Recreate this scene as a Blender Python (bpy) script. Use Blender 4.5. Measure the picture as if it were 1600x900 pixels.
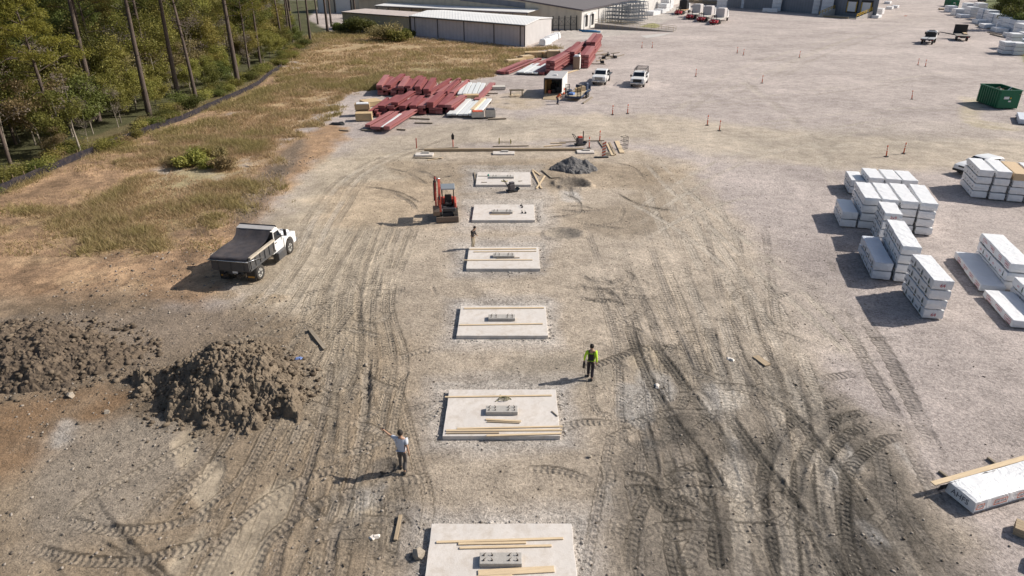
import bpy, bmesh, math, random
import numpy as np
from mathutils import Vector, Matrix
for o in list(bpy.data.objects): bpy.data.objects.remove(o)
scn = bpy.context.scene
COL = scn.collection
R = math.radians
# ---------------------------------------------------------------- camera, sky, sun
CAMH = 17.5; PITCH = R(26.2); F = 1067.0
cd = bpy.data.cameras.new('camera'); cam = bpy.data.objects.new('camera', cd); COL.objects.link(cam)
cam.location = (0, 0, CAMH); cam.rotation_euler = (math.pi/2-PITCH, 0, 0)
cd.sensor_fit = 'HORIZONTAL'; cd.sensor_width = 36.0; cd.lens = F/1600*36.0
cd.clip_start = 0.5; cd.clip_end = 3000
scn.camera = cam
SUN_EL = R(36); SUN_AZ = R(14)      # the sun stands to the right (+X) and a little beyond (+Y)
w = bpy.data.worlds.new("World"); scn.world = w; w.use_nodes = True
nt = w.node_tree; nt.nodes.clear()
sky = nt.nodes.new('ShaderNodeTexSky'); sky.sky_type = 'NISHITA'; sky.sun_disc = False
sky.sun_elevation = SUN_EL; sky.sun_rotation = math.pi/2-SUN_AZ
sky.dust_density = 2.2; sky.air_density = 1.0
bg = nt.nodes.new('ShaderNodeBackground'); bg.inputs[1].default_value = 0.082
wo = nt.nodes.new('ShaderNodeOutputWorld')
nt.links.new(sky.outputs[0], bg.inputs[0]); nt.links.new(bg.outputs[0], wo.inputs[0])
sl = bpy.data.lights.new('sun', 'SUN'); so = bpy.data.objects.new('sun', sl); COL.objects.link(so)
sl.energy = 5.0; sl.angle = R(0.6); sl.color = (1.0, 0.93, 0.83)
sdir = Vector((math.cos(SUN_EL)*math.cos(SUN_AZ), math.cos(SUN_EL)*math.sin(SUN_AZ), math.sin(SUN_EL)))
so.rotation_euler = sdir.to_track_quat('Z', 'Y').to_euler(); so.location = (60, 15, 60)
scn.view_settings.view_transform = 'Standard'; scn.view_settings.look = 'None'
scn.view_settings.exposure = 0.22; scn.view_settings.gamma = 1.0
try: scn.view_settings.use_curve_mapping = False
except Exception: pass

def P(px, py, z=0.0):
    """ground point (height z) seen at photograph pixel"""
    dx = (px-800)/F; dy = (450-py)/F
    c, s = math.cos(PITCH), math.sin(PITCH)
    d = (dx, c+dy*s, -s+dy*c)
    t = (z-CAMH)/d[2]
    return Vector((d[0]*t, d[1]*t, z))
def HT(px, py, ty):
    """height of a vertical edge whose foot is at (px,py) and whose top shows at row ty"""
    b = P(px, py); c, s = math.cos(PITCH), math.sin(PITCH)
    k = (450-ty)/F                     # (y*-s? ) solve for z
    # camera coords: depth = Y*c - (z-H)*s ; up = Y*s + (z-H)*c ; up/depth = k
    zz = (k*b.y*c - b.y*s)/(c + k*s)
    return CAMH+zz
def ang(a, b): return math.atan2(b.y-a.y, b.x-a.x)
# ---------------------------------------------------------------- numpy noise
_rng = np.random.RandomState(7)
def _lat(n, seed): return np.random.RandomState(seed).rand(n, n).astype(np.float32)
def vnoise(x, y, scale, seed):
    n = 256; L = _lat(n, seed)
    u = x/scale+seed*7.31; v = y/scale+seed*3.17
    iu = np.floor(u).astype(np.int32); iv = np.floor(v).astype(np.int32)
    fu = (u-iu).astype(np.float32); fv = (v-iv).astype(np.float32)
    fu = fu*fu*(3-2*fu); fv = fv*fv*(3-2*fv)
    a = L[iu % n, iv % n]; b = L[(iu+1) % n, iv % n]; c = L[iu % n, (iv+1) % n]; d = L[(iu+1) % n, (iv+1) % n]
    return (a*(1-fu)+b*fu)*(1-fv)+(c*(1-fu)+d*fu)*fv
def fbm(x, y, scale, seed, octs=4, gain=0.5):
    s = 0; a = 1; t = 0
    for k in range(octs):
        s = s+a*vnoise(x, y, scale/2**k, seed+k*11); t += a; a *= gain
    return s/t
def srgb(r, g, b):
    f = lambda c: (c/255/12.92 if c/255 <= .04045 else ((c/255+.055)/1.055)**2.4)
    return np.array([f(r), f(g), f(b)], np.float32)
def sstep(a, b, x):
    t = np.clip((x-a)/(b-a), 0, 1); return t*t*(3-2*t)

# ---------------------------------------------------------------- materials
MAT = {}
def mat(name, col, rough=0.7, metal=0.0, var=0.0, vscale=4.0, bump=0.0, bscale=30.0, spec=0.4, dirt=0.0, dcol=(0.23, 0.17, 0.12), emit=None, stretch=None, coat=0.0):
    if name in MAT: return MAT[name]
    m = bpy.data.materials.new(name); m.use_nodes = True; MAT[name] = m
    nt = m.node_tree; N = nt.nodes; L = nt.links
    b = N['Principled BSDF']; b.inputs['Roughness'].default_value = rough; b.inputs['Metallic'].default_value = metal
    b.inputs['Specular IOR Level'].default_value = spec; b.inputs['Coat Weight'].default_value = coat
    c = (*col, 1) if len(col) == 3 else col
    b.inputs['Base Color'].default_value = c
    tc = N.new('ShaderNodeTexCoord'); out = tc.outputs['Object']
    if stretch:
        mp = N.new('ShaderNodeMapping'); mp.inputs['Scale'].default_value = stretch
        L.new(out, mp.inputs[0]); out = mp.outputs[0]
    src = None
    if var > 0:
        n = N.new('ShaderNodeTexNoise'); n.inputs['Scale'].default_value = vscale; n.inputs['Detail'].default_value = 6; n.inputs['Roughness'].default_value = .65
        L.new(out, n.inputs['Vector'])
        mr = N.new('ShaderNodeMapRange'); mr.inputs['From Min'].default_value = .3; mr.inputs['From Max'].default_value = .7
        mr.inputs['To Min'].default_value = 1-var; mr.inputs['To Max'].default_value = 1+var
        L.new(n.outputs[0], mr.inputs[0])
        mx = N.new('ShaderNodeVectorMath'); mx.operation = 'SCALE'; mx.inputs[0].default_value = c[:3]
        L.new(mr.outputs[0], mx.inputs['Scale']); src = mx.outputs[0]
    if dirt > 0:
        n = N.new('ShaderNodeTexNoise'); n.inputs['Scale'].default_value = 2.3; n.inputs['Detail'].default_value = 8; n.inputs['Roughness'].default_value = .7
        L.new(tc.outputs['Object'], n.inputs['Vector'])
        mr = N.new('ShaderNodeMapRange'); mr.inputs['From Min'].default_value = .45; mr.inputs['From Max'].default_value = .75
        mr.inputs['To Min'].default_value = 0; mr.inputs['To Max'].default_value = dirt
        L.new(n.outputs[0], mr.inputs[0])
        mix = N.new('ShaderNodeMix'); mix.data_type = 'RGBA'
        L.new(mr.outputs[0], mix.inputs[0])
        if src: L.new(src, mix.inputs[6])
        else: mix.inputs[6].default_value = c
        mix.inputs[7].default_value = (*dcol, 1); src = mix.outputs[2]
    if src: L.new(src, b.inputs['Base Color'])
    if bump > 0:
        n = N.new('ShaderNodeTexNoise'); n.inputs['Scale'].default_value = bscale; n.inputs['Detail'].default_value = 5
        L.new(out, n.inputs['Vector'])
        bp = N.new('ShaderNodeBump'); bp.inputs['Strength'].default_value = min(1, bump); bp.inputs['Distance'].default_value = 0.02*max(1, bump)
        L.new(n.outputs[0], bp.inputs['Height']); L.new(bp.outputs[0], b.inputs['Normal'])
    if emit:
        b.inputs['Emission Color'].default_value = (*emit, 1); b.inputs['Emission Strength'].default_value = 1
    return m
def S(r, g, b): return tuple(float(v) for v in srgb(r, g, b))

# ---------------------------------------------------------------- mesh builder
class MB:
    def __init__(s): s.v = []; s.f = []; s.m = []; s.sm = []
    def add(s, vs, fs, mi=0, smooth=False, M=None):
        o = len(s.v)
        for p in vs:
            p = Vector(p)
            s.v.append(M @ p if M is not None else p)
        for f in fs: s.f.append([i+o for i in f]); s.m.append(mi); s.sm.append(smooth)
        return s
    def box(s, c, d, rz=0, mi=0, M=None, taper=1.0, tx=None, ty=None):
        hx, hy, hz = d[0]/2, d[1]/2, d[2]/2; ax = tx if tx is not None else taper; ay = ty if ty is not None else taper
        v = [(-hx, -hy, -hz), (hx, -hy, -hz), (hx, hy, -hz), (-hx, hy, -hz), (-hx*ax, -hy*ay, hz), (hx*ax, -hy*ay, hz), (hx*ax, hy*ay, hz), (-hx*ax, hy*ay, hz)]
        T = Matrix.Translation(c) @ (rz if isinstance(rz, Matrix) else Matrix.Rotation(rz, 4, 'Z'))
        if M is not None: T = M @ T
        return s.add(v, [(0, 3, 2, 1), (4, 5, 6, 7), (0, 1, 5, 4), (1, 2, 6, 5), (2, 3, 7, 6), (3, 0, 4, 7)], mi, False, T)
    def bar(s, a, b, w, h=None, mi=0, M=None):
        a = Vector(a); b = Vector(b); h = h or w; d = b-a
        q = d.to_track_quat('X', 'Z').to_matrix().to_4x4()
        T = Matrix.Translation((a+b)/2) @ q
        return s.box((0, 0, 0), (d.length, w, h), 0, mi, (M @ T if M is not None else T))
    def tube(s, pts, r, n=8, mi=0, cap=True, M=None, smooth=True):
        pts = [Vector(p) for p in pts]; k = len(pts); rr = r if isinstance(r, (list, tuple)) else [r]*k
        vs = []; up = Vector((0, 0, 1))
        for i, p in enumerate(pts):
            t = (pts[min(i+1, k-1)]-pts[max(i-1, 0)]).normalized()
            x = t.cross(up)
            if x.length < .05: x = t.cross(Vector((0, 1, 0)))
            x.normalize(); y = x.cross(t).normalized()
            for j in range(n):
                a = 2*math.pi*j/n; vs.append(p+(x*math.cos(a)+y*math.sin(a))*rr[i])
        fs = [(i*n+j, (i+1)*n+j, (i+1)*n+(j+1) % n, i*n+(j+1) % n) for i in range(k-1) for j in range(n)]
        s.add(vs, fs, mi, smooth, M)
        if cap: s.add(vs[:n], [tuple(range(n))], mi, False, M); s.add(vs[-n:], [tuple(reversed(range(n)))], mi, False, M)
        return s
    def prism(s, poly, axis, a, b, mi=0, M=None, shear=None):
        """poly = 2D outline; axis 'x': outline in (y,z) from x=a to b ; 'y': outline in (x,z) ; 'z': outline in (x,y)"""
        n = len(poly); vs = []
        for t in (a, b):
            for (u, w) in poly:
                vs.append({'x': (t, u, w), 'y': (u, t, w), 'z': (u, w, t)}[axis])
        fs = [tuple(range(n)), tuple(reversed(range(n, 2*n)))]+[(i, i+n, (i+1) % n+n, (i+1) % n) for i in range(n)]
        return s.add(vs, fs, mi, False, M)
    def build(s, name, mats, parent=None, loc=(0, 0, 0), rz=0, bevel=0, smooth_angle=None, fix=True):
        me = bpy.data.meshes.new(name)
        me.from_pydata([tuple(p) for p in s.v], [], s.f)
        ms = mats if isinstance(mats, (list, tuple)) else [mats]
        for m in ms: me.materials.append(m)
        me.polygons.foreach_set('material_index', s.m); me.polygons.foreach_set('use_smooth', s.sm)
        if fix or bevel:
            bm = bmesh.new(); bm.from_mesh(me)
            bmesh.ops.remove_doubles(bm, verts=bm.verts, dist=1e-5)
            bmesh.ops.recalc_face_normals(bm, faces=bm.faces)
            if bevel:
                es = [e for e in bm.edges if len(e.link_faces) == 2 and e.calc_face_angle(0) > 0.6]
                bmesh.ops.bevel(bm, geom=es, offset=bevel, segments=1, affect='EDGES', clamp_overlap=True)
            bm.to_mesh(me); bm.free()
        me.update()
        o = bpy.data.objects.new(name, me); COL.objects.link(o)
        o.location = loc; o.rotation_euler = (0, 0, rz)
        if parent is not None: o.parent = parent
        return o
def tag(o, label=None, cat=None, group=None, kind=None):
    if label: o['label'] = label
    if cat: o['category'] = cat
    if group: o['group'] = group
    if kind: o['kind'] = kind
    return o
def thing(name, label, cat, loc=(0, 0, 0), rz=0, group=None):
    o = bpy.data.objects.new(name, None); COL.objects.link(o); o.empty_display_size = .3
    o.location = loc; o.rotation_euler = (0, 0, rz)
    return tag(o, label, cat, group)
def dup(root, loc, rz, label=None, group=None, scale=None):
    r = root.copy(); COL.objects.link(r); r.location = loc; r.rotation_euler = (0, 0, rz)
    if scale: r.scale = (scale,)*3 if not isinstance(scale, (tuple, list)) else scale
    if label: r['label'] = label
    if group: r['group'] = group
    for ch in list(root.children):
        c = ch.copy(); COL.objects.link(c); c.parent = r
        for g in list(ch.children):
            d = g.copy(); COL.objects.link(d); d.parent = c
    return r
# ---------------------------------------------------------------- ground sheet
def _axis(start, end, step, k):
    a = [start]
    while a[-1] < end: a.append(a[-1]+max(step, k*abs(a[-1])))
    return np.array(a, np.float32)
gy = np.concatenate([np.linspace(-90, 7, 40, dtype=np.float32), _axis(9.0, 900, 0.065, 0.0034)])
_xp = _axis(0.03, 700, 0.075, 0.0075)
gx = np.concatenate([-_xp[::-1], _xp])
GX, GY = np.meshgrid(gx, gy)
NX, NY = len(gx), len(gy)
GZ = np.zeros_like(GX)
def W(pts): return [(P(a, b).x, P(a, b).y) for a, b in pts]
def dense(pts, n=10, closed=False):
    p = [Vector((a, b, 0)) for a, b in pts]; out = []; k = len(p)
    for i in range(k-1):
        p0 = p[max(i-1, 0)]; p1 = p[i]; p2 = p[i+1]; p3 = p[min(i+2, k-1)]
        for j in range(n):
            t = j/n
            q = 0.5*((2*p1)+(-p0+p2)*t+(2*p0-5*p1+4*p2-p3)*t*t+(-p0+3*p1-3*p2+p3)*t**3)
            out.append((q.x, q.y))
    out.append((p[-1].x, p[-1].y)); return out
def block(x0, x1, y0, y1):
    i0, i1 = np.searchsorted(gx, [x0, x1]); j0, j1 = np.searchsorted(gy, [y0, y1])
    return slice(max(j0-1, 0), j1+1), slice(max(i0-1, 0), i1+1)
def polymask(wpts, feather, nz=None, X=None, Y=None):
    """soft mask of a ground outline: 1 inside, fading over +-feather metres"""
    full = X is None
    xs = [p[0] for p in wpts]; ys = [p[1] for p in wpts]; m = feather*1.5+1
    if full:
        sl = block(min(xs)-m, max(xs)+m, min(ys)-m, max(ys)+m); X = GX[sl]; Y = GY[sl]
    ins = np.zeros(X.shape, bool); d2 = np.full(X.shape, 1e9, np.float32); n = len(wpts)
    for i in range(n):
        ax, ay = wpts[i]; bx, by = wpts[(i+1) % n]
        dx, dy = bx-ax, by-ay
        t = np.clip(((X-ax)*dx+(Y-ay)*dy)/(dx*dx+dy*dy+1e-9), 0, 1)
        d2 = np.minimum(d2, (X-ax-t*dx)**2+(Y-ay-t*dy)**2)
        if dy != 0:
            c = ((ay > Y) != (by > Y)) & (X < (dx*(Y-ay)/dy+ax)); ins ^= c
    d = np.sqrt(d2); d = np.where(ins, d, -d)
    if nz is not None: d = d+nz[sl] if full else d+nz
    r = sstep(-feather, feather, d)
    return (sl, r) if full else r
NA = fbm(GX, GY, 9, 3, 5)-.5        # broad
NB = fbm(GX, GY, 2.2, 5, 5)-.5      # metre
NC = fbm(GX, GY, .5, 9, 3)-.5       # fist
near = 1-sstep(60, 110, GY)
# ---- albedo regions (dry gravel, damp mud, brown soil, dry grass thatch ...)
C0 = np.empty(GX.shape+(3,), np.float32)
def ALB(r, g, b): return np.array([r, g, b], np.float32)
GRAVEL = ALB(.417, .364, .340)
C0[:] = GRAVEL
ND = fbm(GX*.55, GY, 5.0, 31, 4)-.5
C0 *= (1+.34*NA+.26*NB+.30*ND)[..., None]
WET = np.zeros(GX.shape, np.float32); GRASSM = np.zeros(GX.shape, np.float32); SPK = np.full(GX.shape, .55, np.float32)
CLOD = np.zeros(GX.shape, np.float32)
def paint(px_pts, col, feather=1.0, k=1.0, namp=3.0, patch=0.0, spk=None, wet=None, clod=None, world=False, smooth=True):
    w_ = px_pts if world else W(px_pts)
    if smooth and len(w_) > 3: w_ = dense(w_+[w_[0]], 4)[:-1]
    sl, m = polymask(w_, feather, nz=NB*namp+NA*namp*.6)
    m = m*k
    if patch: m = m*(1-patch*sstep(-.12, .12, NB[sl]+.5*NA[sl]))
    C0[sl] = C0[sl]*(1-m[..., None])+col*(1+.42*NB[sl]+.30*NC[sl]+.30*ND[sl])[..., None]*m[..., None]
    if spk is not None: SPK[sl] = SPK[sl]*(1-m)+spk*m
    if wet is not None: WET[sl] = WET[sl]*(1-m)+wet*m
    if clod is not None: CLOD[sl] = CLOD[sl]*(1-m)+clod*m
    return sl, m
# middle of the site, tan grey
paint([(480, 250), (640, 235), (1000, 235), (1120, 300), (1180, 400), (1230, 520), (1400, 700), (1480, 905), (400, 980), (-60, 980), (-60, 640), (300, 560), (430, 400)], ALB(.402, .337, .264), 1.5, .9, spk=.5)
paint([(930, 280), (1130, 330), (1250, 420), (1330, 520), (1240, 560), (1100, 540), (930, 520), (900, 420)], ALB(.435, .372, .305), 2.5, .6, spk=.5)
# mixed grey-brown at the lower left
paint([(-60, 620), (250, 560), (560, 470), (640, 560), (630, 905), (600, 980), (-120, 980)], ALB(.315, .245, .172), 2.0, .9, spk=.35, clod=.5)
# damp dark mud, lower right
paint([(950, 545), (1110, 545), (1290, 590), (1380, 650), (1450, 740), (1520, 905), (1540, 980), (960, 980), (940, 850), (960, 730), (1010, 690), (990, 600)], ALB(.185, .160, .132), 1.4, .92, namp=4, patch=.45, spk=.65, wet=.3, clod=.25)
paint([(990, 640), (1100, 600), (1260, 620), (1400, 720), (1480, 905), (1480, 980), (1180, 980), (1100, 860), (990, 780)], ALB(.085, .074, .062), .8, .9, namp=6, patch=.62, spk=.6, wet=.4, clod=.3)
paint([(560, 770), (640, 745), (660, 800), (620, 860), (520, 850)], ALB(.15, .13, .105), .6, .7, namp=2, patch=.3, wet=.3, clod=.5)
paint([(800, 560), (900, 556), (960, 580), (900, 610), (780, 600)], ALB(.19, .17, .14), .6, .7, namp=2, patch=.3)
paint([(890, 330), (990, 300), (1000, 240), (1060, 330), (1000, 370), (900, 360)], ALB(.27, .22, .165), 1, .7, namp=2)
# light track road curving from the left rear round the steel
paint([(330, 470), (425, 330), (500, 250), (600, 208), (760, 188), (1000, 178), (1250, 205), (1640, 225), (1640, 265), (1300, 262), (1000, 222), (760, 226), (640, 262), (640, 330), (600, 470), (520, 600), (440, 640), (480, 520)], ALB(.44, .375, .29), 2.2, .75, namp=4, spk=.35)
paint([(520, 290), (680, 285), (720, 330), (620, 360), (500, 345)], ALB(.40, .30, .20), 1.2, .5, namp=3)
paint([(600, 255), (900, 250), (1040, 262), (1030, 290), (700, 292)], ALB(.30, .235, .165), 1.0, .6, namp=3, clod=.3)
# brown soil at left
paint([(-80, 310), (110, 240), (400, 128), (450, 100), (470, 130), (420, 150), (300, 220), (250, 280), (330, 300), (440, 222), (520, 195), (540, 215), (440, 300), (400, 360), (330, 470), (250, 480), (-80, 480)], ALB(.37, .238, .138), 1.0, .92, namp=3, spk=.25, clod=.85)
for _k in range(60):
    _a, _b = random.Random(_k).uniform(-20, 420), random.Random(_k+50).uniform(120, 470)
    if _b > 420-.55*_a-20: paint([(_a, _b), (_a+35, _b-8), (_a+55, _b+4), (_a+15, _b+12)], (ALB(.15, .10, .065) if _k % 2 else ALB(.40, .29, .18)), .5, .7, namp=4, patch=.5, clod=.9)
paint([(-80, 470), (200, 455), (320, 470), (460, 490), (470, 600), (340, 680), (-80, 690)], ALB(.20, .155, .110), 1.5, .85, namp=3, spk=.3, clod=.8)
paint([(-80, 640), (180, 600), (230, 620), (90, 720), (-80, 800)], ALB(.27, .165, .09), .8, .7, namp=3, patch=.4, spk=.2)
paint([(70, 690), (250, 640), (330, 700), (230, 800), (60, 860), (20, 780)], ALB(.30, .262, .22), 1.0, .7, namp=3, spk=.5)
paint([(355, 440), (420, 330), (455, 335), (460, 380), (420, 470)], ALB(.30, .25, .19), 1.0, .7, namp=2)
paint([(380, 290), (460, 220), (480, 230), (420, 310), (370, 370)], ALB(.16, .135, .11), .6, .7, namp=2, clod=.9)
_sl, _mm = polymask(dense(W([(-80, 310), (110, 240), (400, 128), (450, 100), (470, 130), (420, 150), (300, 220), (330, 300), (440, 230), (440, 300), (400, 360), (300, 470), (-80, 480)]), 2), 1.5, nz=NB*3)
GRASSM[_sl] = np.maximum(GRASSM[_sl], .15*_mm*(1+3*NB[_sl]).clip(0, 2))
C0[_sl] *= (1+(.9*NB[_sl]+.5*NC[_sl]*1.2)*_mm)[..., None].clip(.5, 1.6)
# smooth silty puddle bed
for pp in ([(330, 860), (380, 800), (420, 752), (462, 742), (474, 765), (455, 810), (430, 850), (415, 905), (380, 980), (300, 980), (290, 905)], [(240, 905), (262, 860), (300, 830), (330, 812), (322, 850), (290, 905)], [(300, 770), (330, 725), (345, 760), (310, 830)], [(270, 690), (300, 660), (318, 668), (290, 730)],
           [(985, 560), (1010, 540), (1040, 560), (1035, 585), (1005, 590)], [(540, 800), (580, 775), (575, 795)]):
    paint(pp, ALB(.38, .315, .235), .22, .97, namp=1.2, spk=.06, wet=.45, clod=0)
# pale crushed patches
for pp in ([(965, 600), (1000, 610), (1025, 670), (1012, 695), (975, 655)], [(1005, 575), (1040, 590), (1034, 615), (1004, 602)], [(1110, 600), (1130, 602), (1126, 640), (1112, 650)], [(1140, 690), (1152, 690), (1156, 760), (1142, 760)], [(1180, 555), (1205, 560), (1200, 575)], [(1270, 590), (1295, 595), (1290, 610)],
           [(1320, 690), (1345, 720), (1330, 730)], [(1440, 760), (1400, 700), (1408, 700), (1470, 780)], [(940, 760), (955, 755), (952, 780)], [(1290, 720), (1310, 760), (1296, 770)], [(1335, 815), (1350, 812), (1400, 850), (1360, 850)],
           [(880, 300), (905, 300), (905, 312), (885, 312)], [(85, 680), (105, 660), (100, 690), (88, 700)], [(560, 780), (600, 760), (590, 780)]):
    paint(pp, ALB(.44, .42, .40), .3, .85, namp=1.6, patch=.35, spk=.8)
for (ax, ay, bx, by, cc, dd) in ((690, 606, 880, 606, 884, 692), (712, 474, 856, 474, 858, 532), (724, 384, 842, 384, 848, 424), (734, 317, 838, 317, 840, 349), (738, 267, 830, 267, 832, 292), (664, 812, 905, 812, 930, 980)):
    for grow, col, kk in ((34, ALB(.36, .335, .32), .6), (9, ALB(.46, .425, .39), .8)):
        g2 = grow*(ay+80)/800
        paint([(ax-g2, ay-g2*.6), (bx+g2, by-g2*.6), (cc+g2, dd+g2*.6), (ax-(cc-bx)-g2, dd+g2*.6)], col, .5 if grow > 10 else .22, kk, namp=2.2 if grow > 10 else 1.5, patch=.4, spk=.9, smooth=False)
# tan belts across the far yard
for pp in ([(1100, 200), (1600, 190), (1640, 225), (1300, 250), (1100, 240)], [(640, 180), (760, 170), (900, 200), (700, 210)]):
    paint(pp, ALB(.37, .325, .27), 2.5, .5, namp=6, patch=.4)
paint([(1500, 150), (1545, 160), (1530, 185), (1580, 195), (1590, 205), (1505, 192)], ALB(.50, .43, .27), .5, .5, namp=2, patch=.5)
paint([(770, 150), (830, 140), (850, 165), (800, 172), (765, 165)], ALB(.46, .37, .24), .8, .6, namp=2, patch=.4)
# pale concrete hard standing by the warehouse
paint([(860, 50), (1000, 22), (1060, 10), (1075, 14), (1010, 45), (900, 62)], ALB(.46, .425, .385), 1.0, .7, namp=1)
# dry grass field
FIELD = [(400, 262), (470, 205), (560, 140), (700, 128), (800, 112), (830, 84), (870, 74), (820, 72), (640, 60), (540, 52), (500, 55), (478, 72), (448, 100), (455, 118), (380, 160), (270, 215), (190, 262), (290, 268), (360, 290)]
LOBE = [(-40, 375), (60, 335), (170, 300), (260, 260), (300, 240), (380, 255), (370, 300), (320, 340), (262, 378), (215, 388), (160, 375), (100, 350), (20, 362)]
FIELDS = []
for pp, k in ((FIELD, .95), (LOBE, .8)):
    sl, m = paint(pp, (ALB(.42, .31, .175) if k > .9 else ALB(.36, .30, .15)), 1.8, k, namp=7, spk=.15, clod=.1)
    GRASSM[sl] = np.maximum(GRASSM[sl], m)
sl, m = paint([(545, 110), (620, 95), (720, 100), (740, 118), (620, 128), (560, 130)], ALB(.24, .215, .10), 3, .6, namp=8, patch=.4)
# weedy strip at far right
sl, m = paint([(1592, 70), (1640, 60), (1700, 90), (1640, 130), (1597, 88)], ALB(.14, .17, .05), .6, .9, namp=1); GRASSM[sl] = np.maximum(GRASSM[sl], m)
sl, m = paint([(1532, 14), (1560, 18), (1600, 42), (1660, 55), (1700, 20), (1580, -20), (1540, 0)], ALB(.10, .12, .04), .8, .95, namp=1)
sl, m = paint([(985, 46), (1020, 36), (1030, 42), (1005, 48)], ALB(.30, .29, .12), .4, .9, namp=1)
# forest floor left of the silt fence
_fl = [(a, b) for a, b in W([(-90, 355), (10, 298), (80, 267), (170, 230), (250, 200), (287, 187), (340, 163), (397, 137), (423, 117), (441, 106), (452, 96)])]
FOREST = [(-60, 20)]+[(a-.1, b) for a, b in _fl]+[ (-40, 150), (-44, 176), (-60, 215), (-75, 300), (-400, 320), (-400, -20), (-50, -20)]
sl, m = paint(FOREST, ALB(.070, .072, .028), .8, .97, namp=1.5, spk=.1, clod=.6, world=True, smooth=False)
sl2, _m = paint([(a+.3, b) for a, b in _fl]+[(a-5, b) for a, b in _fl[::-1]], ALB(.17, .135, .07), .5, .8, namp=1.5, patch=.3, world=True, smooth=False)
FORESTM = np.zeros(GX.shape, np.float32); FORESTM[sl] = m

# ---- relief
GZ += .10*NA*near+.05*NB*near+.012*NC
GZ += (.15+CLOD)*near*.10*(np.abs(fbm(GX, GY, .62, 91, 3, .65)-.5)-.12)+(.2+WET)*near*.05*(np.abs(fbm(GX, GY, .38, 95, 2)-.5)-.12)
GZ += np.where(CLOD > 0, CLOD, 0)*near*(.30*np.clip(fbm(GX, GY, .8, 21, 3)-.52, 0, 1)+.10*np.clip(fbm(GX, GY, .33, 22, 2)-.5, 0, 1))
GZ -= WET*0.03
_tk = [0]
def brk(m): return 1.0
TS = np.zeros(GX.shape, np.float32); TU = np.zeros(GX.shape, np.float32); TM = np.zeros(GX.shape, np.float32)
TN0 = ALB(.33, .28, .22); MD0 = ALB(.25, .205, .155); DK = ALB(.135, .12, .105)
def track(px, width, depth=.04, col=None, k=.5, lug=.02, ridge=.02, world=False, n=8, fade=True, solid=.25):
    """a wheel or crawler track pressed into the ground along a path"""
    w_ = dense(px if world else W(px), n); hw = width/2
    bd = {}
    D = None
    xs = [p[0] for p in w_]; ys = [p[1] for p in w_]; e = hw*2.2
    SL = block(min(xs)-e, max(xs)+e, min(ys)-e, max(ys)+e)
    X = GX[SL]; Y = GY[SL]
    D = np.full(X.shape, 9., np.float32); Sg = np.zeros(X.shape, np.float32)
    ox = SL[1].start; oy = SL[0].start; s0 = 0
    L = sum(math.hypot(w_[i+1][0]-w_[i][0], w_[i+1][1]-w_[i][1]) for i in range(len(w_)-1))
    for i in range(len(w_)-1):
        ax, ay = w_[i]; bx, by = w_[i+1]; dx, dy = bx-ax, by-ay; ln = math.hypot(dx, dy)
        if ln < 1e-4: continue
        b = block(min(ax, bx)-e, max(ax, bx)+e, min(ay, by)-e, max(ay, by)+e)
        r0 = slice(max(b[0].start-oy, 0), max(b[0].stop-oy, 0)); r1 = slice(max(b[1].start-ox, 0), max(b[1].stop-ox, 0))
        xx = X[r0, r1]; yy = Y[r0, r1]
        t = ((xx-ax)*dx+(yy-ay)*dy)/(ln*ln)
        tc = np.clip(t, 0, 1); ds = (dx*(yy-ay)-dy*(xx-ax))/ln
        d = np.hypot(xx-ax-tc*dx, yy-ay-tc*dy)
        cur = D[r0, r1]; upd = d < np.abs(cur)
        cur[upd] = (np.sign(ds)*d)[upd]; sg = Sg[r0, r1]; sg[upd] = (s0+tc*ln)[upd]
        s0 += ln
    u = D/hw; a = np.abs(u)
    m = 1-sstep(.85, 1.05, a)
    fd = (1.6 if solid > .5 else min(6.0, L*.3)) if L > 8 else 1.2
    f0 = 1e-3 if w_[0][1] < 15.8 else fd; f1 = 1e-3 if w_[-1][1] < 15.8 else fd
    if fade: m = m*sstep(0, f0, Sg+2e-3)*sstep(0, f1, L-Sg+2e-3)
    _tk[0] += 1; m = m*(solid+(1-solid)*sstep(.36, .60, fbm(X, Y, 2.4, 60+_tk[0] % 17, 3)))*brk(m)
    rid = np.exp(-((a-1.18)/.16)**2)*(.5+NC[SL]*2).clip(0, 1.6)*(sstep(0, fd, Sg)*sstep(0, fd, L-Sg) if fade else 1)
    GZ[SL] += -depth*.55*m+ridge*.55*rid
    if col is not None:
        kk = (m*k)[..., None]; C0[SL] = C0[SL]*(1-kk)+col*(1+.3*NB[SL])[..., None]*kk
    if lug > 0:
        upd = m > .25
        TS[SL] = np.where(upd, Sg, TS[SL]); TU[SL] = np.where(upd, u, TU[SL]); TM[SL] = np.where(upd, m*lug, TM[SL]*(1-m))
DK = ALB(.135, .12, .105); LT = ALB(.43, .38, .32); MD = ALB(.25, .22, .185); TN = ALB(.33, .28, .22)
def pair(px, gauge=1.9, width=.5, **kw):
    w_ = W(px); 
    d = dense(w_, 3); l = []; r = []
    for i, p in enumerate(d):
        q = d[min(i+1, len(d)-1)]; o = d[max(i-1, 0)]; dx, dy = q[0]-o[0], q[1]-o[1]; n = math.hypot(dx, dy)+1e-6
        l.append((p[0]-dy/n*gauge/2, p[1]+dx/n*gauge/2)); r.append((p[0]+dy/n*gauge/2, p[1]-dx/n*gauge/2))
    track(l, width, world=True, n=3, **kw); track(r, width, world=True, n=3, **kw)
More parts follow.
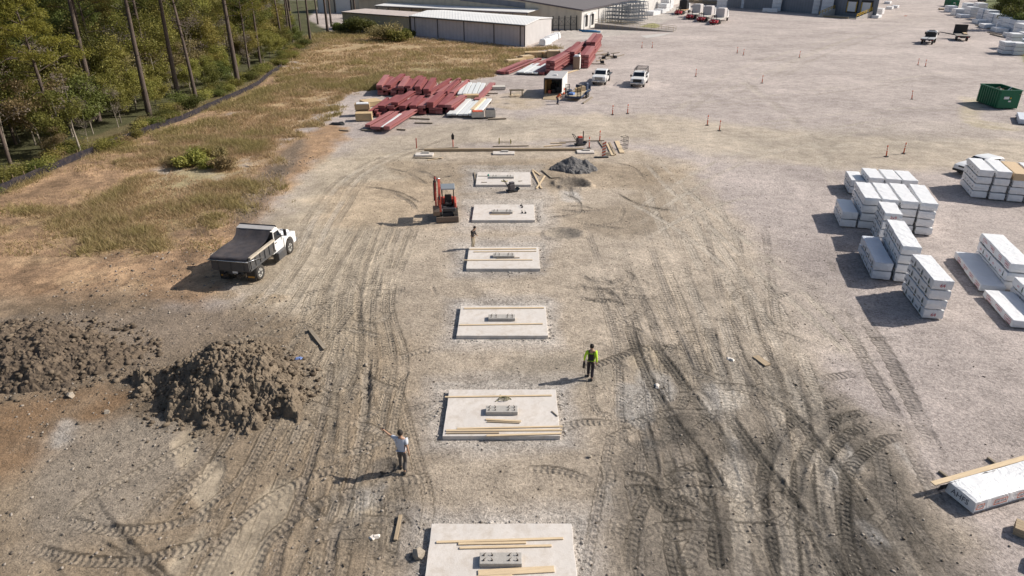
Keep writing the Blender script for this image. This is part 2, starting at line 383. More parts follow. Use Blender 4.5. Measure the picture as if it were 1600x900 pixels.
# the big sweeping arcs at lower right
track([(1480, 990), (1410, 860), (1345, 760), (1290, 700), (1255, 650), (1180, 560), (1080, 430)], .6, .03, MD, .5, .8, .01)
_q = random.Random(77)
for _k in range(24):   # broad traffic fanning out toward the camera on the right
    _f = _q.random(); _x0 = 960+_f*560; _x1 = 930+_f*330; _s = _q.uniform(-25, 25)
    _a = _q.uniform(500, 640); track([(_x0+_s*3, 960), (_x0*.6+_x1*.4+_s, 800), (_x0*.35+_x1*.65-_s*.5, 660), (_x1+_s*.3, _a), (_x1-40-_s, _a-130)], _q.uniform(.35, .6), _q.uniform(.02, .05), (DK if _q.random() < .55 else TN0)*_q.uniform(.9, 1.4), .36, .9, .03)
for _k in range(15):   # and on the left
    _f = _q.random(); _x0 = 60+_f*560; _s = _q.uniform(-25, 25)
    track([(_x0+_s, 960), (_x0+60+_s, 800), (_x0*.6+270-_s*.5, 680), (_x0*.3+430+_s*.4, 560), (_x0*.2+480, 440), (_x0*.1+560, 330)], _q.uniform(.3, .5), _q.uniform(.02, .06), (MD0 if _q.random() < .5 else TN0)*_q.uniform(.8, 1.2), .34, .9, .03)
for arc, wd in (([(1222, 905), (1200, 830), (1190, 760), (1215, 680), (1270, 640), (1330, 625)], .5), ([(1262, 905), (1245, 830), (1240, 770), (1262, 700), (1310, 655), (1370, 640)], .5),
                ([(1320, 905), (1290, 850), (1275, 790), (1283, 730), (1320, 680), (1375, 660)], .5), ([(1345, 905), (1325, 850), (1318, 790), (1330, 730), (1375, 690), (1420, 680)], .5)):
    track(arc, wd, .09, ALB(.085, .075, .063), .8, 1.8, .07, solid=.9)
track([(1270, 910), (1300, 860), (1290, 800)], .45, .03, MD, .4, .9, .02)
# light straight wheel tracks, centre right, running away
for x0, x1 in ((1135, 1035), (1160, 1065), (1245, 1110), (1275, 1140), (1210, 1090)):
    track([(x0+30, 940), (x0+14, 760), (x0, 620), ((x0+x1)/2+8, 480), (x1, 360), (x1-30, 285)], .62, .03, LT, .55, .6, .015)
for k in range(7):
    x0 = 1010+k*38
    track([(x0+95+k*9, 780), (x0+35, 640), (x0-20, 520), (x0-70+k*6, 420), (x0-100+k*9, 340)], .5, .03, MD if k % 2 else DK*1.5, .4, .9, .015)
# diagonal crossing tracks in the middle distance
for a in ([(975, 340), (1060, 285), (1150, 240), (1280, 205), (1420, 180)], [(985, 360), (1075, 300), (1170, 252), (1300, 215), (1430, 190)], [(1000, 245), (1040, 290), (1100, 345), (1180, 420), (1290, 520), (1400, 640)], [(1020, 240), (1065, 290), (1130, 345), (1215, 420), (1330, 530), (1440, 660)],
          [(940, 300), (1010, 330), (1100, 390), (1180, 470)], [(1200, 300), (1090, 330), (1000, 380), (930, 430)]):
    track(a, .45, .03, LT, .75, .3, .02)
track([(1330, 470), (1390, 560), (1450, 680), (1530, 860), (1560, 960)], .7, .05, DK, .55, .9, .03)
track([(1300, 470), (1350, 560), (1400, 650), (1470, 800), (1510, 960)], .6, .04, DK, .45, .9, .03)
track([(1290, 390), (1310, 440), (1330, 500), (1350, 540)], .35, .04, MD, .4, .3, .03)
# dark crawler scuffs around (1080,800) and (1030,700)
for a in ([(960, 770), (1010, 765), (1060, 780), (1110, 790)], [(1020, 800), (1060, 815), (1100, 826), (1125, 830)], [(1000, 640), (1015, 700), (1020, 740), (1000, 760)], [(1040, 700), (1050, 760), (1045, 830), (1060, 900)],
          [(1090, 690), (1100, 740), (1110, 800), (1120, 880)], [(985, 880), (990, 830), (1010, 780), (1060, 740), (1120, 720)], [(900, 580), (960, 560), (1000, 545), (1080, 540)], [(980, 500), (1000, 560), (1040, 640), (1100, 720), (1150, 800)],
          [(1010, 520), (1060, 590), (1110, 660), (1170, 740)], [(955, 740), (1010, 750), (1030, 790), (1090, 805)], [(1150, 600), (1230, 640), (1300, 720), (1380, 830)], [(1130, 640), (1190, 720), (1250, 800), (1310, 900)]):
    track(a, .5, .09, ALB(.085, .075, .062), .7, 1.6, .06, solid=.55)
# left: wheel ruts running to the foreground
for x0, x1, x2 in ((505, 540, 590), (548, 570, 612), (470, 520, 600), (590, 600, 630), (620, 618, 640)):
    track([(x0-30, 980), (x0-8, 860), (x1-10, 740), (x1, 640), (x1+14, 560), (x2-30, 470), (x2-6, 400), (x2+20, 330)], .42, .06, TN*.85, .5, 1.0, .03)
pair([(470, 905), (478, 850), (500, 790), (525, 700), (540, 620), (545, 560)], 1.7, .4, depth=.12, col=DK*1.5, k=.45, lug=1.4, ridge=.08, solid=.7)
pair([(350, 905), (385, 840), (430, 800), (480, 770), (560, 740)], 1.5, .5, depth=.08, col=MD*.8, k=.4, lug=1.4, ridge=.07, solid=.8)
track([(135, 770), (160, 810), (200, 855), (250, 900), (300, 960)], .45, .13, MD*.85, .4, .5, .11, solid=.75)
track([(138, 835), (155, 850), (190, 870), (245, 905)], .35, .11, MD*.85, .3, .5, .09, solid=.7)
track([(65, 855), (80, 880), (95, 910)], .35, .11, MD*.8, .3, .3, .09, solid=.7)
pair([(60, 830), (140, 850), (220, 850), (300, 832), (360, 815)], 1.3, .5, depth=.08, col=MD*.8, k=.4, lug=1.5, ridge=.07, solid=.8)
pair([(240, 830), (300, 780), (350, 740), (400, 660), (450, 600)], 1.4, .42, depth=.08, col=MD*.85, k=.4, lug=1.4, ridge=.07, solid=.7)
pair([(30, 720), (120, 660), (210, 610), (330, 560), (430, 530), (560, 500)], 1.8, .5, depth=.05, col=TN*.85, k=.5, lug=.9, ridge=.03)
pair([(380, 640), (440, 590), (480, 540), (520, 490), (560, 450)], 1.6, .5, depth=.05, col=TN*.8, k=.5, lug=1.0, ridge=.03)
for k in range(5):   # broad curves past the dump truck
    o = k*13
    track([(330+o, 520+o*.6), (400+o, 460+o*.4), (450+o, 400), (480+o, 340), (530+o, 280-o*.2), (610+o, 240-o*.2), (720, 215-o*.15)], .5, .05, LT if k % 2 else TN*.8, .5, .6, .03)
for a in ([(640, 265), (670, 272), (690, 290)], [(655, 300), (690, 296), (700, 310)], [(610, 300), (640, 315), (650, 330)], [(715, 300), (730, 306), (745, 305)], [(850, 325), (900, 330), (950, 325), (930, 305)], [(840, 340), (880, 338), (905, 330)],
          [(870, 290), (890, 298), (893, 310)], [(895, 340), (930, 352), (980, 358)], [(450, 220), (520, 205), (600, 200), (700, 190)], [(900, 425), (930, 440), (960, 440), (980, 425)], [(890, 460), (940, 470), (990, 460)], [(905, 445), (950, 455), (975, 480)]):
    track(a, .4, .07, DK*1.2, .5, .8, .05)
for a in ([(1000, 210), (1200, 190), (1400, 170), (1600, 160)], [(1200, 120), (1300, 70), (1400, 40), (1450, 20)], [(1120, 150), (1250, 90), (1360, 50)], [(1330, 330), (1300, 280), (1250, 200), (1150, 120)], [(880, 150), (1000, 165), (1200, 150), (1500, 110)], [(1060, 250), (1200, 235), (1450, 220), (1640, 225)],
          [(980, 60), (1100, 60), (1300, 45), (1420, 15)], [(1050, 180), (1150, 110), (1300, 60), (1340, 50)]):
    track(a, 1.0, .02, LT*1.02, .35, 0, .01); 
    track([(p+14, q+5) for p, q in a], .9, .02, MD*1.1, .3, 0, .01)
# random short scuffs over the busy area
_r = random.Random(11)
for k in range(150):
    px = _r.uniform(420, 1420); py = _r.uniform(440, 880); a = _r.uniform(0, 3.14); q = P(px, py); l = _r.uniform(1.5, 4)
    if 660 < px < 910: continue
    b = a+_r.uniform(-.5, .5)
    track([(q.x, q.y), (q.x+math.cos(a)*l*.5, q.y+math.sin(a)*l*.5), (q.x+math.cos(a)*l*.5+math.cos(b)*l*.5, q.y+math.sin(a)*l*.5+math.sin(b)*l*.5)], _r.uniform(.3, .6), _r.uniform(.02, .06), MD*_r.uniform(.55, 1.2), .45, 1.0, .03, world=True, n=5, fade=True)
for k in range(150):   # furrows scraped along the silt fence and over the brown soil
    px, py = _r.uniform(-20, 430), _r.uniform(120, 470)
    if py < 330-.5*px or py > 480-.1*px: continue
    q = P(px, py); a = R(78)+_r.uniform(-.5, .5) if _r.random() < .5 else _r.uniform(0, 3.14); l = _r.uniform(.8, 3)
    track([(q.x, q.y), (q.x+math.cos(a)*l, q.y+math.sin(a)*l)], _r.uniform(.25, .6), _r.uniform(.06, .16), ALB(.17, .11, .07), .5, .2, .14, world=True, n=4, fade=True, solid=.3)
for k in range(190):   # short gouges and turned-up crumbs
    zone = _r.random()
    if zone < .35: px, py = _r.uniform(560, 760), _r.uniform(245, 330)
    elif zone < .6: px, py = _r.uniform(840, 1080), _r.uniform(250, 500)
    elif zone < .8: px, py = _r.uniform(440, 690), _r.uniform(330, 620)
    else: px, py = _r.uniform(900, 1250), _r.uniform(420, 640)
    a = _r.uniform(-.6, .9) if zone < .6 else _r.uniform(0, 3.14); q = P(px, py); l = _r.uniform(.5, 2.2); b = a+_r.uniform(-.9, .9)
    track([(q.x, q.y), (q.x+math.cos(a)*l*.5, q.y+math.sin(a)*l*.5), (q.x+math.cos(a)*l*.5+math.cos(b)*l*.5, q.y+math.sin(a)*l*.5+math.sin(b)*l*.5)], _r.uniform(.12, .30), _r.uniform(.06, .15), MD*_r.uniform(.6, 1.15), .5, .2, .07, world=True, n=4, fade=True, solid=.6)
for a in ([(870, 300), (900, 312), (905, 330), (885, 342)], [(890, 345), (930, 352), (965, 345), (975, 320)], [(865, 325), (905, 322), (940, 330)], [(940, 250), (990, 262), (1010, 290)], [(560, 290), (620, 300), (660, 320)], [(600, 262), (640, 272), (668, 290)], [(890, 440), (930, 452), (970, 448), (985, 430), (960, 420)], [(900, 470), (945, 468), (990, 480)], [(960, 300), (1000, 320), (1060, 330)]):
    track(a, .38, .10, MD*.8, .45, 1.0, .07, solid=.5)
# pits: muddy holes behind the pads
def pit(px, py, r, dep, col=DK):
    q = P(px, py); sl = block(q.x-r*2, q.x+r*2, q.y-r*2, q.y+r*2)
    d = np.hypot(GX[sl]-q.x, GY[sl]-q.y)/r*(1+.5*NB[sl])
    GZ[sl] += -dep*(1-sstep(.3, 1, d))+dep*.5*np.exp(-((d-1.2)/.25)**2)*(1+2*NC[sl])
    k = ((1-sstep(.9, 1.4, d))*.75)[..., None]; C0[sl] = C0[sl]*(1-k)+col*k
for pp in ([(345, 850), (390, 800), (425, 755), (462, 745), (470, 768), (450, 812), (425, 850), (410, 905), (370, 980), (300, 980), (300, 905)], [(300, 770), (330, 725), (345, 735), (318, 800)], [(240, 900), (270, 855), (300, 835), (325, 825), (300, 870), (270, 905)],):
    sl, m = paint(pp, ALB(.385, .32, .24), .18, .85, namp=1.6, spk=.12, wet=.45, clod=0)
    TM[sl] *= 1-.8*m; GZ[sl] = GZ[sl]*(1-.6*m)-.05*m
pit(897, 288, 1.3, .35); pit(880, 366, 1.0, .18, ALB(.22, .195, .165)); pit(600, 730, .5, .06)
# flat seats under the pads and heavy stacks
def flat(x0, x1, y0, y1, z=0.0, e=.4):
    sl = block(x0-e*2, x1+e*2, y0-e*2, y1+e*2)
    d = np.maximum(np.maximum(x0-GX[sl], GX[sl]-x1), np.maximum(y0-GY[sl], GY[sl]-y1))
    k = 1-sstep(0, e, d); GZ[sl] = GZ[sl]*(1-k)+z*k; TM[sl] *= 1-k
# a little roll in the field and forest
GZ += .25*GRASSM*(fbm(GX, GY, 14, 40, 2)-.5)
PADS = [(746, 828, 270, 289.5), (741, 834, 320.5, 345), (733, 841, 387, 421), (720, 852, 479, 526), (702, 868, 610, 683), (675, 893, 820, 905)]
PADW = []
for x0, x1, yb, yf in PADS:
    a = P(x0, yb, .1); b = P(x1, yb, .1); c = P(x0, yf, .1)
    PADW.append((a.x, b.x, c.y, a.y)); flat(a.x-.15, b.x+.15, c.y-.15, a.y+.15, -.03, .35)
def gh(x, y):
    i = int(np.clip(np.searchsorted(gx, x), 1, NX-1)); j = int(np.clip(np.searchsorted(gy, y), 1, NY-1))
    return float(GZ[j, i])
def G(px, py, dz=0.0):
    p = P(px, py); p.z = gh(p.x, p.y)+dz; return p

def make_ground():
    me = bpy.data.meshes.new('ground')
    n = NX*NY; co = np.empty((n, 3), np.float32); co[:, 0] = GX.ravel(); co[:, 1] = GY.ravel(); co[:, 2] = GZ.ravel()
    nf = (NX-1)*(NY-1)
    idx = (np.arange(NY-1)[:, None]*NX+np.arange(NX-1)[None, :]).ravel().astype(np.int32)
    fc = np.stack([idx, idx+1, idx+NX+1, idx+NX], 1).ravel()
    me.vertices.add(n); me.vertices.foreach_set('co', co.ravel())
    me.loops.add(nf*4); me.loops.foreach_set('vertex_index', fc)
    me.polygons.add(nf); me.polygons.foreach_set('loop_start', np.arange(0, nf*4, 4, dtype=np.int32))
    me.polygons.foreach_set('use_smooth', np.ones(nf, bool))
    me.update(calc_edges=True)
    at = me.attributes.new('soil', 'FLOAT_COLOR', 'POINT')
    c4 = np.ones((n, 4), np.float32); c4[:, :3] = np.clip(C0.reshape(-1, 3), .01, .9); at.data.foreach_set('color', c4.ravel())
    at = me.attributes.new('tread', 'FLOAT_VECTOR', 'POINT'); at.data.foreach_set('vector', np.stack([TS, TU, TM], -1).ravel().astype(np.float32))
    at = me.attributes.new('surf', 'FLOAT_VECTOR', 'POINT'); at.data.foreach_set('vector', np.stack([SPK, WET, CLOD], -1).ravel().astype(np.float32))
    m = bpy.data.materials.new('soil'); m.use_nodes = True; nt = m.node_tree; N = nt.nodes; L = nt.links; b = N['Principled BSDF']
    def A(nm): a = N.new('ShaderNodeAttribute'); a.attribute_name = nm; return a
    def Mth(op, *v):
        q = N.new('ShaderNodeMath'); q.operation = op
        for i, x in enumerate(v):
            if isinstance(x, (int, float)): q.inputs[i].default_value = x
            else: L.new(x, q.inputs[i])
        return q.outputs[0]
    def Noise(sc, det=4, rg=.6, vec=None):
        q = N.new('ShaderNodeTexNoise'); q.inputs['Scale'].default_value = sc; q.inputs['Detail'].default_value = det; q.inputs['Roughness'].default_value = rg
        L.new(vec or geo, q.inputs['Vector']); return q.outputs[0]
    geo = N.new('ShaderNodeNewGeometry').outputs['Position']
    sc = A('soil'); tr = A('tread'); sf = A('surf')
    st = N.new('ShaderNodeSeparateXYZ'); L.new(tr.outputs['Vector'], st.inputs[0]); ss = N.new('ShaderNodeSeparateXYZ'); L.new(sf.outputs['Vector'], ss.inputs[0])
    v1 = N.new('ShaderNodeTexVoronoi'); v1.inputs['Scale'].default_value = 11; L.new(geo, v1.inputs['Vector'])
    v2 = N.new('ShaderNodeTexVoronoi'); v2.inputs['Scale'].default_value = 26; L.new(geo, v2.inputs['Vector'])
    sep1 = N.new('ShaderNodeSeparateColor'); L.new(v1.outputs['Color'], sep1.inputs[0])
    sep2 = N.new('ShaderNodeSeparateColor'); L.new(v2.outputs['Color'], sep2.inputs[0])
    n1 = Noise(.9, 8, .68); n2 = Noise(5.5, 6, .75); n3 = Noise(.22, 4, .6); n3b = Noise(1.7, 4, .8)
    # speckle: individual stones lighter and darker than the fines
    sp = Mth('MULTIPLY', Mth('ADD', Mth('SUBTRACT', sep1.outputs[0], .5), Mth('MULTIPLY', Mth('SUBTRACT', sep2.outputs[0], .5), 1.0)), Mth('MULTIPLY', ss.outputs[0], .62))
    f = Mth('ADD', 1.0, sp)
    f = Mth('ADD', f, Mth('MULTIPLY', Mth('SUBTRACT', n1, .5), 1.1))
    f = Mth('ADD', f, Mth('MULTIPLY', Mth('SUBTRACT', n2, .5), 1.35))
    f = Mth('ADD', f, Mth('MULTIPLY', Mth('SUBTRACT', n3, .5), .35))
    f = Mth('MAXIMUM', f, .25)
    vm = N.new('ShaderNodeVectorMath'); vm.operation = 'SCALE'; L.new(sc.outputs['Color'], vm.inputs[0]); L.new(f, vm.inputs['Scale'])
    L.new(vm.outputs[0], b.inputs['Base Color'])
    # tread lugs: chevron bars across the wheel track
    ph = Mth('ADD', Mth('MULTIPLY', st.outputs[0], 2*math.pi/.235), Mth('MULTIPLY', Mth('ABSOLUTE', st.outputs[1]), 2.2))
    wv = Mth('SINE', Mth('ADD', ph, Mth('MULTIPLY', n1, 7.0)))
    wv = Mth('MULTIPLY', Mth('ADD', wv, Mth('MULTIPLY', Mth('SINE', Mth('MULTIPLY', st.outputs[1], 9)), .35)), st.outputs[2])
    h = Mth('MULTIPLY', wv, Mth('MULTIPLY', .060, Mth('POWER', n3b, 1.5)))
    h = Mth('ADD', h, Mth('MULTIPLY', n2, Mth('ADD', .07, Mth('MULTIPLY', ss.outputs[2], .10))))
    h = Mth('ADD', h, Mth('MULTIPLY', sep1.outputs[0], Mth('MULTIPLY', ss.outputs[0], .022)))
    h = Mth('ADD', h, Mth('MULTIPLY', n1, .06))
    h = Mth('ADD', h, Mth('MULTIPLY', Noise(22, 3, .7), Mth('MULTIPLY', ss.outputs[0], .02)))
    bp = N.new('ShaderNodeBump'); bp.inputs['Strength'].default_value = 1; bp.inputs['Distance'].default_value = 1; L.new(h, bp.inputs['Height']); L.new(bp.outputs[0], b.inputs['Normal'])
    L.new(Mth('SUBTRACT', .97, Mth('MULTIPLY', ss.outputs[1], .55)), b.inputs['Roughness']); b.inputs['Specular IOR Level'].default_value = .25
    me.materials.append(m)
    o = bpy.data.objects.new('ground', me); COL.objects.link(o); o['kind'] = 'structure'
    return o
# ---------------------------------------------------------------- buildings
def ribbed(name, col, pitch=.6, amt=.16, rough=.5, metal=0.0, dirt=.1):
    if name in MAT: return MAT[name]
    m = mat(name, col, rough, metal, var=.08, vscale=.5, dirt=dirt)
    nt = m.node_tree; N = nt.nodes; L = nt.links; b = N['Principled BSDF']
    tc = N.new('ShaderNodeTexCoord'); sx = N.new('ShaderNodeSeparateXYZ'); L.new(tc.outputs['Object'], sx.inputs[0])
    def M_(op, *v):
        q = N.new('ShaderNodeMath'); q.operation = op
        for i, x in enumerate(v):
            if isinstance(x, (int, float)): q.inputs[i].default_value = x
            else: L.new(x, q.inputs[i])
        return q.outputs[0]
    s = M_('SINE', M_('MULTIPLY', M_('ADD', sx.outputs[0], sx.outputs[1]), 2*math.pi/pitch))
    s = M_('POWER', M_('ADD', M_('MULTIPLY', s, .5), .5), 4.0)
    bp = N.new('ShaderNodeBump'); bp.inputs['Distance'].default_value = .02; L.new(s, bp.inputs['Height']); L.new(bp.outputs[0], b.inputs['Normal'])
    src = b.inputs['Base Color'].links[0].from_socket
    vm = N.new('ShaderNodeVectorMath'); vm.operation = 'SCALE'; L.new(src, vm.inputs[0]); L.new(M_('SUBTRACT', 1.0, M_('MULTIPLY', s, amt)), vm.inputs['Scale'])
    L.new(vm.outputs[0], b.inputs['Base Color'])
    return m
M_GREY = ribbed('grey_cladding', (.66, .61, .64), 1.1, .08)
M_LGREY = ribbed('light_grey_cladding', (.52, .50, .50), .55, .16)
M_TAN = ribbed('tan_cladding', (.46, .41, .31), .9, .05)
M_CREAM = ribbed('cream_cladding', (.60, .54, .43), .9, .08)
M_WHITEC = ribbed('white_cladding', (.66, .64, .62), .55, .12)
M_BLUE = ribbed('slate_cladding', (.17, .19, .225), 1.0, .12)
M_WROOF = ribbed('white_roof_sheet', (.76, .76, .75), .9, .03, rough=.55, dirt=.03)
M_RROOF = mat('worn_roof', (.50, .44, .41), .7, var=.15, vscale=.8, dirt=.35, dcol=(.33, .20, .13))
M_DROOF = ribbed('dark_roof', (.15, .135, .135), .9, .10, rough=.6)
M_TRIM = mat('dark_trim', (.09, .08, .09), .5)
M_BLACK = mat('black_paint', (.02, .02, .022), .5, var=.2)
M_STEEL = mat('galvanised_steel', (.32, .33, .35), .45, .6, var=.2)
M_CONC = mat('concrete', (.50, .475, .45), .85, var=.12, vscale=1.2, bump=.4, bscale=25, dirt=.15, dcol=(.40, .36, .31))
M_YEL = mat('yellow_paint', (.55, .36, .04), .5)
M_DOOR = mat('white_door', (.72, .72, .72), .5, var=.05)

def shell(name, label, q, h, ridge=0.0, wall=M_GREY, roofm=M_WROOF, cat='building', over=.25, hs=None, posts=None, end=None):
    """building on a four-cornered footprint q (A,B near side, C,D far side), origin at B"""
    A, B, C_, D = q; o = B
    rz = math.atan2(B.y-A.y, B.x-A.x)
    t = thing(name, label, cat, (o.x, o.y, 0), rz)
    inv = Matrix.Rotation(-rz, 4, 'Z') @ Matrix.Translation((-o.x, -o.y, 0))
    a, b, c, d = [inv @ Vector((p.x, p.y, 0)) for p in q]
    up = lambda p, z: Vector((p.x, p.y, z))
    m1 = (b+c)/2; m0 = (a+d)/2; z0 = -.3
    w = MB()
    for p, r in ((a, b), (c, d)): w.add([up(p, z0), up(r, z0), up(r, h), up(p, h)], [(0, 1, 2, 3)], 0)
    for p, m, r in ((b, m1, c), (d, m0, a)): w.add([up(p, z0), up(r, z0), up(r, h), up(m, h+ridge), up(p, h)], [(0, 1, 2, 3, 4)], 1)
    wo_ = w.build('wall', [wall, end or wall], t, fix=False)
    r = MB(); e = over; th = .12
    ux = (b-a).normalized()*e; uy = (c-b).normalized()*e; dz = ridge*e/max(.1, ((c-b).length/2))
    for s0, s1, m0_, m1_ in ((a-ux-uy, b+ux-uy, m0-ux, m1+ux), (d-ux+uy, c+ux+uy, m0-ux, m1+ux)):
        z = h+.02-dz
        vs = [up(s0, z), up(s1, z), up(m1_, h+.02+ridge), up(m0_, h+.02+ridge)]; vs += [v+Vector((0, 0, th)) for v in vs]
        r.add(vs, [(0, 1, 2, 3), (4, 5, 6, 7), (0, 1, 5, 4), (1, 2, 6, 5), (0, 3, 7, 4)])
    ro = r.build('roof', roofm, t, fix=False)
    return t, (a, b, c, d), up
A_, B_, C1 = P(643, 54.5), P(820, 73), P(861, 58.5)
D1 = A_+C1-B_
t, (a, b, c, d), up = shell('storage_building', 'low grey metal building with a bright white roof beyond the dry field', (A_, B_, C1, D1), 4.1, .55, M_GREY, M_WROOF, end=M_LGREY)
for f in (0, .04, .26, .5, .755, .965, 1):
    p = a.lerp(b, f); MB().box((p.x, -.04, 2.0), (.22, .08, 4.1)).build('corner_trim', M_TRIM, t)
MB().bar(up(a, 4.02)+Vector((0, -.3, 0)), up(b, 4.02)+Vector((0, -.3, 0)), .14, .16).build('gutter', M_TRIM, t)
# tan shed joined to its left
A2, B2 = P(537, 45), P(642.5, 54.3)
sh = (C1-B_)*.62
t, (a, b, c, d), up = shell('tan_shed', 'long low tan shed with a worn rusty flat roof, joined to the grey building', (A2, B2-Vector((.3, .0, 0)), B2+sh-Vector((.3, 0, 0)), A2+sh), 3.9, .06, M_TAN, M_RROOF, over=.2)
MB().bar(up(a, 3.9)+Vector((0, -.22, 0)), up(b, 3.9)+Vector((0, -.22, 0)), .06, .12).build('gutter', M_TRIM, t)
# big warehouse: corner K, tan gable wall to the left, pale long wall to the right
K = P(908, 47); KR = P(1060, 5.5); KL0 = P(606, 30)
dirL = (KL0-K).normalized(); dirR = (KR-K).normalized(); LW = 72; KL = K+dirL*LW
wt = thing('warehouse', 'big warehouse with a dark low roof, tan gable wall and pale loading wall', 'warehouse', (K.x, K.y, 0), 0)
def rel(p, z=0): return Vector((p.x-K.x, p.y-K.y, z))
eave = 4.6; LR = (KR-K).length+40; peak = 8.4
w = MB(); far = K+dirR*LR
w.add([rel(K, -.3), rel(KL, -.3), rel(KL, eave), rel(K+dirL*LW*.5, peak), rel(K, eave)], [(0, 1, 2, 3, 4)], 0)
w.add([rel(K, -.3), rel(far, -.3), rel(far, eave), rel(K, eave)], [(0, 1, 2, 3)], 1)
w.build('wall', [M_CREAM, M_WHITEC], wt, fix=False)
r = MB(); o1 = -dirL*.3-dirR*.35
e0, e1 = K+o1, far-dirL*.3; m0_, m1_ = K+dirL*LW*.5-dirR*.35, far+dirL*LW*.5; f0, f1 = KL-dirR*.35, far+dirL*LW
r.add([rel(e0, eave), rel(e1, eave), rel(m1_, peak+.1), rel(m0_, peak+.1), rel(f1, eave), rel(f0, eave)], [(0, 1, 2, 3), (3, 2, 4, 5)])
r.build('roof', M_DROOF, wt, fix=False)
MB().bar(rel(e0, eave), rel(e1, eave), .25, .3).bar(rel(e0, eave), rel(m0_, peak), .25, .35).build('gutter', M_TRIM, wt)
# two dock doors with curved canopies on the pale wall near the corner
for s in (1.9, 6.6):
    a = K+dirR*s; n = Vector((dirR.y, -dirR.x, 0)); rzw = math.atan2(dirR.y, dirR.x)
    p = rel(a+dirR*1.4+n*.06)
    dd = MB().box((p.x, p.y, 1.9), (2.3, .1, 2.6), rzw).build('dock_door', M_BLACK, wt)
    MB().box((p.x-dirR.x*1.3, p.y-dirR.y*1.3, 1.7), (.5, .3, 3.3), rzw).build('door_frame', M_DOOR, dd)
    pp = rel(a+dirR*1.4+n*.4)
    MB().box((pp.x, pp.y, 3.5), (2.7, .7, .3), rzw, taper=.7).build('awning', M_WHITEC, wt)
for s in (13, 21, 29, 38, 48, 58):
    p = rel(K+dirR*s+Vector((dirR.y, -dirR.x, 0))*.05); MB().box((p.x, p.y, 2.2), (.2, .12, 4.4), math.atan2(dirR.y, dirR.x)).build('downpipe', M_TRIM, wt)
# upper wall strip and the long lean-to canopy in front of the gable wall
nL = Vector((dirL.y, -dirL.x, 0));  nL = nL if nL.y < 0 else -nL
MB().bar(rel(K+dirL*16+nL*.08, 5.2), rel(K+dirL*36+nL*.08, 6.4), .06, 1.3).build('wall_band', M_BLUE, wt)
CA = K+dirL*12; CB = K+dirL*61
ct = thing('canopy', 'long open-fronted white canopy on dark posts along the tan warehouse wall', 'canopy', (CA.x, CA.y, 0), 0)
def relc(p, z): return Vector((p.x-CA.x, p.y-CA.y, z))
MB().add([relc(CA+nL*.15, 4.3), relc(CB+nL*.15, 4.3), relc(CB+nL*6, 3.95), relc(CA+nL*6, 3.95), relc(CA+nL*.15, 4.45), relc(CB+nL*.15, 4.45), relc(CB+nL*6, 4.08), relc(CA+nL*6, 4.08)], [(0, 1, 2, 3), (4, 5, 6, 7), (3, 2, 6, 7), (0, 3, 7, 4)]).build('roof', M_WROOF, ct, fix=False)
for k in range(13):
    p = CA+nL*5.7+dirL*(k*4.0+.4); MB().bar(relc(p, -.2), relc(p, 3.95), .22).build('post', M_TRIM, ct)
MB().bar(relc(CA+nL*5.7, 3.8), relc(CB+nL*5.7, 3.8), .15, .3).build('beam', M_TRIM, ct)
# cantilever racks
def cant_rack(p0, d, n, step, h, label):
    t = thing('cantilever_rack', label, 'rack', (p0.x, p0.y, 0), math.atan2(d.y, d.x), 'cantilever racks along the tan wall')
    for k in range(n):
        MB().bar((k*step, 0, 0), (k*step, 0, h), .2).build('upright', M_BLACK, t)
        MB().bar((k*step, 0, .12), (k*step, -1.3, .12), .16).build('foot', M_BLACK, t)
    f = MB()
    for z in (h*.35, h*.85): f.bar((0, 0, z), ((n-1)*step, 0, z), .07)
    for k in range(n-1): f.bar((k*step, 0, h*.35), ((k+1)*step, 0, h*.85), .04); f.bar((k*step, 0, h*.85), ((k+1)*step, 0, h*.35), .04)
    f.build('bracing', M_BLACK, t)
cant_rack(P(863.5, 48), (P(898, 47)-P(863.5, 48)).normalized(), 5, 1.55, 3.4, 'black cantilever rack with cross bracing standing against the tan wall right of the canopy')
q = K+dirL*22+nL*3.2; cant_rack(K+dirL*59+nL*3.2, -dirL, 11, 4.4, 2.9, 'long row of dark cantilever uprights under the white canopy')
# steel racking frames stored beside the warehouse
def frame_rack(p, rz, w_, dep, h, lv, label, dense_=3):
    t = thing('steel_rack', label, 'rack', (p.x, p.y, 0), rz, 'steel racking frames stored beside the warehouse')
    u = MB(); s = MB(); nx = int(w_/.9)
    for i in range(nx+1):
        for j in range(dense_):
            x = -w_/2+i*w_/nx; y = -dep/2+j*dep/(dense_-1)
            u.bar((x, y, 0), (x+random.Random(i*7+j).uniform(-.12, .12), y, h*(.86+.14*random.Random(i*3+j).random())), .09)
    for k in range(lv):
        z = .35+k*(h-.5)/(lv-1)
        for j in range(dense_): y = -dep/2+j*dep/(dense_-1); s.bar((-w_/2, y, z), (w_/2, y, z), .08)
        for i in range(0, nx+1): x = -w_/2+i*w_/nx; s.bar((x, -dep/2, z), (x, dep/2, z), .06)
    u.build('uprights', M_STEEL, t); s.build('shelf_beams', mat('blue_grey_steel', (.16, .19, .24), .5, .3, var=.3, vscale=2), t)
    return t
rzw = math.atan2(dirR.y, dirR.x)
for i, (px, py, w_, h, lb) in enumerate(((955, 37, 4, 4.2, 'open steel racking frame nearest the dock doors'), (968, 38, 4.5, 5.2, 'tall dense steel racking frame, second from the dock doors'), (982, 38, 4.5, 5.6, 'tallest dense steel racking frame at the middle of the row'),
                                         (992, 34, 4, 5.4, 'dense steel racking frame near the right end of the row'), (1000, 31, 3, 5.0, 'narrow steel racking frame at the right end of the row'))):
    frame_rack(P(px, py), rzw*.3, w_, 3.2, h, 5+i % 3, lb, 4)
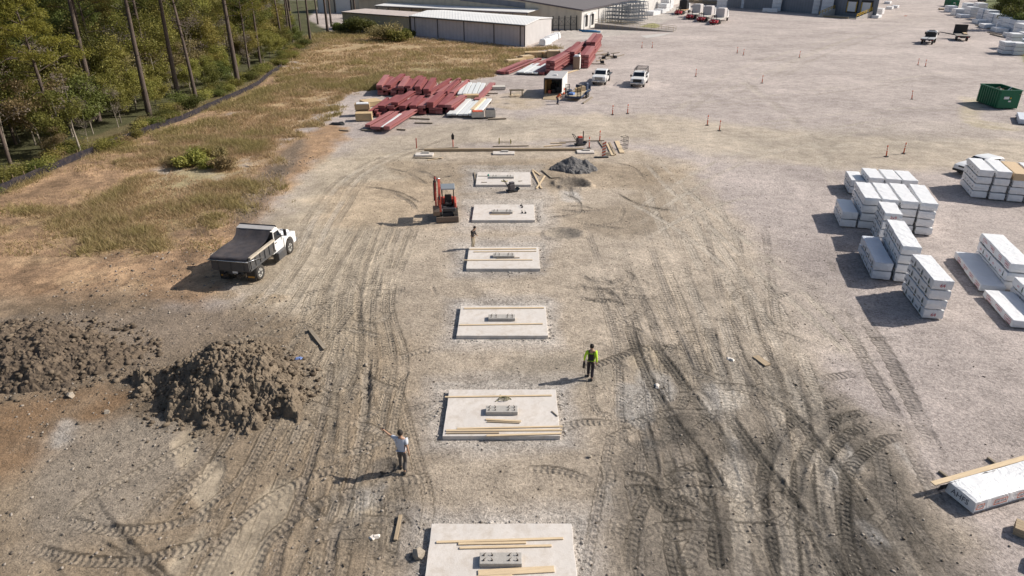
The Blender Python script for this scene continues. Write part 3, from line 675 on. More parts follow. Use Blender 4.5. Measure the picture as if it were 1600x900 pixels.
# ramp with pipe railing
RA, RB = P(929, 45), P(1052, 50)
rt = thing('loading_ramp', 'long low concrete ramp with a yellowish pipe railing in front of the steel racks', 'ramp', (RA.x, RA.y, 0), ang(RA, RB))
rl = (RB-RA).length
MB().prism([(0, -.2), (rl, -.2), (rl, .1), (0, 1.25)], 'y', 0, 3.2).build('ramp_deck', mat('ramp_concrete', (.27, .24, .22), .9, var=.15), rt)
f = MB()
for yy in (-.06, 3.25):
    for k in range(12):
        x = rl*k/11; z = 1.25-1.15*k/11; f.bar((x, yy, z-1.0), (x, yy, z+1.0), .06)
    for dz in (1.0, .5): f.bar((0, yy, 1.25+dz), (rl, yy, .1+dz), .06)
f.build('railing', mat('tan_pipe', (.42, .34, .2), .6), rt)
for i, (x0, y0, x1, y1) in enumerate(((905, 48.5, 932, 50), (909, 50, 938, 51))):
    a = G(x0, y0, .2); b = G(x1, y1, .2)
    tag(MB().tube([a, b], .22, 8).build('pipe', mat('blue_pipe', (.04, .16, .32), .5)), 'blue pipe lying by the loading ramp, '+('the farther one' if i == 0 else 'the nearer one'), 'pipe', 'blue pipes by the ramp')
tag(MB().add([tuple(P(1000, 56))[:2]+(.03,), tuple(P(1052, 51))[:2]+(.03,), tuple(P(1030, 57))[:2]+(.03,), tuple(P(1010, 59.5))[:2]+(.03,)], [(0, 1, 2, 3)]).build('apron', M_CONC, fix=False), kind='structure')
# far slate building with two dock doors
FA, FB = P(1126, 10.5), P(1368, 28.5); back = Vector((.35, 1, 0)).normalized()*60
t, (a, b, c, d), up = shell('slate_warehouse', 'dark slate metal warehouse with two white dock doors at the top of the yard', (FA, FB, FB+back, FA+back), 8.5, .5, M_BLUE, M_DROOF, end=M_LGREY)
L_ = -a.x
for i, (px, py) in enumerate(((1327.5, 25.7), (1350, 27.3))):
    p = P(px, py); x = -(p-FB).length
    fr = MB()
    fr.box((x, -.15, 2.9), (3.5, .3, 3.6)); fo = fr.build('dock_frame', M_BLACK, t)
    MB().box((x, -.32, 2.75), (2.5, .1, 2.7)).build('dock_door', M_DOOR, fo)
    for sx in (-1.45, 1.45): MB().box((x+sx, -.33, 2.7), (.22, .08, 2.9)).build('guard', M_YEL, fo)
dp = P(1300, 29); 
dk = thing('dock_pit', 'sunken concrete loading dock with sloping yellow handrails before the white dock doors', 'dock', (FB.x, FB.y, 0), ang(FA, FB))
MB().box((-7.2, -4.5, .02), (11.5, 8.6, .1)).build('slab', mat('dock_slab', (.42, .37, .30), .9, var=.12), dk)
MB().box((-7.2, -8.9, .25), (8.0, .25, .45)).build('kerb', mat('dock_kerb', (.30, .24, .16), .9), dk)
for x in (-13.2, -1.2):
    MB().prism([(-.3, -.1), (-8.4, -.1), (-8.4, .3), (-.3, 1.9)], 'x', x-.18, x+.18).build('wing_wall', M_CONC, dk)
    f = MB()
    for k in range(6): yy = -.6-k*1.5; z = 1.85-1.5*k/5; f.bar((x, yy, z), (x, yy, z+1.0), .09)
    f.bar((x, -.6, 2.85), (x, -8.2, 1.35), .12).bar((x, -.6, 2.4), (x, -8.2, .9), .12); f.build('handrail', M_YEL, dk)
# pale building behind the pines at the top
PA, PB = P(497, 19), P(600, 22)
t, (a, b, c, d), up = shell('cream_building', 'cream building with a big white sliding door seen behind the pine trunks', (PA, PB, PB+Vector((5, 14, 0)), PA+Vector((5, 14, 0))), 6.8, .6, M_CREAM, M_WROOF)
LL = -a.x
for f_, w_ in ((.40, .22), (.08, .12)):
    MB().box((-LL*(1-f_), -.08, 2.9), (LL*w_, .1, 5.8)).build('sliding_door', M_DOOR, t)
for f_ in (.27, .52, .56, .80): MB().box((-LL*(1-f_), -.1, 3.2), (.3, .16, 6.4)).build('post', M_TRIM, t)

# ---------------------------------------------------------------- silt fence along the wood
FP = [(-90, 355), (-40, 322), (10, 298), (80, 267), (170, 230), (250, 200), (287, 187), (340, 163), (397, 137), (423, 117), (441, 106)]
fp = dense(W(FP), 8); fo = thing('silt_fence', 'low black fabric silt fence running along the edge of the wood', 'fence', (fp[0][0], fp[0][1], 0))
m = MB(); vs = []; _r = random.Random(4)
for i, (x, y) in enumerate(fp):
    z = gh(x, y); l = _r.uniform(-.06, .06)
    for dx, dz in ((0, -.1), (0, .60+l), (-.03, .60+l), (-.03, -.1)): vs.append((x-fp[0][0]+dx+(l*.8 if dz > 0 else 0), y-fp[0][1], z+dz))
n = len(fp); m.add(vs, [(i*4+j, i*4+j+1, (i+1)*4+j+1, (i+1)*4+j) for i in range(n-1) for j in range(3)])
m.build('fabric', mat('silt_cloth', (.028, .026, .034), .9, var=.3, vscale=3, bump=.6, bscale=6, dirt=.25, spec=.1), fo, fix=False)
sk = MB().box((0, 0, .4), (.05, .05, .95)).build('stake', mat('stake_wood', (.25, .18, .11), .8), fo)
for i in range(0, n, 2):
    x, y = fp[i]; z = gh(x, y); o = sk if i == 0 else sk.copy(); o.location = (x-fp[0][0]-.06, y-fp[0][1], z)
    if i: COL.objects.link(o)
# ---------------------------------------------------------------- trees and shrubs
M_BARK = mat('pine_bark', (.105, .080, .068), .95, var=.45, vscale=3, bump=1.5, bscale=9, stretch=(3, 3, .6))
M_BARK2 = mat('pale_bark', (.27, .235, .19), .9, var=.3, vscale=3)
def leafmat(name, c0, c1):
    m = bpy.data.materials.new(name); m.use_nodes = True; nt = m.node_tree; N = nt.nodes; L = nt.links; b = N['Principled BSDF']
    a = N.new('ShaderNodeAttribute'); a.attribute_name = 'tone'; oi = N.new('ShaderNodeObjectInfo')
    mx = N.new('ShaderNodeMix'); mx.data_type = 'RGBA'; L.new(a.outputs['Fac'], mx.inputs[0]); mx.inputs[6].default_value = (*c0, 1); mx.inputs[7].default_value = (*c1, 1)
    hs = N.new('ShaderNodeHueSaturation'); mr = N.new('ShaderNodeMapRange'); mr.inputs['To Min'].default_value = .475; mr.inputs['To Max'].default_value = .515; L.new(oi.outputs['Random'], mr.inputs[0]); L.new(mr.outputs[0], hs.inputs['Hue'])
    mr2 = N.new('ShaderNodeMapRange'); mr2.inputs['To Min'].default_value = .7; mr2.inputs['To Max'].default_value = 1.25; 
    m3 = N.new('ShaderNodeMath'); m3.operation = 'FRACT'; m4 = N.new('ShaderNodeMath'); m4.operation = 'MULTIPLY'; m4.inputs[1].default_value = 7.13
    L.new(oi.outputs['Random'], m4.inputs[0]); L.new(m4.outputs[0], m3.inputs[0]); L.new(m3.outputs[0], mr2.inputs[0]); L.new(mr2.outputs[0], hs.inputs['Value'])
    L.new(mx.outputs[2], hs.inputs['Color']); L.new(hs.outputs[0], b.inputs['Base Color'])
    b.inputs['Roughness'].default_value = .6; b.inputs['Specular IOR Level'].default_value = .25
    tr = N.new('ShaderNodeBsdfTranslucent'); L.new(hs.outputs[0], tr.inputs[0]); ms = N.new('ShaderNodeMixShader'); ms.inputs[0].default_value = .38
    L.new(b.outputs[0], ms.inputs[1]); L.new(tr.outputs[0], ms.inputs[2]); L.new(ms.outputs[0], N['Material Output'].inputs[0])
    return m
LM_GREEN = leafmat('broadleaf', (.15, .155, .038), (.33, .30, .08))
LM_DARK = leafmat('evergreen_leaf', (.085, .105, .028), (.17, .185, .048))
LM_PINE = leafmat('pine_needles', (.11, .115, .022), (.25, .23, .042))
LM_DRY = leafmat('drab_leaf', (.16, .13, .058), (.30, .24, .115))
LM_TWIG = leafmat('twig', (.16, .13, .10), (.34, .29, .24))
def leaves(name, centres, radii, count, size, mats, parent, seed=0, thin=.45, flat=.7, needle=False):
    """many leaf faces spread through clumps (centres, radii); one mesh"""
    r = np.random.RandomState(seed); centres = np.array(centres, float); radii = np.array(radii, float)
    wgt = radii**2; wgt /= wgt.sum(); k = r.choice(len(centres), count, p=wgt)
    d = r.normal(size=(count, 3)); d /= np.linalg.norm(d, axis=1)[:, None]
    rad = radii[k]*(r.rand(count)**.45)*(1+.25*r.normal(size=count)*.5)
    p = centres[k]+d*rad[:, None]*np.array([1, 1, flat])
    nrm = r.normal(size=(count, 3))+np.array([0, 0, .9])+d*.5; nrm /= np.linalg.norm(nrm, axis=1)[:, None]
    t = np.cross(nrm, r.normal(size=(count, 3))); t /= np.linalg.norm(t, axis=1)[:, None]; b = np.cross(nrm, t)
    s = size*(.6+.8*r.rand(count))[:, None]; asp = (.18 if needle else thin)
    v = np.stack([p-t*s, p+b*s*asp, p+t*s, p-b*s*asp], 1).reshape(-1, 3)
    me = bpy.data.meshes.new(name); n = count
    me.vertices.add(n*4); me.vertices.foreach_set('co', v.astype(np.float32).ravel()); me.loops.add(n*4); me.loops.foreach_set('vertex_index', np.arange(n*4, dtype=np.int32))
    me.polygons.add(n); me.polygons.foreach_set('loop_start', np.arange(0, n*4, 4, dtype=np.int32)); me.update(calc_edges=True)
    tone = np.clip(r.rand(n)*.7+.3*r.rand(len(centres))[k], 0, 1)
    at = me.attributes.new('tone', 'FLOAT', 'POINT'); at.data.foreach_set('value', np.repeat(tone, 4).astype(np.float32))
    me.materials.append(mats); o = bpy.data.objects.new(name, me); COL.objects.link(o); o.parent = parent; return o
def limb(mb, r, p, d, l, rad, depth, tips):
    pts = [p]; q = Vector(p); dd = Vector(d)
    for k in range(4):
        dd = (dd+Vector((r.uniform(-.25, .25), r.uniform(-.25, .25), r.uniform(-.1, .2)))).normalized(); q = q+dd*l/4; pts.append(q.copy())
    mb.tube(pts, [rad*(1-.18*i) for i in range(5)], 5)
    if depth > 0:
        for k in range(2): limb(mb, r, pts[r.choice((2, 3))], (dd+Vector((r.uniform(-.9, .9), r.uniform(-.9, .9), r.uniform(-.1, .5)))).normalized(), l*.6, rad*.5, depth-1, tips)
    tips.append(pts[-1]); tips.append(pts[2])
def broad(seed, h, w_, lm, nl, size=.13, bark=M_BARK2, name='broadleaf_tree', stem=.09, low=.15, cat='tree'):
    r = random.Random(seed); t = thing(name, None, cat)
    mb = MB(); top = Vector((r.uniform(-.4, .4), r.uniform(-.4, .4), h*.93))
    pts = [Vector((0, 0, -.3)), Vector((r.uniform(-.15, .15), r.uniform(-.15, .15), h*.3)), top*.62, top]
    mb.tube(pts, [stem*1.3, stem, stem*.6, stem*.15], 6); tips = []
    for k in range(int(5+h)):
        f = r.uniform(low, .95); a = r.uniform(0, 6.28); z = h*f; sp = w_*(1-.55*abs(f-.45))
        limb(mb, r, (pts[1].x*f, pts[1].y*f, z*.92), Vector((math.cos(a), math.sin(a), .55)).normalized(), sp*.75, stem*.35, 1, tips)
    mb.build('trunk', bark, t, fix=False)
    cs = [tuple(p) for p in tips]; rr = [r.uniform(.28, .62)*w_*.5 for _ in cs]
    leaves('crown', cs, rr, nl, size, lm, t, seed)
    return t
def pine(seed, h, rad, start, lm=LM_PINE, nl=9000):
    r = random.Random(seed); t = thing('pine_tree', None, 'tree'); mb = MB()
    b = Vector((r.uniform(-.6, .6), r.uniform(-.6, .6), 0)); pts = [Vector((0, 0, -.3))]+[Vector((b.x*(k/5)**1.5, b.y*(k/5)**1.5, h*k/5)) for k in range(1, 6)]
    mb.tube(pts, [rad*1.25, rad, rad*.85, rad*.68, rad*.42, rad*.1], 9)
    for k in range(7):   # dead snags on the bole
        z = r.uniform(.3, start)*h; a = r.uniform(0, 6.28); l = r.uniform(.5, 1.8)
        mb.tube([(0, 0, z), (math.cos(a)*l*.6, math.sin(a)*l*.6, z+.1), (math.cos(a)*l, math.sin(a)*l, z+r.uniform(-.2, .5))], [.05, .035, .012], 4)
    tips = []
    for k in range(22):
        f = start+(1-start)*(k/22)**.9; a = k*2.4+r.uniform(-.4, .4); l = (1.05-f)*h*.42+.9; l *= r.uniform(.6, 1.1)
        x = b.x*f**1.5; y = b.y*f**1.5
        p0 = Vector((x, y, f*h)); p1 = p0+Vector((math.cos(a)*l*.5, math.sin(a)*l*.5, .25*l)); p2 = p0+Vector((math.cos(a)*l, math.sin(a)*l, .35*l+r.uniform(-.3, .3)))
        mb.tube([p0, p1, p2], [rad*.26, rad*.17, .02], 5); tips += [p2, p1*.4+p2*.6]
        for s in (-1, 1):
            p3 = p1+Vector((math.cos(a+s*.8)*l*.4, math.sin(a+s*.8)*l*.4, .25)); mb.tube([p1, p3], [.05, .02], 4); tips.append(p3)
    mb.build('trunk', M_BARK, t, fix=False)
    leaves('crown', [tuple(p) for p in tips], [r.uniform(.5, 1.0) for _ in tips], nl, .16, lm, t, seed, needle=True, flat=.7)
    return t
def bush(seed, w_, h, lm, nl, size=.11, label=None, name='shrub'):
    r = random.Random(seed); t = thing(name, label, 'shrub'); mb = MB(); cs = []; rr = []
    for k in range(9):
        a = r.uniform(0, 6.28); d = r.uniform(0, .8)*w_/2; z = r.uniform(.35, .85)*h
        p = Vector((math.cos(a)*d, math.sin(a)*d, z)); mb.tube([(p.x*.2, p.y*.2, -.15), (p.x*.6, p.y*.6, z*.6), p], [.04, .03, .01], 4); cs.append(tuple(p)); rr.append(r.uniform(.25, .45)*min(w_, h*1.6))
    mb.build('stem', M_BARK2, t, fix=False); leaves('foliage', cs, rr, nl, size, lm, t, seed, flat=.75); return t
def used_first(proto):
    st = {'n': 0}
    def place(x, y, rz, label, group, s=1.0):
        z = gh(x, y)
        if st['n'] == 0:
            st['n'] = 1; proto.location = (x, y, z); proto.rotation_euler = (0, 0, rz); proto.scale = (s if isinstance(s, tuple) else (s,)*3)
            proto['label'] = label; proto['group'] = group; return proto
        return dup(proto, (x, y, z), rz, label, group, s)
    return place
_r = random.Random(21)
pp = [used_first(pine(1, 22, .27, .62)), used_first(pine(2, 19, .21, .60)), used_first(pine(5, 16, .15, .55)), used_first(pine(6, 24, .31, .62))]
low_pine = used_first(pine(3, 14.5, .19, .50, nl=16000))
# pines whose boles stand out along the edge of the wood
low_pine(P(95, 232).x, P(95, 232).y, .6, 'dark pine with long drooping green boughs, nearest the left edge of the photo', 'pines along the edge of the wood', 1.0)
EDGE = [(165, 173, 1, .92, 'thick-boled pine on the edge of the wood, second from the left'), (234, 181, 0, 1.0, 'tall pine with a clean leaning bole, third from the left along the wood'),
        (281, 163, 0, 1.0, 'tall pine, fourth along the edge of the wood from the left'), (308, 162, 1, 1.0, 'slimmer pine close beside the fourth tall one'),
        (372, 131, 3, 1.0, 'stout straight pine where the silt fence nears its far end'), (407, 100, 1, .9, 'thin pine beyond the far end of the silt fence'), (390, 112, 2, .9, 'small thin pine just beyond the stout straight one'),
        (443, 83, 1, .9, 'thin pine at the corner of the wood above the dry field'), (485, 64, 0, .9, 'pine at the far corner of the wood before the cream building'),
        (512, 50, 3, .9, 'dark pine bole standing left of the tan shed'), (518, 42, 0, .9, 'second pine bole left of the tan shed, slightly behind'), (497, 38, 1, 1.0, 'slim pine before the cream building door'), (470, 50, 2, 1.1, 'thin pine deep in the corner of the wood'),
        (17, 258, 2, .9, 'short thin pine at the left border of the photo')]
for px, py, k, s, lb in EDGE:
    p = P(px, py); pp[k](p.x, p.y, _r.uniform(0, 6), lb, 'pines along the edge of the wood', s)
kinds = ['tall pine deep inside the wood with its bole half hidden by undergrowth', 'slender pine standing inside the wood', 'young thin pine inside the wood', 'old stout pine inside the wood']
for k in range(58):
    Y = _r.uniform(45, 215); X = -43-_r.uniform(2, 16+Y*.34) 
    j = _r.choice((0, 1, 1, 2, 2, 3)); pp[j](X, Y, _r.uniform(0, 6), kinds[j], 'pines inside the wood: '+kinds[j].split(' inside')[0], _r.uniform(.85, 1.15))
br = [used_first(broad(10, 9.5, 4.6, LM_GREEN, 8500)), used_first(broad(11, 7.5, 4.2, LM_GREEN, 7500)), used_first(broad(12, 11, 5.2, LM_DARK, 9500)), used_first(broad(13, 6.0, 3.6, LM_DRY, 4200, size=.11)), used_first(broad(14, 5, 3.8, LM_DARK, 5200)),
      used_first(broad(15, 8, 3.0, LM_TWIG, 1300, size=.10, stem=.07))]
bl = ['mid green broadleaf tree of the undergrowth in the wood', 'bushy bright green young tree in the wood', 'tall dark green broadleaf tree in the wood', 'drab brown thin-leaved tree in the wood', 'low dark evergreen tree in the wood', 'almost bare pale twiggy tree in the wood']
cnt = 0
Y = 43.0
while Y < 225:
    step = 2.6+Y*.012; X = -46.3+(2.4 if 62 < Y < 140 else 0)-(.0 if Y < 150 else (Y-150)*.35)
    xl = -(.80*(.897*Y+8))-12; row = 0
    while X > xl and row < 9:
        x = X+_r.uniform(-1.1, 1.1); y = Y+_r.uniform(-1.3, 1.3); edge = row == 0
        j = _r.choice((1, 1, 3, 4, 4, 5) if edge else ((0, 1, 0, 3, 2, 4, 5, 3) if row < 3 else (0, 2, 0, 2, 3, 0)))
        s = _r.uniform(.45, .7) if edge else _r.uniform(.8, 1.12); s *= 1.0 if row < 2 else 1.05
        br[j](x, y, _r.uniform(0, 6.28), bl[j], 'undergrowth trees in the wood: '+bl[j].split(' in the')[0], s); cnt += 1
        X -= (2.6 if row < 3 else 4.2)*(1+Y*.004); row += 1
    Y += step
bs = [used_first(bush(30, 2.4, 1.5, LM_GREEN, 1800, .09)), used_first(bush(31, 2.0, 1.1, LM_DRY, 1300, .09)), used_first(bush(32, 2.8, 1.9, LM_DARK, 2400, .10))]
bn = ['low green shrub at the foot of the wood', 'low drab brown shrub at the foot of the wood', 'dark green shrub at the foot of the wood']
for k in range(95):
    Y = 44+(k/95)*110+_r.uniform(-1, 1); X = -42.6+_r.uniform(-1.8, 1.1)+(2.4 if 66 < Y < 135 else 0); j = _r.choice((0, 0, 1, 2))
    bs[j](X, Y, _r.uniform(0, 6), bn[j], 'shrubs at the foot of the wood: '+bn[j].split(' at')[0], (_r.uniform(.6, 1.3), _r.uniform(.5, 1.0), _r.uniform(.35, .8)))
p = P(127, 238); tb = broad(40, 8, 1.1, LM_TWIG, 400, .08, name='birch_tree', stem=.09, low=.5); tb.location = (p.x, p.y, 0); tb['label'] = 'thin pale-barked bare tree close to the silt fence beside the leftmost pine'
# shrubs by the sheds
sb = [('dark bushy shrub against the left end of the tan shed wall', LM_DARK, 549, 52, 6, 3.0), ('dark shrub against the middle of the tan shed wall', LM_DARK, 572, 54, 7, 3.0), ('low dark shrub left of the tan shed corner', LM_DARK, 527, 50, 5, 1.8),
      ('wide olive-leaved shrub in the dry grass before the tan shed', LM_DRY, 606, 63, 9, 3.4), ('olive shrub beside the wide one, nearer the grey building', LM_GREEN, 620, 66, 6, 2.2), ('small dark shrub where tan shed and grey building meet', LM_DARK, 634, 58, 4, 1.6)]
for i, (lb, lm, px, py, w_, h) in enumerate(sb):
    o = bush(50+i, w_, h, lm, 3500, .2, lb); p = P(px, py); o.location = (p.x, p.y, gh(p.x, p.y))
# trees at the far right corner
rt_ = [(1580, 30, 'dark evergreen tree behind the white timber stacks at the top right'), (1597, 36, 'dark evergreen tree at the right border of the photo'), (1612, 46, 'dark evergreen tree just past the right border above the stacks'), (1569, 20, 'low dark tree at the upper end of the right-hand thicket'), (1592, 16, 'dark tree at the back of the right-hand thicket'), (1612, 24, 'tall dark tree at the back of the right-hand thicket beyond the border')]
pr = used_first(broad(61, 7.5, 7.5, LM_DARK, 9000, size=.25, low=.05))
for i, (px, py, lb) in enumerate(rt_): p = P(px, py); pr(p.x, p.y, i, lb, 'trees of the right-hand thicket', .9+.1*(i % 3))
pu = used_first(bush(62, 6, 4.2, LM_DARK, 5000, .22))
for i, (px, py, lb) in enumerate(((1566, 25, 'dark shrub at the left foot of the right-hand thicket'), (1585, 42, 'dark shrub behind the middle of the white stacks'), (1600, 50, 'dark shrub at the right border behind the white stacks'), (1575, 33, 'dark shrub between the thicket and the farthest white stacks'))):
    p = P(px, py); pu(p.x, p.y, i*1.3, lb, 'shrubs of the right-hand thicket', 1.0)

# ---------------------------------------------------------------- dry grass
def make_grass():
    r = np.random.RandomState(5); V = []; T = []; 
    sel = GRASSM
    # sample candidate points over the field, denser nearby
    def field(n, x0, x1, y0, y1, hh, hw, lim=.08):
        x = r.uniform(x0, x1, n); y = r.uniform(y0, y1, n)
        i = np.clip(np.searchsorted(gx, x), 1, NX-1); j = np.clip(np.searchsorted(gy, y), 1, NY-1)
        g = sel[j, i]; nb = NB[j, i]+NA[j, i]; keep = (g > lim) & (r.rand(n) < g**1.5*(.9+2.6*nb)); x = x[keep]; y = y[keep]; z = GZ[j, i][keep]; nb = nb[keep]
        return x, y, z, nb
    out = []
    for (n, x0, x1, y0, y1, h, wd) in ((330000, -42, -14, 40, 72, .42, .028), (240000, -42, 0, 70, 115, .42, .05), (130000, -48, 14, 110, 185, .50, .09), (2500, 60, 110, 90, 150, .4, .1)):
        x, y, z, nb = field(n, x0, x1, y0, y1, h, wd)
        n = len(x); hh = h*(.30+.8*r.rand(n)**1.6)*(1+1.6*np.clip(nb, -.4, .5)); a = r.uniform(0, 6.28, n); lean = hh*r.uniform(.2, 1.6, n); la = r.uniform(0, 6.28, n)
        p0 = np.stack([x-np.cos(a)*wd, y-np.sin(a)*wd, z-.03], 1); p1 = np.stack([x+np.cos(a)*wd, y+np.sin(a)*wd, z-.03], 1); p2 = np.stack([x+np.cos(la)*lean, y+np.sin(la)*lean, z+hh], 1)
        out.append(np.stack([p0, p1, p2], 1)); T.append(np.clip(.35+nb*2.2+r.normal(size=n)*.22, 0, 1))
    v = np.concatenate(out).reshape(-1, 3).astype(np.float32); tone = np.repeat(np.concatenate(T), 3).astype(np.float32); n = len(v)//3
    me = bpy.data.meshes.new('dry_grass'); me.vertices.add(n*3); me.vertices.foreach_set('co', v.ravel()); me.loops.add(n*3); me.loops.foreach_set('vertex_index', np.arange(n*3, dtype=np.int32))
    me.polygons.add(n); me.polygons.foreach_set('loop_start', np.arange(0, n*3, 3, dtype=np.int32)); me.update(calc_edges=True)
    at = me.attributes.new('tone', 'FLOAT', 'POINT'); at.data.foreach_set('value', tone)
    m = leafmat('dry_grass_blade', (.60, .45, .27), (.42, .37, .15)); me.materials.append(m)
    o = bpy.data.objects.new('dry_grass', me); COL.objects.link(o); tag(o, 'tan dry grass covering the field beside the wood', 'grass', kind='stuff')
make_grass()
pb = used_first(bush(70, 1.8, .8, LM_GREEN, 1500, .09)); pb2 = used_first(bush(71, 1.6, .8, LM_DRY, 1200, .08))
for i, (px, py, k, s, lb) in enumerate(((285, 262, 0, 1.3, 'bright green weedy clump at the left end of the scrub patch'), (305, 258, 0, 1.5, 'largest green weedy clump of the scrub patch'), (318, 250, 0, 1.2, 'green weedy clump behind the largest one'), (330, 262, 0, 1.0, 'small green weedy clump right of the largest one'),
                              (350, 264, 1, 1.4, 'dark drab weedy clump at the right end of the scrub patch'), (343, 246, 1, 1.2, 'drab clump at the back of the scrub patch'), (270, 258, 1, .9, 'drab clump at the left end of the scrub patch'))):
    p = P(px, py); (pb, pb2)[k](p.x, p.y, i, lb, 'weedy clumps of the scrub patch', s)
# ---------------------------------------------------------------- foundation pads with pedestals
ORD = ['nearest', 'second nearest', 'third nearest', 'fourth nearest', 'fifth nearest', 'farthest']
ORDN = ['first', 'second', 'third', 'fourth', 'fifth', 'sixth', 'seventh', 'eighth', 'ninth', 'tenth', 'eleventh', 'twelfth', 'thirteenth', 'fourteenth', 'fifteenth', 'sixteenth']
M_PAD = mat('pad_concrete', (.61, .57, .535), .85, var=.10, vscale=1.1, bump=.25, bscale=20, dirt=.75, dcol=(.40, .34, .28))
M_PED = mat('pedestal_concrete', (.40, .38, .355), .9, var=.15, vscale=5, bump=.5, bscale=40)
M_REBAR = mat('rusty_rebar', (.06, .045, .035), .8)
M_WOOD = mat('fresh_lumber', (.60, .47, .31), .75, var=.15, vscale=2, stretch=(1, 12, 12), bump=.2)
M_WOOD2 = mat('weathered_lumber', (.36, .28, .19), .85, var=.25, vscale=2, stretch=(1, 12, 12))
M_WOODG = mat('grey_timber', (.26, .22, .17), .9, var=.3, vscale=1.5, stretch=(1, 8, 8), dirt=.3)
PT = .16
pedx = [(765, 803, 274, 279), (768, 801, 328, 334), (770, 804, 398, 403.5), (763, 805, 494, 502), (759, 809, 634.5, 649), (749, 815.5, 866, 887)]
for i in range(6):
    x0, x1, y0, y1 = PADW[i]; cx, cy = (x0+x1)/2, (y0+y1)/2; n = 5-i
    if n == 0: y0 -= .9; cy = (y0+y1)/2
    t = thing('concrete_pad', {0: 'nearest pale concrete pad, cut by the bottom border of the photo', 5: 'farthest pale concrete pad, in front of the gravel heap'}.get(n, ORD[n].capitalize().lower()+' pale concrete foundation pad from the bottom of the photo'), 'foundation pad', (cx, cy, 0), 0, 'concrete foundation pads in a row')
    rr = random.Random(i); w_, d_ = x1-x0, y1-y0
    # slightly uneven cast outline
    poly = []
    for (ax, ay, bx, by) in ((-w_/2, -d_/2, w_/2, -d_/2), (w_/2, -d_/2, w_/2, d_/2), (w_/2, d_/2, -w_/2, d_/2), (-w_/2, d_/2, -w_/2, -d_/2)):
        for k in range(8): f = k/8; poly.append((ax+(bx-ax)*f+rr.uniform(-.012, .012), ay+(by-ay)*f+rr.uniform(-.012, .012)))
    MB().prism(poly, 'z', -.35, PT).build('slab', M_PAD, t, bevel=.012)
    a = P(pedx[i][0], pedx[i][3], PT); b = P(pedx[i][1], pedx[i][3], PT); pw = b.x-a.x; ph = .17 if n < 3 else .15; pd = .46
    px_, py_ = (a.x+b.x)/2-cx, a.y-cy+pd/2
    MB().box((px_, py_, PT+ph/2), (pw, pd, ph)).build('pedestal', M_PED, t, bevel=.012)
    for s in (-1, 1):
        for k in range(4):
            r_ = MB()
            bx = px_+s*pw*.3+(-.12 if k % 2 else .12)*1.1; by = py_+(-.1 if k < 2 else .1)
            r_.tube([(bx, by, PT+ph-.02), (bx, by, PT+ph+.06), (bx+(.07 if k % 2 else -.04), by+.04, PT+ph+.075)], .011, 6)
            r_.box((bx, by, PT+ph+.012), (.05, .05, .02)); r_.build('anchor_bolt', M_REBAR, t)
        if n < 2: MB().tube([(px_+s*pw*.3-.13, py_-.1, PT+ph+.08), (px_+s*pw*.3+.13, py_+.1, PT+ph+.09)], .009, 5).tube([(px_+s*pw*.3-.13, py_+.1, PT+ph+.09), (px_+s*pw*.3+.13, py_+.1, PT+ph+.08)], .009, 5)
def board(name, label, a, b, w_, th, m=M_WOOD, z=None, cat='board', group=None, tilt=0):
    d = b-a; rz = math.atan2(d.y, d.x); l = math.hypot(d.x, d.y)
    o = MB().box((0, 0, 0), (l, w_, th)).build(name, m, None, ((a.x+b.x)/2, (a.y+b.y)/2, (a.z+b.z)/2+th/2+.004), rz, bevel=.004)
    o.rotation_euler[1] = -math.atan2(b.z-a.z, l); return tag(o, label, cat, group)
def padb(x0, y0, x1, y1, w_, label, m=M_WOOD, th=.04, lift=0.0, g='lumber lying on the pads'):
    a = P(x0, y0, PT+lift); b = P(x1, y1, PT+lift); a.z = b.z = PT+lift; return board('board', label, a, b, w_, th, m, group=g)
padb(682, 848, 880, 842, .09, 'long board at the back of the nearest pad')
padb(716, 850.5, 822, 848.5, .09, 'short board, middle of the three at the back of the nearest pad')
padb(718, 857, 862, 853.5, .09, 'board with a knotty edge, third of the back group on the nearest pad')
padb(747, 896.5, 866, 890, .24, 'wide plank across the front of the nearest pad', lift=.0)
padb(744, 903, 800, 900, .1, 'dark-ended board at the bottom border on the nearest pad')
padb(695, 621, 862, 618.5, .09, 'long board along the back of the second nearest pad')
padb(759, 656, 814, 659, .10, 'short board just in front of the pedestal on the second nearest pad')
padb(761, 659.5, 812, 661.5, .06, 'thin slat under the short board before the pedestal', m=M_WOOD2)
padb(714, 670.5, 879, 667, .08, 'uppermost of the long front boards on the second nearest pad')
padb(697, 673.5, 878, 672.5, .10, 'middle long front board on the second nearest pad')
padb(697, 677.5, 780, 677, .07, 'short front board at the left of the second nearest pad', m=M_WOOD2)
padb(760, 681.5, 877, 678, .10, 'lowest long front board on the second nearest pad')
padb(862, 643, 871, 651, .04, 'short dark stick near the right edge of the second nearest pad', m=M_WOODG)
padb(725, 482.5, 850, 481.5, .12, 'long board along the back edge of the third nearest pad')
padb(718, 508.5, 848, 506.5, .09, 'long board across the middle of the third nearest pad')
padb(734, 390, 838, 389, .14, 'long board along the back edge of the fourth nearest pad')
padb(740, 394, 838, 393, .07, 'thinner board just inside the back edge of the fourth nearest pad')
padb(725, 407, 832, 406.5, .10, 'long board across the middle of the fourth nearest pad')
padb(776, 404, 812, 403.2, .08, 'dark short board at the pedestal of the fourth nearest pad', m=M_WOODG)
padb(765, 335.5, 797, 335.5, .08, 'pale short board at the pedestal of the fifth nearest pad')
padb(747, 275.5, 776, 275.8, .05, 'thin rod at the left of the farthest pad', m=M_WOODG)
padb(752, 285.5, 761, 285.2, .08, 'short dark offcut at the front left of the farthest pad', m=M_WOODG)
padb(810, 283.5, 816, 283, .10, 'short dark offcut at the right of the farthest pad', m=M_WOODG)
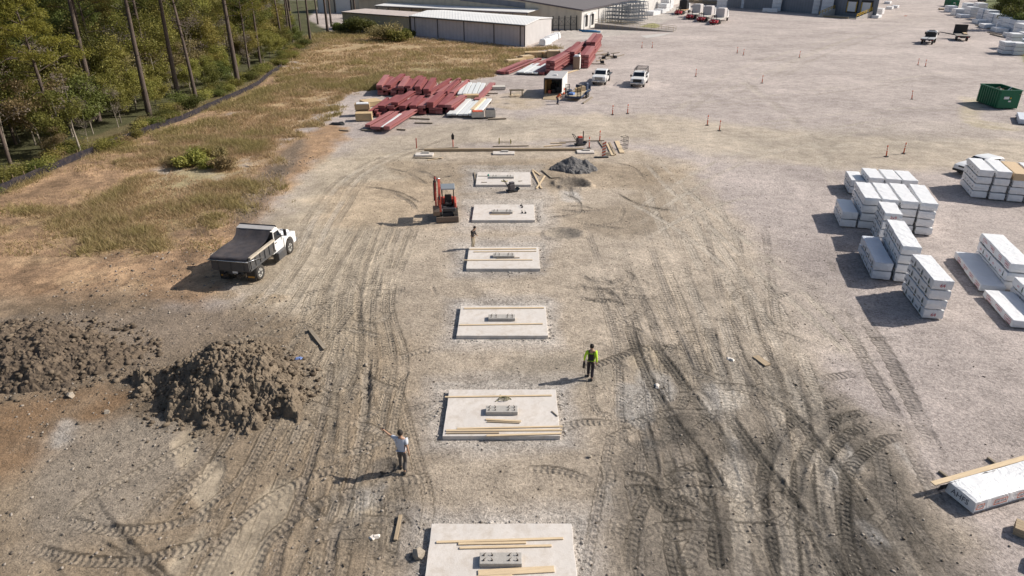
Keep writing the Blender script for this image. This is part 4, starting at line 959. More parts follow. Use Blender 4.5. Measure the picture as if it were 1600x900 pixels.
# coiled strap, level and small tools
p = P(788, 624.5, PT); m = MB(); pts = [(math.cos(a*.5)*(.30-.006*a), math.sin(a*.5)*(.13), .02+.004*a) for a in range(0, 26)]
m.tube(pts, .018, 5).tube([(.0, .1, .02), (-.18, .32, .03), (-.3, .2, .02)], .018, 5).tube([(-.25, -.05, .02), (-.4, -.16, .02)], .018, 5)
tag(m.build('strap', mat('khaki_webbing', (.22, .20, .10), .8), None, (p.x, p.y, p.z)), 'coiled khaki strap on the second nearest pad behind its pedestal', 'strap')
p = P(763, 275.3, PT); tag(MB().tube([(0, 0, 0), (0, 0, .12), (0, 0, .22)], [.10, .08, .02], 8).build('bottle', mat('teal_plastic', (.05, .25, .20), .4), None, p), 'small teal bottle on the left of the farthest pad', 'bottle')
p = P(788, 283.5, PT); tag(MB().bar((-.25, .1, .03), (0, -.1, .03), .06, .05).bar((0, -.1, .03), (.3, .05, .03), .05).build('drill', mat('yellow_tool', (.45, .38, .08), .5), None, p), 'small yellow power tool on the farthest pad', 'tool')
for k, (px, py) in enumerate(((814, 322), (816, 324.5), (816, 333), (821, 333.5))):
    p = P(px, py, PT); tag(MB().box((0, 0, .05), (.14, .08, .1)).tube([(0, 0, .1), (.05, .02, .22)], .02, 5).build('hand_tool', M_BLACK, None, p, k), 'small dark hand tool on the fifth nearest pad, '+['farthest back', 'second from the back', 'left of the front two', 'right of the front two'][k], 'tool', 'hand tools on the fifth pad')
# ---------------------------------------------------------------- the far line of timber and small footings
a = G(663, 236.5, .12); b = G(913, 235.5, .12)
tag(MB().box((0, 0, 0), ((b-a).length, .26, .24)).build('timber_beam', M_WOOD2, None, (a+b)/2+Vector((0, 0, .02)), ang(a, b), bevel=.01), 'very long squared timber lying across the site behind the pads', 'timber beam')
for x0, x1, y, lb in ((648, 676, 245, 'small pale footing under the left end of the long timber'), (770, 804, 243, 'small pale footing under the middle of the long timber'), (902, 929, 241, 'small pale footing under the right end of the long timber')):
    a = G(x0, y); b = G(x1, y); t = thing('small_footing', lb, 'footing', ((a.x+b.x)/2, a.y+.55, a.z), 0, 'small footings under the long timber'); MB().box((0, 0, -.03), ((b-a).length, 1.0, .34)).build('slab', M_PAD, t, bevel=.01); MB().box((.1, .25, .19), (.7, .3, .14)).build('pedestal', M_PED, t, bevel=.01)
for i, (x0, y0, x1, y1, w_, m_, lb) in enumerate(((655, 233.5, 700, 232, .18, M_WOODG, 'dark plank behind the left end of the long timber'), (700, 232, 716, 231, .2, M_WOODG, 'short dark plank behind the long timber at the shovel'), (770, 229.5, 826, 229, .16, M_WOODG, 'dark plank lying behind the middle of the long timber'),
        (850, 230, 878, 227, .14, M_WOOD, 'pale board behind the right part of the long timber'), (860, 224.5, 884, 224.3, .14, M_WOOD, 'pale board farthest behind the long timber'), (645, 247, 690, 248, .2, M_WOODG, 'dark plank in front of the left footing'), (668, 251, 692, 247, .07, M_WOOD, 'thin pale stick before the left footing'),
        (907, 221, 944, 220, .16, M_WOODG, 'dark plank behind the pair of stakes at the right'), (874, 223, 905, 221.5, .1, M_WOODG, 'thin dark pole beside the small engine'), (937, 222, 945, 233, .25, M_WOODG, 'dark plank leading toward the striped panel'),
        (949, 225, 958, 243.5, .34, M_WOOD, 'pale plank standing left of the pair at the right end'), (952, 224, 961, 242.5, .2, M_WOOD2, 'weathered plank stacked against the pale one at the right end'), (963.5, 221, 972, 239.5, .45, M_WOOD, 'wide pale plank at the far right end of the line'), (945, 239.5, 954, 239, .3, M_WOODG, 'dark block beside the striped panel, rear'), (945, 242, 955, 241.8, .3, M_WOODG, 'dark block beside the striped panel, front'),
        (832, 268, 846, 296, .14, M_WOOD, 'pale board right of the farthest pad, upright of the tilted cross'), (838, 296.5, 851, 276, .14, M_WOOD, 'pale board right of the farthest pad, slanting across another'), (832, 266, 844, 275, .12, M_WOOD, 'short pale board at the top of the crossed boards'), (847, 267, 862, 279, .16, M_WOODG, 'grey board beside the gravel heap'), (862, 279, 876, 279.6, .14, M_WOODG, 'short grey board touching the end of the one by the heap'),
        (741, 270, 744, 290, .1, M_WOODG, 'dark edge board along the left side of the farthest pad'), (484, 516, 508, 546, .20, M_WOODG, 'dark plank on the dirt beside the big mound'), (618, 845, 626, 806, .12, M_WOOD2, 'weathered board on the dirt left of the nearest pad'), (1180, 557, 1200, 571, .35, M_WOOD2, 'flat pale scrap panel on the dark mud'))):
    board('board', lb, G(x0, y0, .03), G(x1, y1, .03), w_, .06 if i != 11 else .12, m_, group='loose boards on the ground')
def stake(px, py, h, label, m_, r=.035):
    p = G(px, py); return tag(MB().box((0, 0, h/2-.1), (r*2, r, h+.2)).prism([(-r, h), (r, h), (0, h+.08)], 'y', -r/2, r/2).build('marker_stake', m_, None, p), label, 'stake')
M_PINKST = mat('pink_stake', (.55, .16, .12), .7, var=.2)
stake(651, 231.5, 1.0, 'thin pink marker stake at the left end of the long timber', M_PINKST, .05)
stake(911, 220.5, 1.0, 'dark marker stake near the small engine', M_WOODG, .06)
stake(780, 225, .55, 'short yellowish stake behind the middle of the long timber, left one', mat('ochre_stake', (.35, .30, .08), .8), .05)
stake(798, 225, .4, 'short yellowish stake behind the middle of the long timber, right one', MAT['ochre_stake'], .05)
a = G(778, 224.5, .15); b = G(800, 224.5, .15); tag(MB().bar(a, b, .04, .06).build('batter_board', M_WOODG), 'thin cross board between the two short yellowish stakes', 'board')
# shovel stuck upside down
p = G(708, 231); t = thing('shovel', 'upturned shovel with a dark blade and red handle stuck behind the long timber', 'shovel', p)
MB().tube([(0, 0, -.2), (0, 0, .85)], .05, 8).build('handle', mat('red_handle', (.5, .10, .07), .6), t)
MB().prism([(-.13, .85), (.13, .85), (.15, 1.25), (0, 1.5), (-.15, 1.25)], 'y', -.03, .03).build('blade', M_BLACK, t, bevel=.01)
# striped barricade panel
M_ORST = mat('orange_stripe', (.62, .13, .06), .6, var=.1); M_WHST = mat('white_stripe', (.72, .66, .6), .6)
p = G(943, 246); t = thing('barricade_panel', 'upright panel with slanting orange and white stripes on a flat foot', 'barricade', p, .1)
m = MB(); 
m.box((0, 0, .75), (.34, .05, 1.45), mi=1)
for k in range(5): z = .12+k*.28; m.prism([(-.172, z), (.172, z+.16), (.172, z+.30), (-.172, z+.14)], 'y', -.03, -.026, 0); m.prism([(-.172, z), (.172, z+.16), (.172, z+.30), (-.172, z+.14)], 'y', .026, .03, 0)
m.build('panel', [M_ORST, M_WHST], t); MB().box((-.2, 0, .05), (1.3, .35, .08)).build('foot', M_BLACK, t)
# wire basket / frame at the right end
p = G(977, 233); f = MB()
for k in range(5): f.bar((-.3+k*.15, 0, 0), (-.3+k*.15, 0, 1.2), .025)
for z in (0, .4, .8, 1.2): f.bar((-.3, 0, z), (.3, 0, z), .03); f.bar((-.3, .5, z), (.3, .5, z), .03); f.bar((-.3, 0, z), (-.3, .5, z), .03); f.bar((.3, 0, z), (.3, .5, z), .03)
tag(f.build('wire_cage', M_BLACK, None, p, .5), 'dark wire cage standing at the right end of the timber line', 'cage')
# small engine, compactor
def small_machine(px, py, label, cat, name, acc, s=1.0):
    p = G(px, py); t = thing(name, label, cat, p, .4)
    MB().box((0, 0, .08*s), (.75*s, .5*s, .1*s)).prism([(.3*s, .05*s), (.5*s, .2*s), (.5*s, .26*s), (.3*s, .12*s)], 'y', -.24*s, .24*s).build('base_plate', M_BLACK, t, bevel=.01)
    MB().box((-.05*s, 0, .36*s), (.42*s, .36*s, .42*s)).tube([(.0, .2*s, .42*s), (.0, .32*s, .42*s)], .13*s, 10).build('engine', M_TRIM, t, bevel=.03)
    MB().box((-.02*s, 0, .64*s), (.34*s, .26*s, .14*s)).build('fuel_tank', acc, t, bevel=.03)
    MB().tube([(-.2*s, -.2*s, .3*s), (-.6*s, -.2*s, .9*s), (-.6*s, .2*s, .9*s), (-.2*s, .2*s, .3*s)], .025*s, 6).build('handle', M_BLACK, t)
    return t
small_machine(800, 300, 'black plate compactor in front of the farthest pad', 'compactor', 'plate_compactor', M_TRIM, 1.15)
small_machine(906, 227, 'small red-tanked engine behind the right end of the timber line', 'generator', 'portable_generator', mat('red_tank', (.5, .06, .03), .4), 1.3)
# ---------------------------------------------------------------- mounds
def heap(name, label, cx, cy, rx, ry, h, m_, seed, chunk=.18, lobes=(), n=210, cat='mound', flat_top=0, noise_s=.55):
    xs = np.linspace(-1.35, 1.35, n); X, Y = np.meshgrid(xs, xs); wx, wy = X*rx, Y*ry
    d = np.hypot(X, Y)*(1+.95*(fbm(wx+cx, wy+cy, max(rx, ry)*.55, seed, 4)-.5))
    z = h*np.clip(1-d, 0, 1)**.85
    if flat_top: z = np.minimum(z, h*flat_top)+.2*np.maximum(z-h*flat_top, 0)
    for lx, ly, lr, lh in lobes: z = np.maximum(z, 0)+lh*np.exp(-((wx-lx)**2+(wy-ly)**2)/(lr*lr))*(d < 1.3)
    e = sstep(1.35, .85, d) if False else 1-sstep(.8, 1.32, d)
    ch = fbm(wx+cx, wy+cy, noise_s, seed+3, 4, .6)-.5; c2 = np.abs(fbm(wx, wy, .26, seed+5, 3, .65)-.5); c3 = vnoise(wx, wy, .09, seed+9)-.5
    z = z+e*(ch*chunk*2.6+c2*chunk*1.5+c3*chunk*.25)
    z = z*1.0-.12*(1-e)-.05
    gz = np.array([[gh(cx+a, cy+b) for a in (wx[0, ::15])] for b in wy[::15, 0]]).mean()*0
    verts = np.stack([wx, wy, z+gz], -1).reshape(-1, 3).astype(np.float32); idx = (np.arange(n-1)[:, None]*n+np.arange(n-1)[None, :]).ravel().astype(np.int32)
    dd = d.ravel(); keep = dd[idx] < 1.32; idx = idx[keep]
    fc = np.stack([idx, idx+1, idx+n+1, idx+n], 1); me = bpy.data.meshes.new(name); me.vertices.add(n*n); me.vertices.foreach_set('co', verts.ravel()); me.loops.add(len(idx)*4); me.loops.foreach_set('vertex_index', fc.ravel()); me.polygons.add(len(idx)); me.polygons.foreach_set('loop_start', np.arange(0, len(idx)*4, 4, dtype=np.int32)); me.update(calc_edges=True)
    bm = bmesh.new(); bm.from_mesh(me); bmesh.ops.delete(bm, geom=[v for v in bm.verts if not v.link_faces], context='VERTS'); bm.to_mesh(me); bm.free()
    me.materials.append(m_); o = bpy.data.objects.new(name, me); COL.objects.link(o); o.location = (cx, cy, 0); tag(o, label, cat); return o, (lambda x, y: float(z[int(np.clip((y-cy)/ry/2.7*(n-1)+(n-1)/2, 0, n-1)), int(np.clip((x-cx)/rx/2.7*(n-1)+(n-1)/2, 0, n-1))]))
M_CLAY = mat('clay_clods', (.150, .118, .086), .95, var=.5, vscale=3.2, bump=3.0, bscale=14, dirt=.5, dcol=(.30, .24, .17))
M_CLAY2 = mat('brown_clay', (.10, .076, .056), .95, var=.45, vscale=2.2, bump=3.0, bscale=12, dirt=.5, dcol=(.24, .18, .12))
M_GRAVELHEAP = mat('dark_gravel', (.135, .13, .13), .9, var=.6, vscale=9, bump=3, bscale=16)
a = P(350, 608); h1, f1 = heap('dirt_mound', 'steep mound of grey-brown excavated clods in the left middle of the site', a.x+.25, a.y+.2, 3.4, 2.9, 1.9, M_CLAY, 71, .30, lobes=((-.4, .4, 1.2, .35), (1.5, -.5, .9, .3)), n=420, flat_top=.72)
b = P(25, 560); h2, f2 = heap('dirt_mound', 'broad low dark brown mound with a smooth-dumped top at the left border', b.x, b.y, 5.6, 3.3, 1.5, M_CLAY2, 72, .24, lobes=((1.5, 1.0, 1.3, .25), (-2, -.5, 1.6, .2)), n=420, flat_top=.75)
c = P(893, 263); h3, f3 = heap('gravel_heap', 'small dark heap of crushed stone behind the farthest pad', c.x, c.y, 2.1, 1.7, 1.15, M_GRAVELHEAP, 73, .09, lobes=((1.3, -.1, .5, .45),), n=220, noise_s=.6)
# clods and stones
def clod_mesh(seed):
    bm = bmesh.new(); bmesh.ops.create_icosphere(bm, subdivisions=1, radius=1); r = random.Random(seed)
    for v in bm.verts: v.co *= r.uniform(.45, 1.25)
    v = np.array([q.co[:] for q in bm.verts], np.float32); f = np.array([[q.index for q in g.verts] for g in bm.faces], np.int32); bm.free(); return v, f
CM = [clod_mesh(k) for k in range(6)]
def scatter(name, label, pts, sizes, m_, seed=0, flat=.7):
    r = np.random.RandomState(seed); V = []; Fc = []; off = 0; T = []
    for (x, y, z), s in zip(pts, sizes):
        v, f = CM[r.randint(6)]; a = r.uniform(0, 6.28); c_, s_ = math.cos(a), math.sin(a)
        q = v*np.array([s*r.uniform(.7, 1.3), s*r.uniform(.7, 1.3), s*flat]); q = np.stack([q[:, 0]*c_-q[:, 1]*s_+x, q[:, 0]*s_+q[:, 1]*c_+y, q[:, 2]+z+s*.2], 1)
        V.append(q); Fc.append(f+off); off += len(v); T.append(np.full(len(v), r.rand()))
    V = np.concatenate(V).astype(np.float32); Fc = np.concatenate(Fc).astype(np.int32); me = bpy.data.meshes.new(name); me.vertices.add(len(V)); me.vertices.foreach_set('co', V.ravel()); me.loops.add(Fc.size); me.loops.foreach_set('vertex_index', Fc.ravel()); me.polygons.add(len(Fc)); me.polygons.foreach_set('loop_start', np.arange(0, Fc.size, 3, dtype=np.int32)); me.update(calc_edges=True)
    at = me.attributes.new('tone', 'FLOAT', 'POINT'); at.data.foreach_set('value', np.concatenate(T).astype(np.float32)); me.materials.append(m_)
    o = bpy.data.objects.new(name, me); COL.objects.link(o); return tag(o, label, None, kind='stuff')
def tonemat(name, c0, c1):
    m = bpy.data.materials.new(name); m.use_nodes = True; nt = m.node_tree; a = nt.nodes.new('ShaderNodeAttribute'); a.attribute_name = 'tone'; mx = nt.nodes.new('ShaderNodeMix'); mx.data_type = 'RGBA'
    nt.links.new(a.outputs['Fac'], mx.inputs[0]); mx.inputs[6].default_value = (*c0, 1); mx.inputs[7].default_value = (*c1, 1); b = nt.nodes['Principled BSDF']; nt.links.new(mx.outputs[2], b.inputs['Base Color']); b.inputs['Roughness'].default_value = .95; b.inputs['Specular IOR Level'].default_value = .2; return m
_n = np.random.RandomState(9); pts = []; sz = []
for (cx, cy, rx, ry, ff, n_) in ((a.x+.25, a.y+.2, 3.4, 2.9, f1, 2200), (b.x, b.y, 5.6, 3.3, f2, 2800)):
    for k in range(n_):
        an = _n.uniform(0, 6.28); d = math.sqrt(_n.rand())*1.22; x = cx+math.cos(an)*rx*d; y = cy+math.sin(an)*ry*d
        pts.append((x, y, max(ff(x, y), gh(x, y)))); sz.append(.012+.17*_n.rand()**5)
scatter('dirt_clods', 'loose clods covering the dirt mounds', pts, sz, tonemat('clod_tone', (.075, .058, .043), (.19, .15, .11)), 3)
pts = []; sz = []
while len(pts) < 15000:
    x = _n.uniform(-26, 22); y = 14+_n.rand()**1.4*50
    j = min(np.searchsorted(gy, y), NY-1); i = min(np.searchsorted(gx, x), NX-1)
    if _n.rand() > .25+CLOD[j, i]+.6*max(0, NB[j, i]) or GRASSM[j, i] > .5: continue
    if any(x0-.1 < x < x1+.1 and y0-.1 < y < y1+.1 for x0, x1, y0, y1 in PADW): continue
    pts.append((x, y, GZ[j, i])); sz.append((.010+.045*_n.rand()**5)*(1+.9*CLOD[j, i]))
scatter('loose_stones', 'loose stones and crumbs of earth over the site', pts, sz, tonemat('stone_tone', (.10, .08, .06), (.34, .30, .26)), 4)
pts = []; sz = []
for x0, x1, y0, y1 in PADW:
    for k in range(260):
        s = _n.randint(4); u = _n.rand()
        x, y = ((x0+u*(x1-x0), y0-.12-.25*_n.rand()), (x0+u*(x1-x0), y1+.08+.2*_n.rand()), (x0-.15-.3*_n.rand(), y0+u*(y1-y0)), (x1+.1+.25*_n.rand(), y0+u*(y1-y0)))[s]
        pts.append((x, y, gh(x, y))); sz.append(.012+.07*_n.rand()**4)
scatter('rubble', 'pale concrete crumbs spilled round the pads', pts, sz, tonemat('rubble_tone', (.20, .18, .16), (.46, .43, .40)), 5)
for i, (px, py, s, lb) in enumerate(((652, 868, .26, 'big pale rock against the left side of the nearest pad'), (388, 622, .22, 'tan boulder on the front foot of the steep mound'), (110, 620, .20, 'lone clod on the soil before the broad mound'), (442, 622, .10, 'flat pale stone right of the steep mound'), (922, 714, .10, 'small pale stone right of the second nearest pad'), (167, 645, .13, 'pale chunk on the tracks below the steep mound'), (571, 570, .12, 'small white scrap on the dirt between mound and pads'))):
    v, f = CM[i % 6]; p = G(px, py, s*.35); me = MB(); me.add([tuple(q*s) for q in v], [tuple(g) for g in f]); tag(me.build('rock', mat('pale_rock', (.36, .31, .25), .9, var=.3, vscale=6, bump=1), None, p), lb, 'rock')
# ---------------------------------------------------------------- delineator posts
M_DEL = mat('delineator_orange', (.68, .12, .045), .5, var=.12, vscale=3)
def make_post():
    t = thing('delineator_post', None, 'traffic post', (0, 0, 0), 0, 'orange delineator posts')
    MB().tube([(0, 0, .05), (0, 0, 1.1), (0, 0, 1.15)], [.055, .05, .02], 10).build('post', M_DEL, t)
    MB().box((0, 0, .035), (.34, .34, .06), taper=.85).build('base', M_BLACK, t)
    for z in (.62, .82): MB().tube([(0, 0, z), (0, 0, z+.10)], .058, 10).build('band', M_WHST, t)
    return t
dp_ = make_post()
DELS = [(1002.8, 75, 'left post of the pair beyond the steel stacks'), (1019, 75, 'right post of the pair beyond the steel stacks'), (1151.7, 83, 'left post of the pair below the red forklifts'), (1161.5, 86.3, 'right post of the pair below the red forklifts'), (1087, 119.5, 'lone post right of the two white work trucks'),
        (1190.5, 130, 'lone post in the middle of the far yard'), (957, 179.3, 'left post of the pair below the equipment trailer'), (980.5, 177.8, 'right post of the pair below the equipment trailer'), (1105, 195.7, 'left post of the pair in the middle yard'), (1124, 204, 'right post of the pair in the middle yard'),
        (1249, 90, 'lone small post in the upper yard'), (1434, 102, 'left post of the pair below the flatbed truck'), (1446, 104, 'right post of the pair below the flatbed truck'), (1424.5, 155, 'lone post left of the green dumpster'), (1384.5, 244.8, 'left post of the pair above the white timber stacks'), (1411.7, 240, 'right post of the pair above the white timber stacks'),
        (920.4, 231.5, 'post at the right end of the long timber'), (937, 221, 'post behind the striped panel')]
for i, (px, py, lb) in enumerate(DELS):
    p = G(px, py); q = lb+', orange on a black foot'; 
    if i == 0: dp_.location = p; dp_['label'] = q
    else:
        o = dup(dp_, p, i*.7, q)
        if px > 1300: o.rotation_euler[1] = .10
for i, (px, py, m_, lb) in enumerate(((465, 561, M_PINKST, 'faded scrap of blue cloth beside the steep mound'), (1027, 603, M_WHST, 'pale scrap on the crust right of the person in lime'), (1143, 562, M_WHST, 'small white scrap on the dark mud'), (588, 838, M_WHST, 'crumpled white sheet on the dirt left of the nearest pad'), (398, 225, M_WHST, 'white scrap in the dry scrub'))):
    q = MB(); q.box((0, 0, .05), (.28, .16, .08), .4, taper=.5).box((.12, .05, .04), (.2, .22, .05), 1.0, taper=.6); tag(q.build('litter', mat('blue_cloth', (.15, .22, .45), .8) if i == 0 else m_, None, G(px, py), i), lb, 'litter')
tag(MB().bar((-.5, 0, .06), (.5, 0, .06), .12).build('fallen_post', M_DEL, None, G(1415, 25), .3), 'orange post lying flat near the far dock', 'traffic post')
# ---------------------------------------------------------------- wrapped timber bundles
def wrapmat(name, col=(.70, .715, .74)):
    m = mat(name, col, .42, var=.05, vscale=1.5, spec=.5, dirt=.16, dcol=(.50, .46, .42))
    nt = m.node_tree; N = nt.nodes; L = nt.links; b = N['Principled BSDF']; tc = N.new('ShaderNodeTexCoord')
    oi = N.new('ShaderNodeObjectInfo'); ad = N.new('ShaderNodeVectorMath'); ad.operation = 'ADD'; L.new(tc.outputs['Object'], ad.inputs[0]); cm = N.new('ShaderNodeCombineXYZ')
    k = N.new('ShaderNodeMath'); k.operation = 'MULTIPLY'; k.inputs[1].default_value = 37; L.new(oi.outputs['Random'], k.inputs[0]); L.new(k.outputs[0], cm.inputs[0]); L.new(k.outputs[0], cm.inputs[2]); L.new(cm.outputs[0], ad.inputs[1])
    n = N.new('ShaderNodeTexNoise'); n.inputs['Scale'].default_value = 1.6; n.inputs['Detail'].default_value = 5; n.inputs['Distortion'].default_value = 1.6; L.new(ad.outputs[0], n.inputs['Vector'])
    r_ = N.new('ShaderNodeMath'); r_.operation = 'SUBTRACT'; r_.inputs[1].default_value = .5; L.new(n.outputs[0], r_.inputs[0]); a_ = N.new('ShaderNodeMath'); a_.operation = 'ABSOLUTE'; L.new(r_.outputs[0], a_.inputs[0])
    bp = N.new('ShaderNodeBump'); bp.inputs['Strength'].default_value = .9; bp.inputs['Distance'].default_value = .10; L.new(a_.outputs[0], bp.inputs['Height']); L.new(bp.outputs[0], b.inputs['Normal']); return m
M_WRAP = wrapmat('lumber_wrap', (.76, .77, .79)); M_WRAPB = wrapmat('blue_white_wrap', (.60, .64, .71))
M_INKR = mat('red_ink', (.50, .045, .06), .6); M_INKG = mat('dark_green_ink', (.03, .07, .06), .6); M_INKK = mat('grey_ink', (.10, .11, .14), .6); M_INKB = mat('blue_ink', (.05, .06, .22), .6)
_TX = {}
def textmesh(s, size, m_, key=None):
    k = (s, size, m_.name)
    if k in _TX: return _TX[k]
    c = bpy.data.curves.new('lettering', 'FONT'); c.body = s; c.size = size; c.align_x = 'CENTER'; c.align_y = 'CENTER'; c.resolution_u = 2; c.extrude = .002
    o = bpy.data.objects.new('lettering', c); COL.objects.link(o); bpy.context.view_layer.update(); dg = bpy.context.evaluated_depsgraph_get()
    me = bpy.data.meshes.new_from_object(o.evaluated_get(dg)); bpy.data.objects.remove(o); bpy.data.curves.remove(c); me.materials.clear(); me.materials.append(m_); _TX[k] = me; return me
def letter(s, size, m_, parent, loc, rot, name='lettering'):
    o = bpy.data.objects.new(name, textmesh(s, size, m_)); COL.objects.link(o); o.parent = parent; o.location = loc; o.rotation_euler = rot; return o
_BM = {}
def bundle_mesh(L, W_, H, m_, seed):
    k = (round(L, 1), round(W_, 2), round(H, 2), m_.name, seed % 4)
    if k in _BM: return _BM[k]
    r = random.Random(seed % 4+3); nx, ny, nz = 10, 4, 3; bm = bmesh.new(); bmesh.ops.create_cube(bm, size=1)
    bmesh.ops.subdivide_edges(bm, edges=[e for e in bm.edges if abs(e.verts[0].co.x-e.verts[1].co.x) > .5], cuts=9, use_grid_fill=True)
    bmesh.ops.subdivide_edges(bm, edges=[e for e in bm.edges if abs(e.verts[0].co.y-e.verts[1].co.y) > .5], cuts=3, use_grid_fill=True)
    bmesh.ops.subdivide_edges(bm, edges=[e for e in bm.edges if abs(e.verts[0].co.z-e.verts[1].co.z) > .5], cuts=2, use_grid_fill=True)
    for v in bm.verts:
        x, y, z = v.co; j = .014
        v.co = Vector((x*L+r.uniform(-j, j), y*W_+r.uniform(-j, j), z*H+r.uniform(-j, j)*.7))
        if abs(x) > .49 and abs(z) > .49: v.co.x *= 1-.012
        if z < -.49: v.co.z += .01
    bmesh.ops.bevel(bm, geom=[e for e in bm.edges if len(e.link_faces) == 2 and e.calc_face_angle(0) > .9], offset=.018, segments=2, affect='EDGES')
    me = bpy.data.meshes.new('wrap'); bm.to_mesh(me); bm.free(); me.materials.append(m_)
    for p in me.polygons: p.use_smooth = False
    _BM[k] = me; return me
def tree_mark(h=.36):   # a small conifer emblem, in the x-z plane
    m = MB(); y = -.004
    for k in range(4): z = h*(.2+.2*k); w_ = h*.34*(1-.2*k); m.add([(-w_, y, z), (w_, y, z), (0, y, z+h*.32)], [(0, 1, 2)])
    m.add([(-h*.05, y, 0), (h*.05, y, 0), (h*.05, y, h*.2), (-h*.05, y, h*.2)], [(0, 1, 2, 3)]); return m
def frame_mark(w_, h, t=.025):
    m = MB(); y = -.004
    for a, b, c, d in ((-w_/2, w_/2, h/2-t, h/2), (-w_/2, w_/2, -h/2, -h/2+t), (-w_/2, -w_/2+t, -h/2+t, h/2-t), (w_/2-t, w_/2, -h/2+t, h/2-t)): m.add([(a, y, c), (b, y, c), (b, y, d), (a, y, d)], [(0, 1, 2, 3)])
    return m
_MK = {}
def markobj(name, key, fn, m_, parent, loc, rz):
    if key not in _MK: o = fn().build(name, m_, parent, loc, rz, fix=False); _MK[key] = o.data; return o
    o = bpy.data.objects.new(name, _MK[key]); COL.objects.link(o); o.parent = parent; o.location = loc; o.rotation_euler = (0, 0, rz); return o
_bn = [0]
def bundle(x, y, z, rz, L, W_, H, label, group, style='dots', m_=None, end=None, small=False):
    """x,y = corner at the near left (front face on the left of the long axis rz)"""
    _bn[0] += 1; sd = _bn[0]; r = random.Random(sd); m_ = m_ or M_WRAP
    ux, uy = math.cos(rz), math.sin(rz); vx, vy = math.sin(rz), -math.cos(rz)     # v = to the right of the long axis
    cx = x+ux*L/2+vx*W_/2; cy = y+uy*L/2+vy*W_/2
    if small:
        o = bpy.data.objects.new('timber_bundle', bundle_mesh(L, W_-.03, H-.05, m_, sd)); COL.objects.link(o); o.location = (cx, cy, z+H/2); o.rotation_euler = (0, 0, rz+r.uniform(-.03, .03)); return tag(o, label, 'timber bundle', group)
    t = thing('timber_bundle', label, 'timber bundle', (cx, cy, z), rz+r.uniform(-.012, .012), group)
    o = bpy.data.objects.new('wrap', bundle_mesh(L, W_-.035, H-.065, m_, sd)); COL.objects.link(o); o.parent = t; o.location = (r.uniform(-.03, .03), r.uniform(-.015, .015), H/2+.03)
    for s in (-.36, 0, .36): MB().box((L*s, 0, .02), (.09, W_*.96, .04)).build('bearer', M_WOOD2, t)
    # marks on the long left side (+y local) ; local +y is left of long axis
    yy = (W_-.035)/2+.012
    if style == 'dots':
        n = int(L/.75)
        for k in range(n): markobj('print_mark', 'dash', lambda: MB().add([(-.09, -.004, -.03), (.05, -.004, -.05), (.09, -.004, .05), (-.04, -.004, .06)], [(0, 1, 2, 3)]), M_INKK, t, (-L/2+.4+k*.75+r.uniform(-.05, .05), yy, H*.5), math.pi)
    if style in ('tree', 'treered'):
        n = int(L/1.1)
        for k in range(n):
            xx = -L/2+.5+k*1.1; markobj('tree_emblem', 'tree', lambda: tree_mark(.34), M_INKG, t, (xx, yy, H*.22), math.pi)
            if style == 'treered': letter('RO', .17, M_INKR, t, (xx+.45, yy+.003, H*.5), (math.pi/2, 0, math.pi))
            else: letter('LUMBER', .12, M_INKK, t, (xx+.5, yy+.003, H*.45), (math.pi/2, 0, math.pi))
    if style == 'redbox':
        n = int(L/1.15)
        for k in range(n):
            xx = -L/2+.55+k*1.15; markobj('red_frame', 'rf', lambda: frame_mark(.72, .26), M_INKR, t, (xx, yy, H*.55), math.pi); letter('CANFOR', .13, M_INKR, t, (xx, yy+.003, H*.55), (math.pi/2, 0, math.pi))
        MB().box((0, yy-.006, .085), (L*.985, .012, .045)).build('stripe', M_INKK, t)
    if end: letter(end, .26, M_INKR, t, (-L/2-.012, 0, H*.52), (math.pi/2, 0, -math.pi/2), 'painted_number')
    return t
LEV = ['bottom', 'second', 'third', 'top', 'fifth']
def levname(k, n):
    if n == 1: return 'single'
    if k == n-1: return 'topmost'
    return ['bottom', 'second-up', 'third-up', 'fourth-up', 'fifth-up'][k]
def stack(x, y, rz, L, W_, H, n, where, group, style='dots', m_=None, ends=None, small=False, z0=0.0):
    for k in range(n):
        r = random.Random(int(x*100+k)); st = style[k] if isinstance(style, (list, tuple)) else style
        lb = (levname(k, n)+' white bundle, ' if n > 1 else 'white wrapped bundle, ')+where
        bundle(x+r.uniform(-.03, .03), y+r.uniform(-.03, .03), z0+.0+k*H+(.0), rz, L+r.uniform(-.03, .03), W_, H, lb, group, st, m_, (ends[k] if ends else None), small)
H_ = .575; GB = 'white timber bundles in the middle-right cluster'
dirB = R(75); 
# rear row
x0, y0 = P(1326, 303).x, P(1326, 303).y
stack(x0-.05, y0, dirB, 2.7, 1.05, H_, 2, 'short left end of the rear row', GB)
for k, n in ((1, 3), (2, 3), (3, 3)): stack(27.85+(k-1)*1.16+.0, 51.5-(k-1)*.33, R(77), 2.8, 1.1, H_, n, ORDN[k-1]+' column of the rear row', GB)
# main row of five columns
stack(23.2, 45.35, dirB, 3.0, 1.06, H_, 2, 'low left end of the five-column row', GB)
for k in range(1, 5): stack(23.2+k*1.12, 45.35-k*.36, dirB+(.0 if k < 4 else -.05), 3.6+.22*k, 1.06, H_, 4, ORDN[k]+' column of the five-column row', GB)
# front chain of stacks
stack(24.2, 41.9, R(74), 2.5, 1.08, H_, 4, 'in the short stack marked 2x9 before the five-column row', GB, 'tree', ends=[None, None, None, '2x9'])
stack(22.5, 36.35, R(74), 4.6, 1.05, H_, 4, 'in the long four-high stack beside the low pair', GB, 'tree')
stack(21.35, 36.7, R(75), 4.4, 1.03, H_, 2, 'in the low two-high stack left of the long one', GB, 'tree', M_WRAPB)
stack(21.75, 31.8, R(79.5), 3.5, 1.02, H_, 4, 'in the nearest stack painted 64', GB, 'tree', ends=['64', '64', None, '64'])
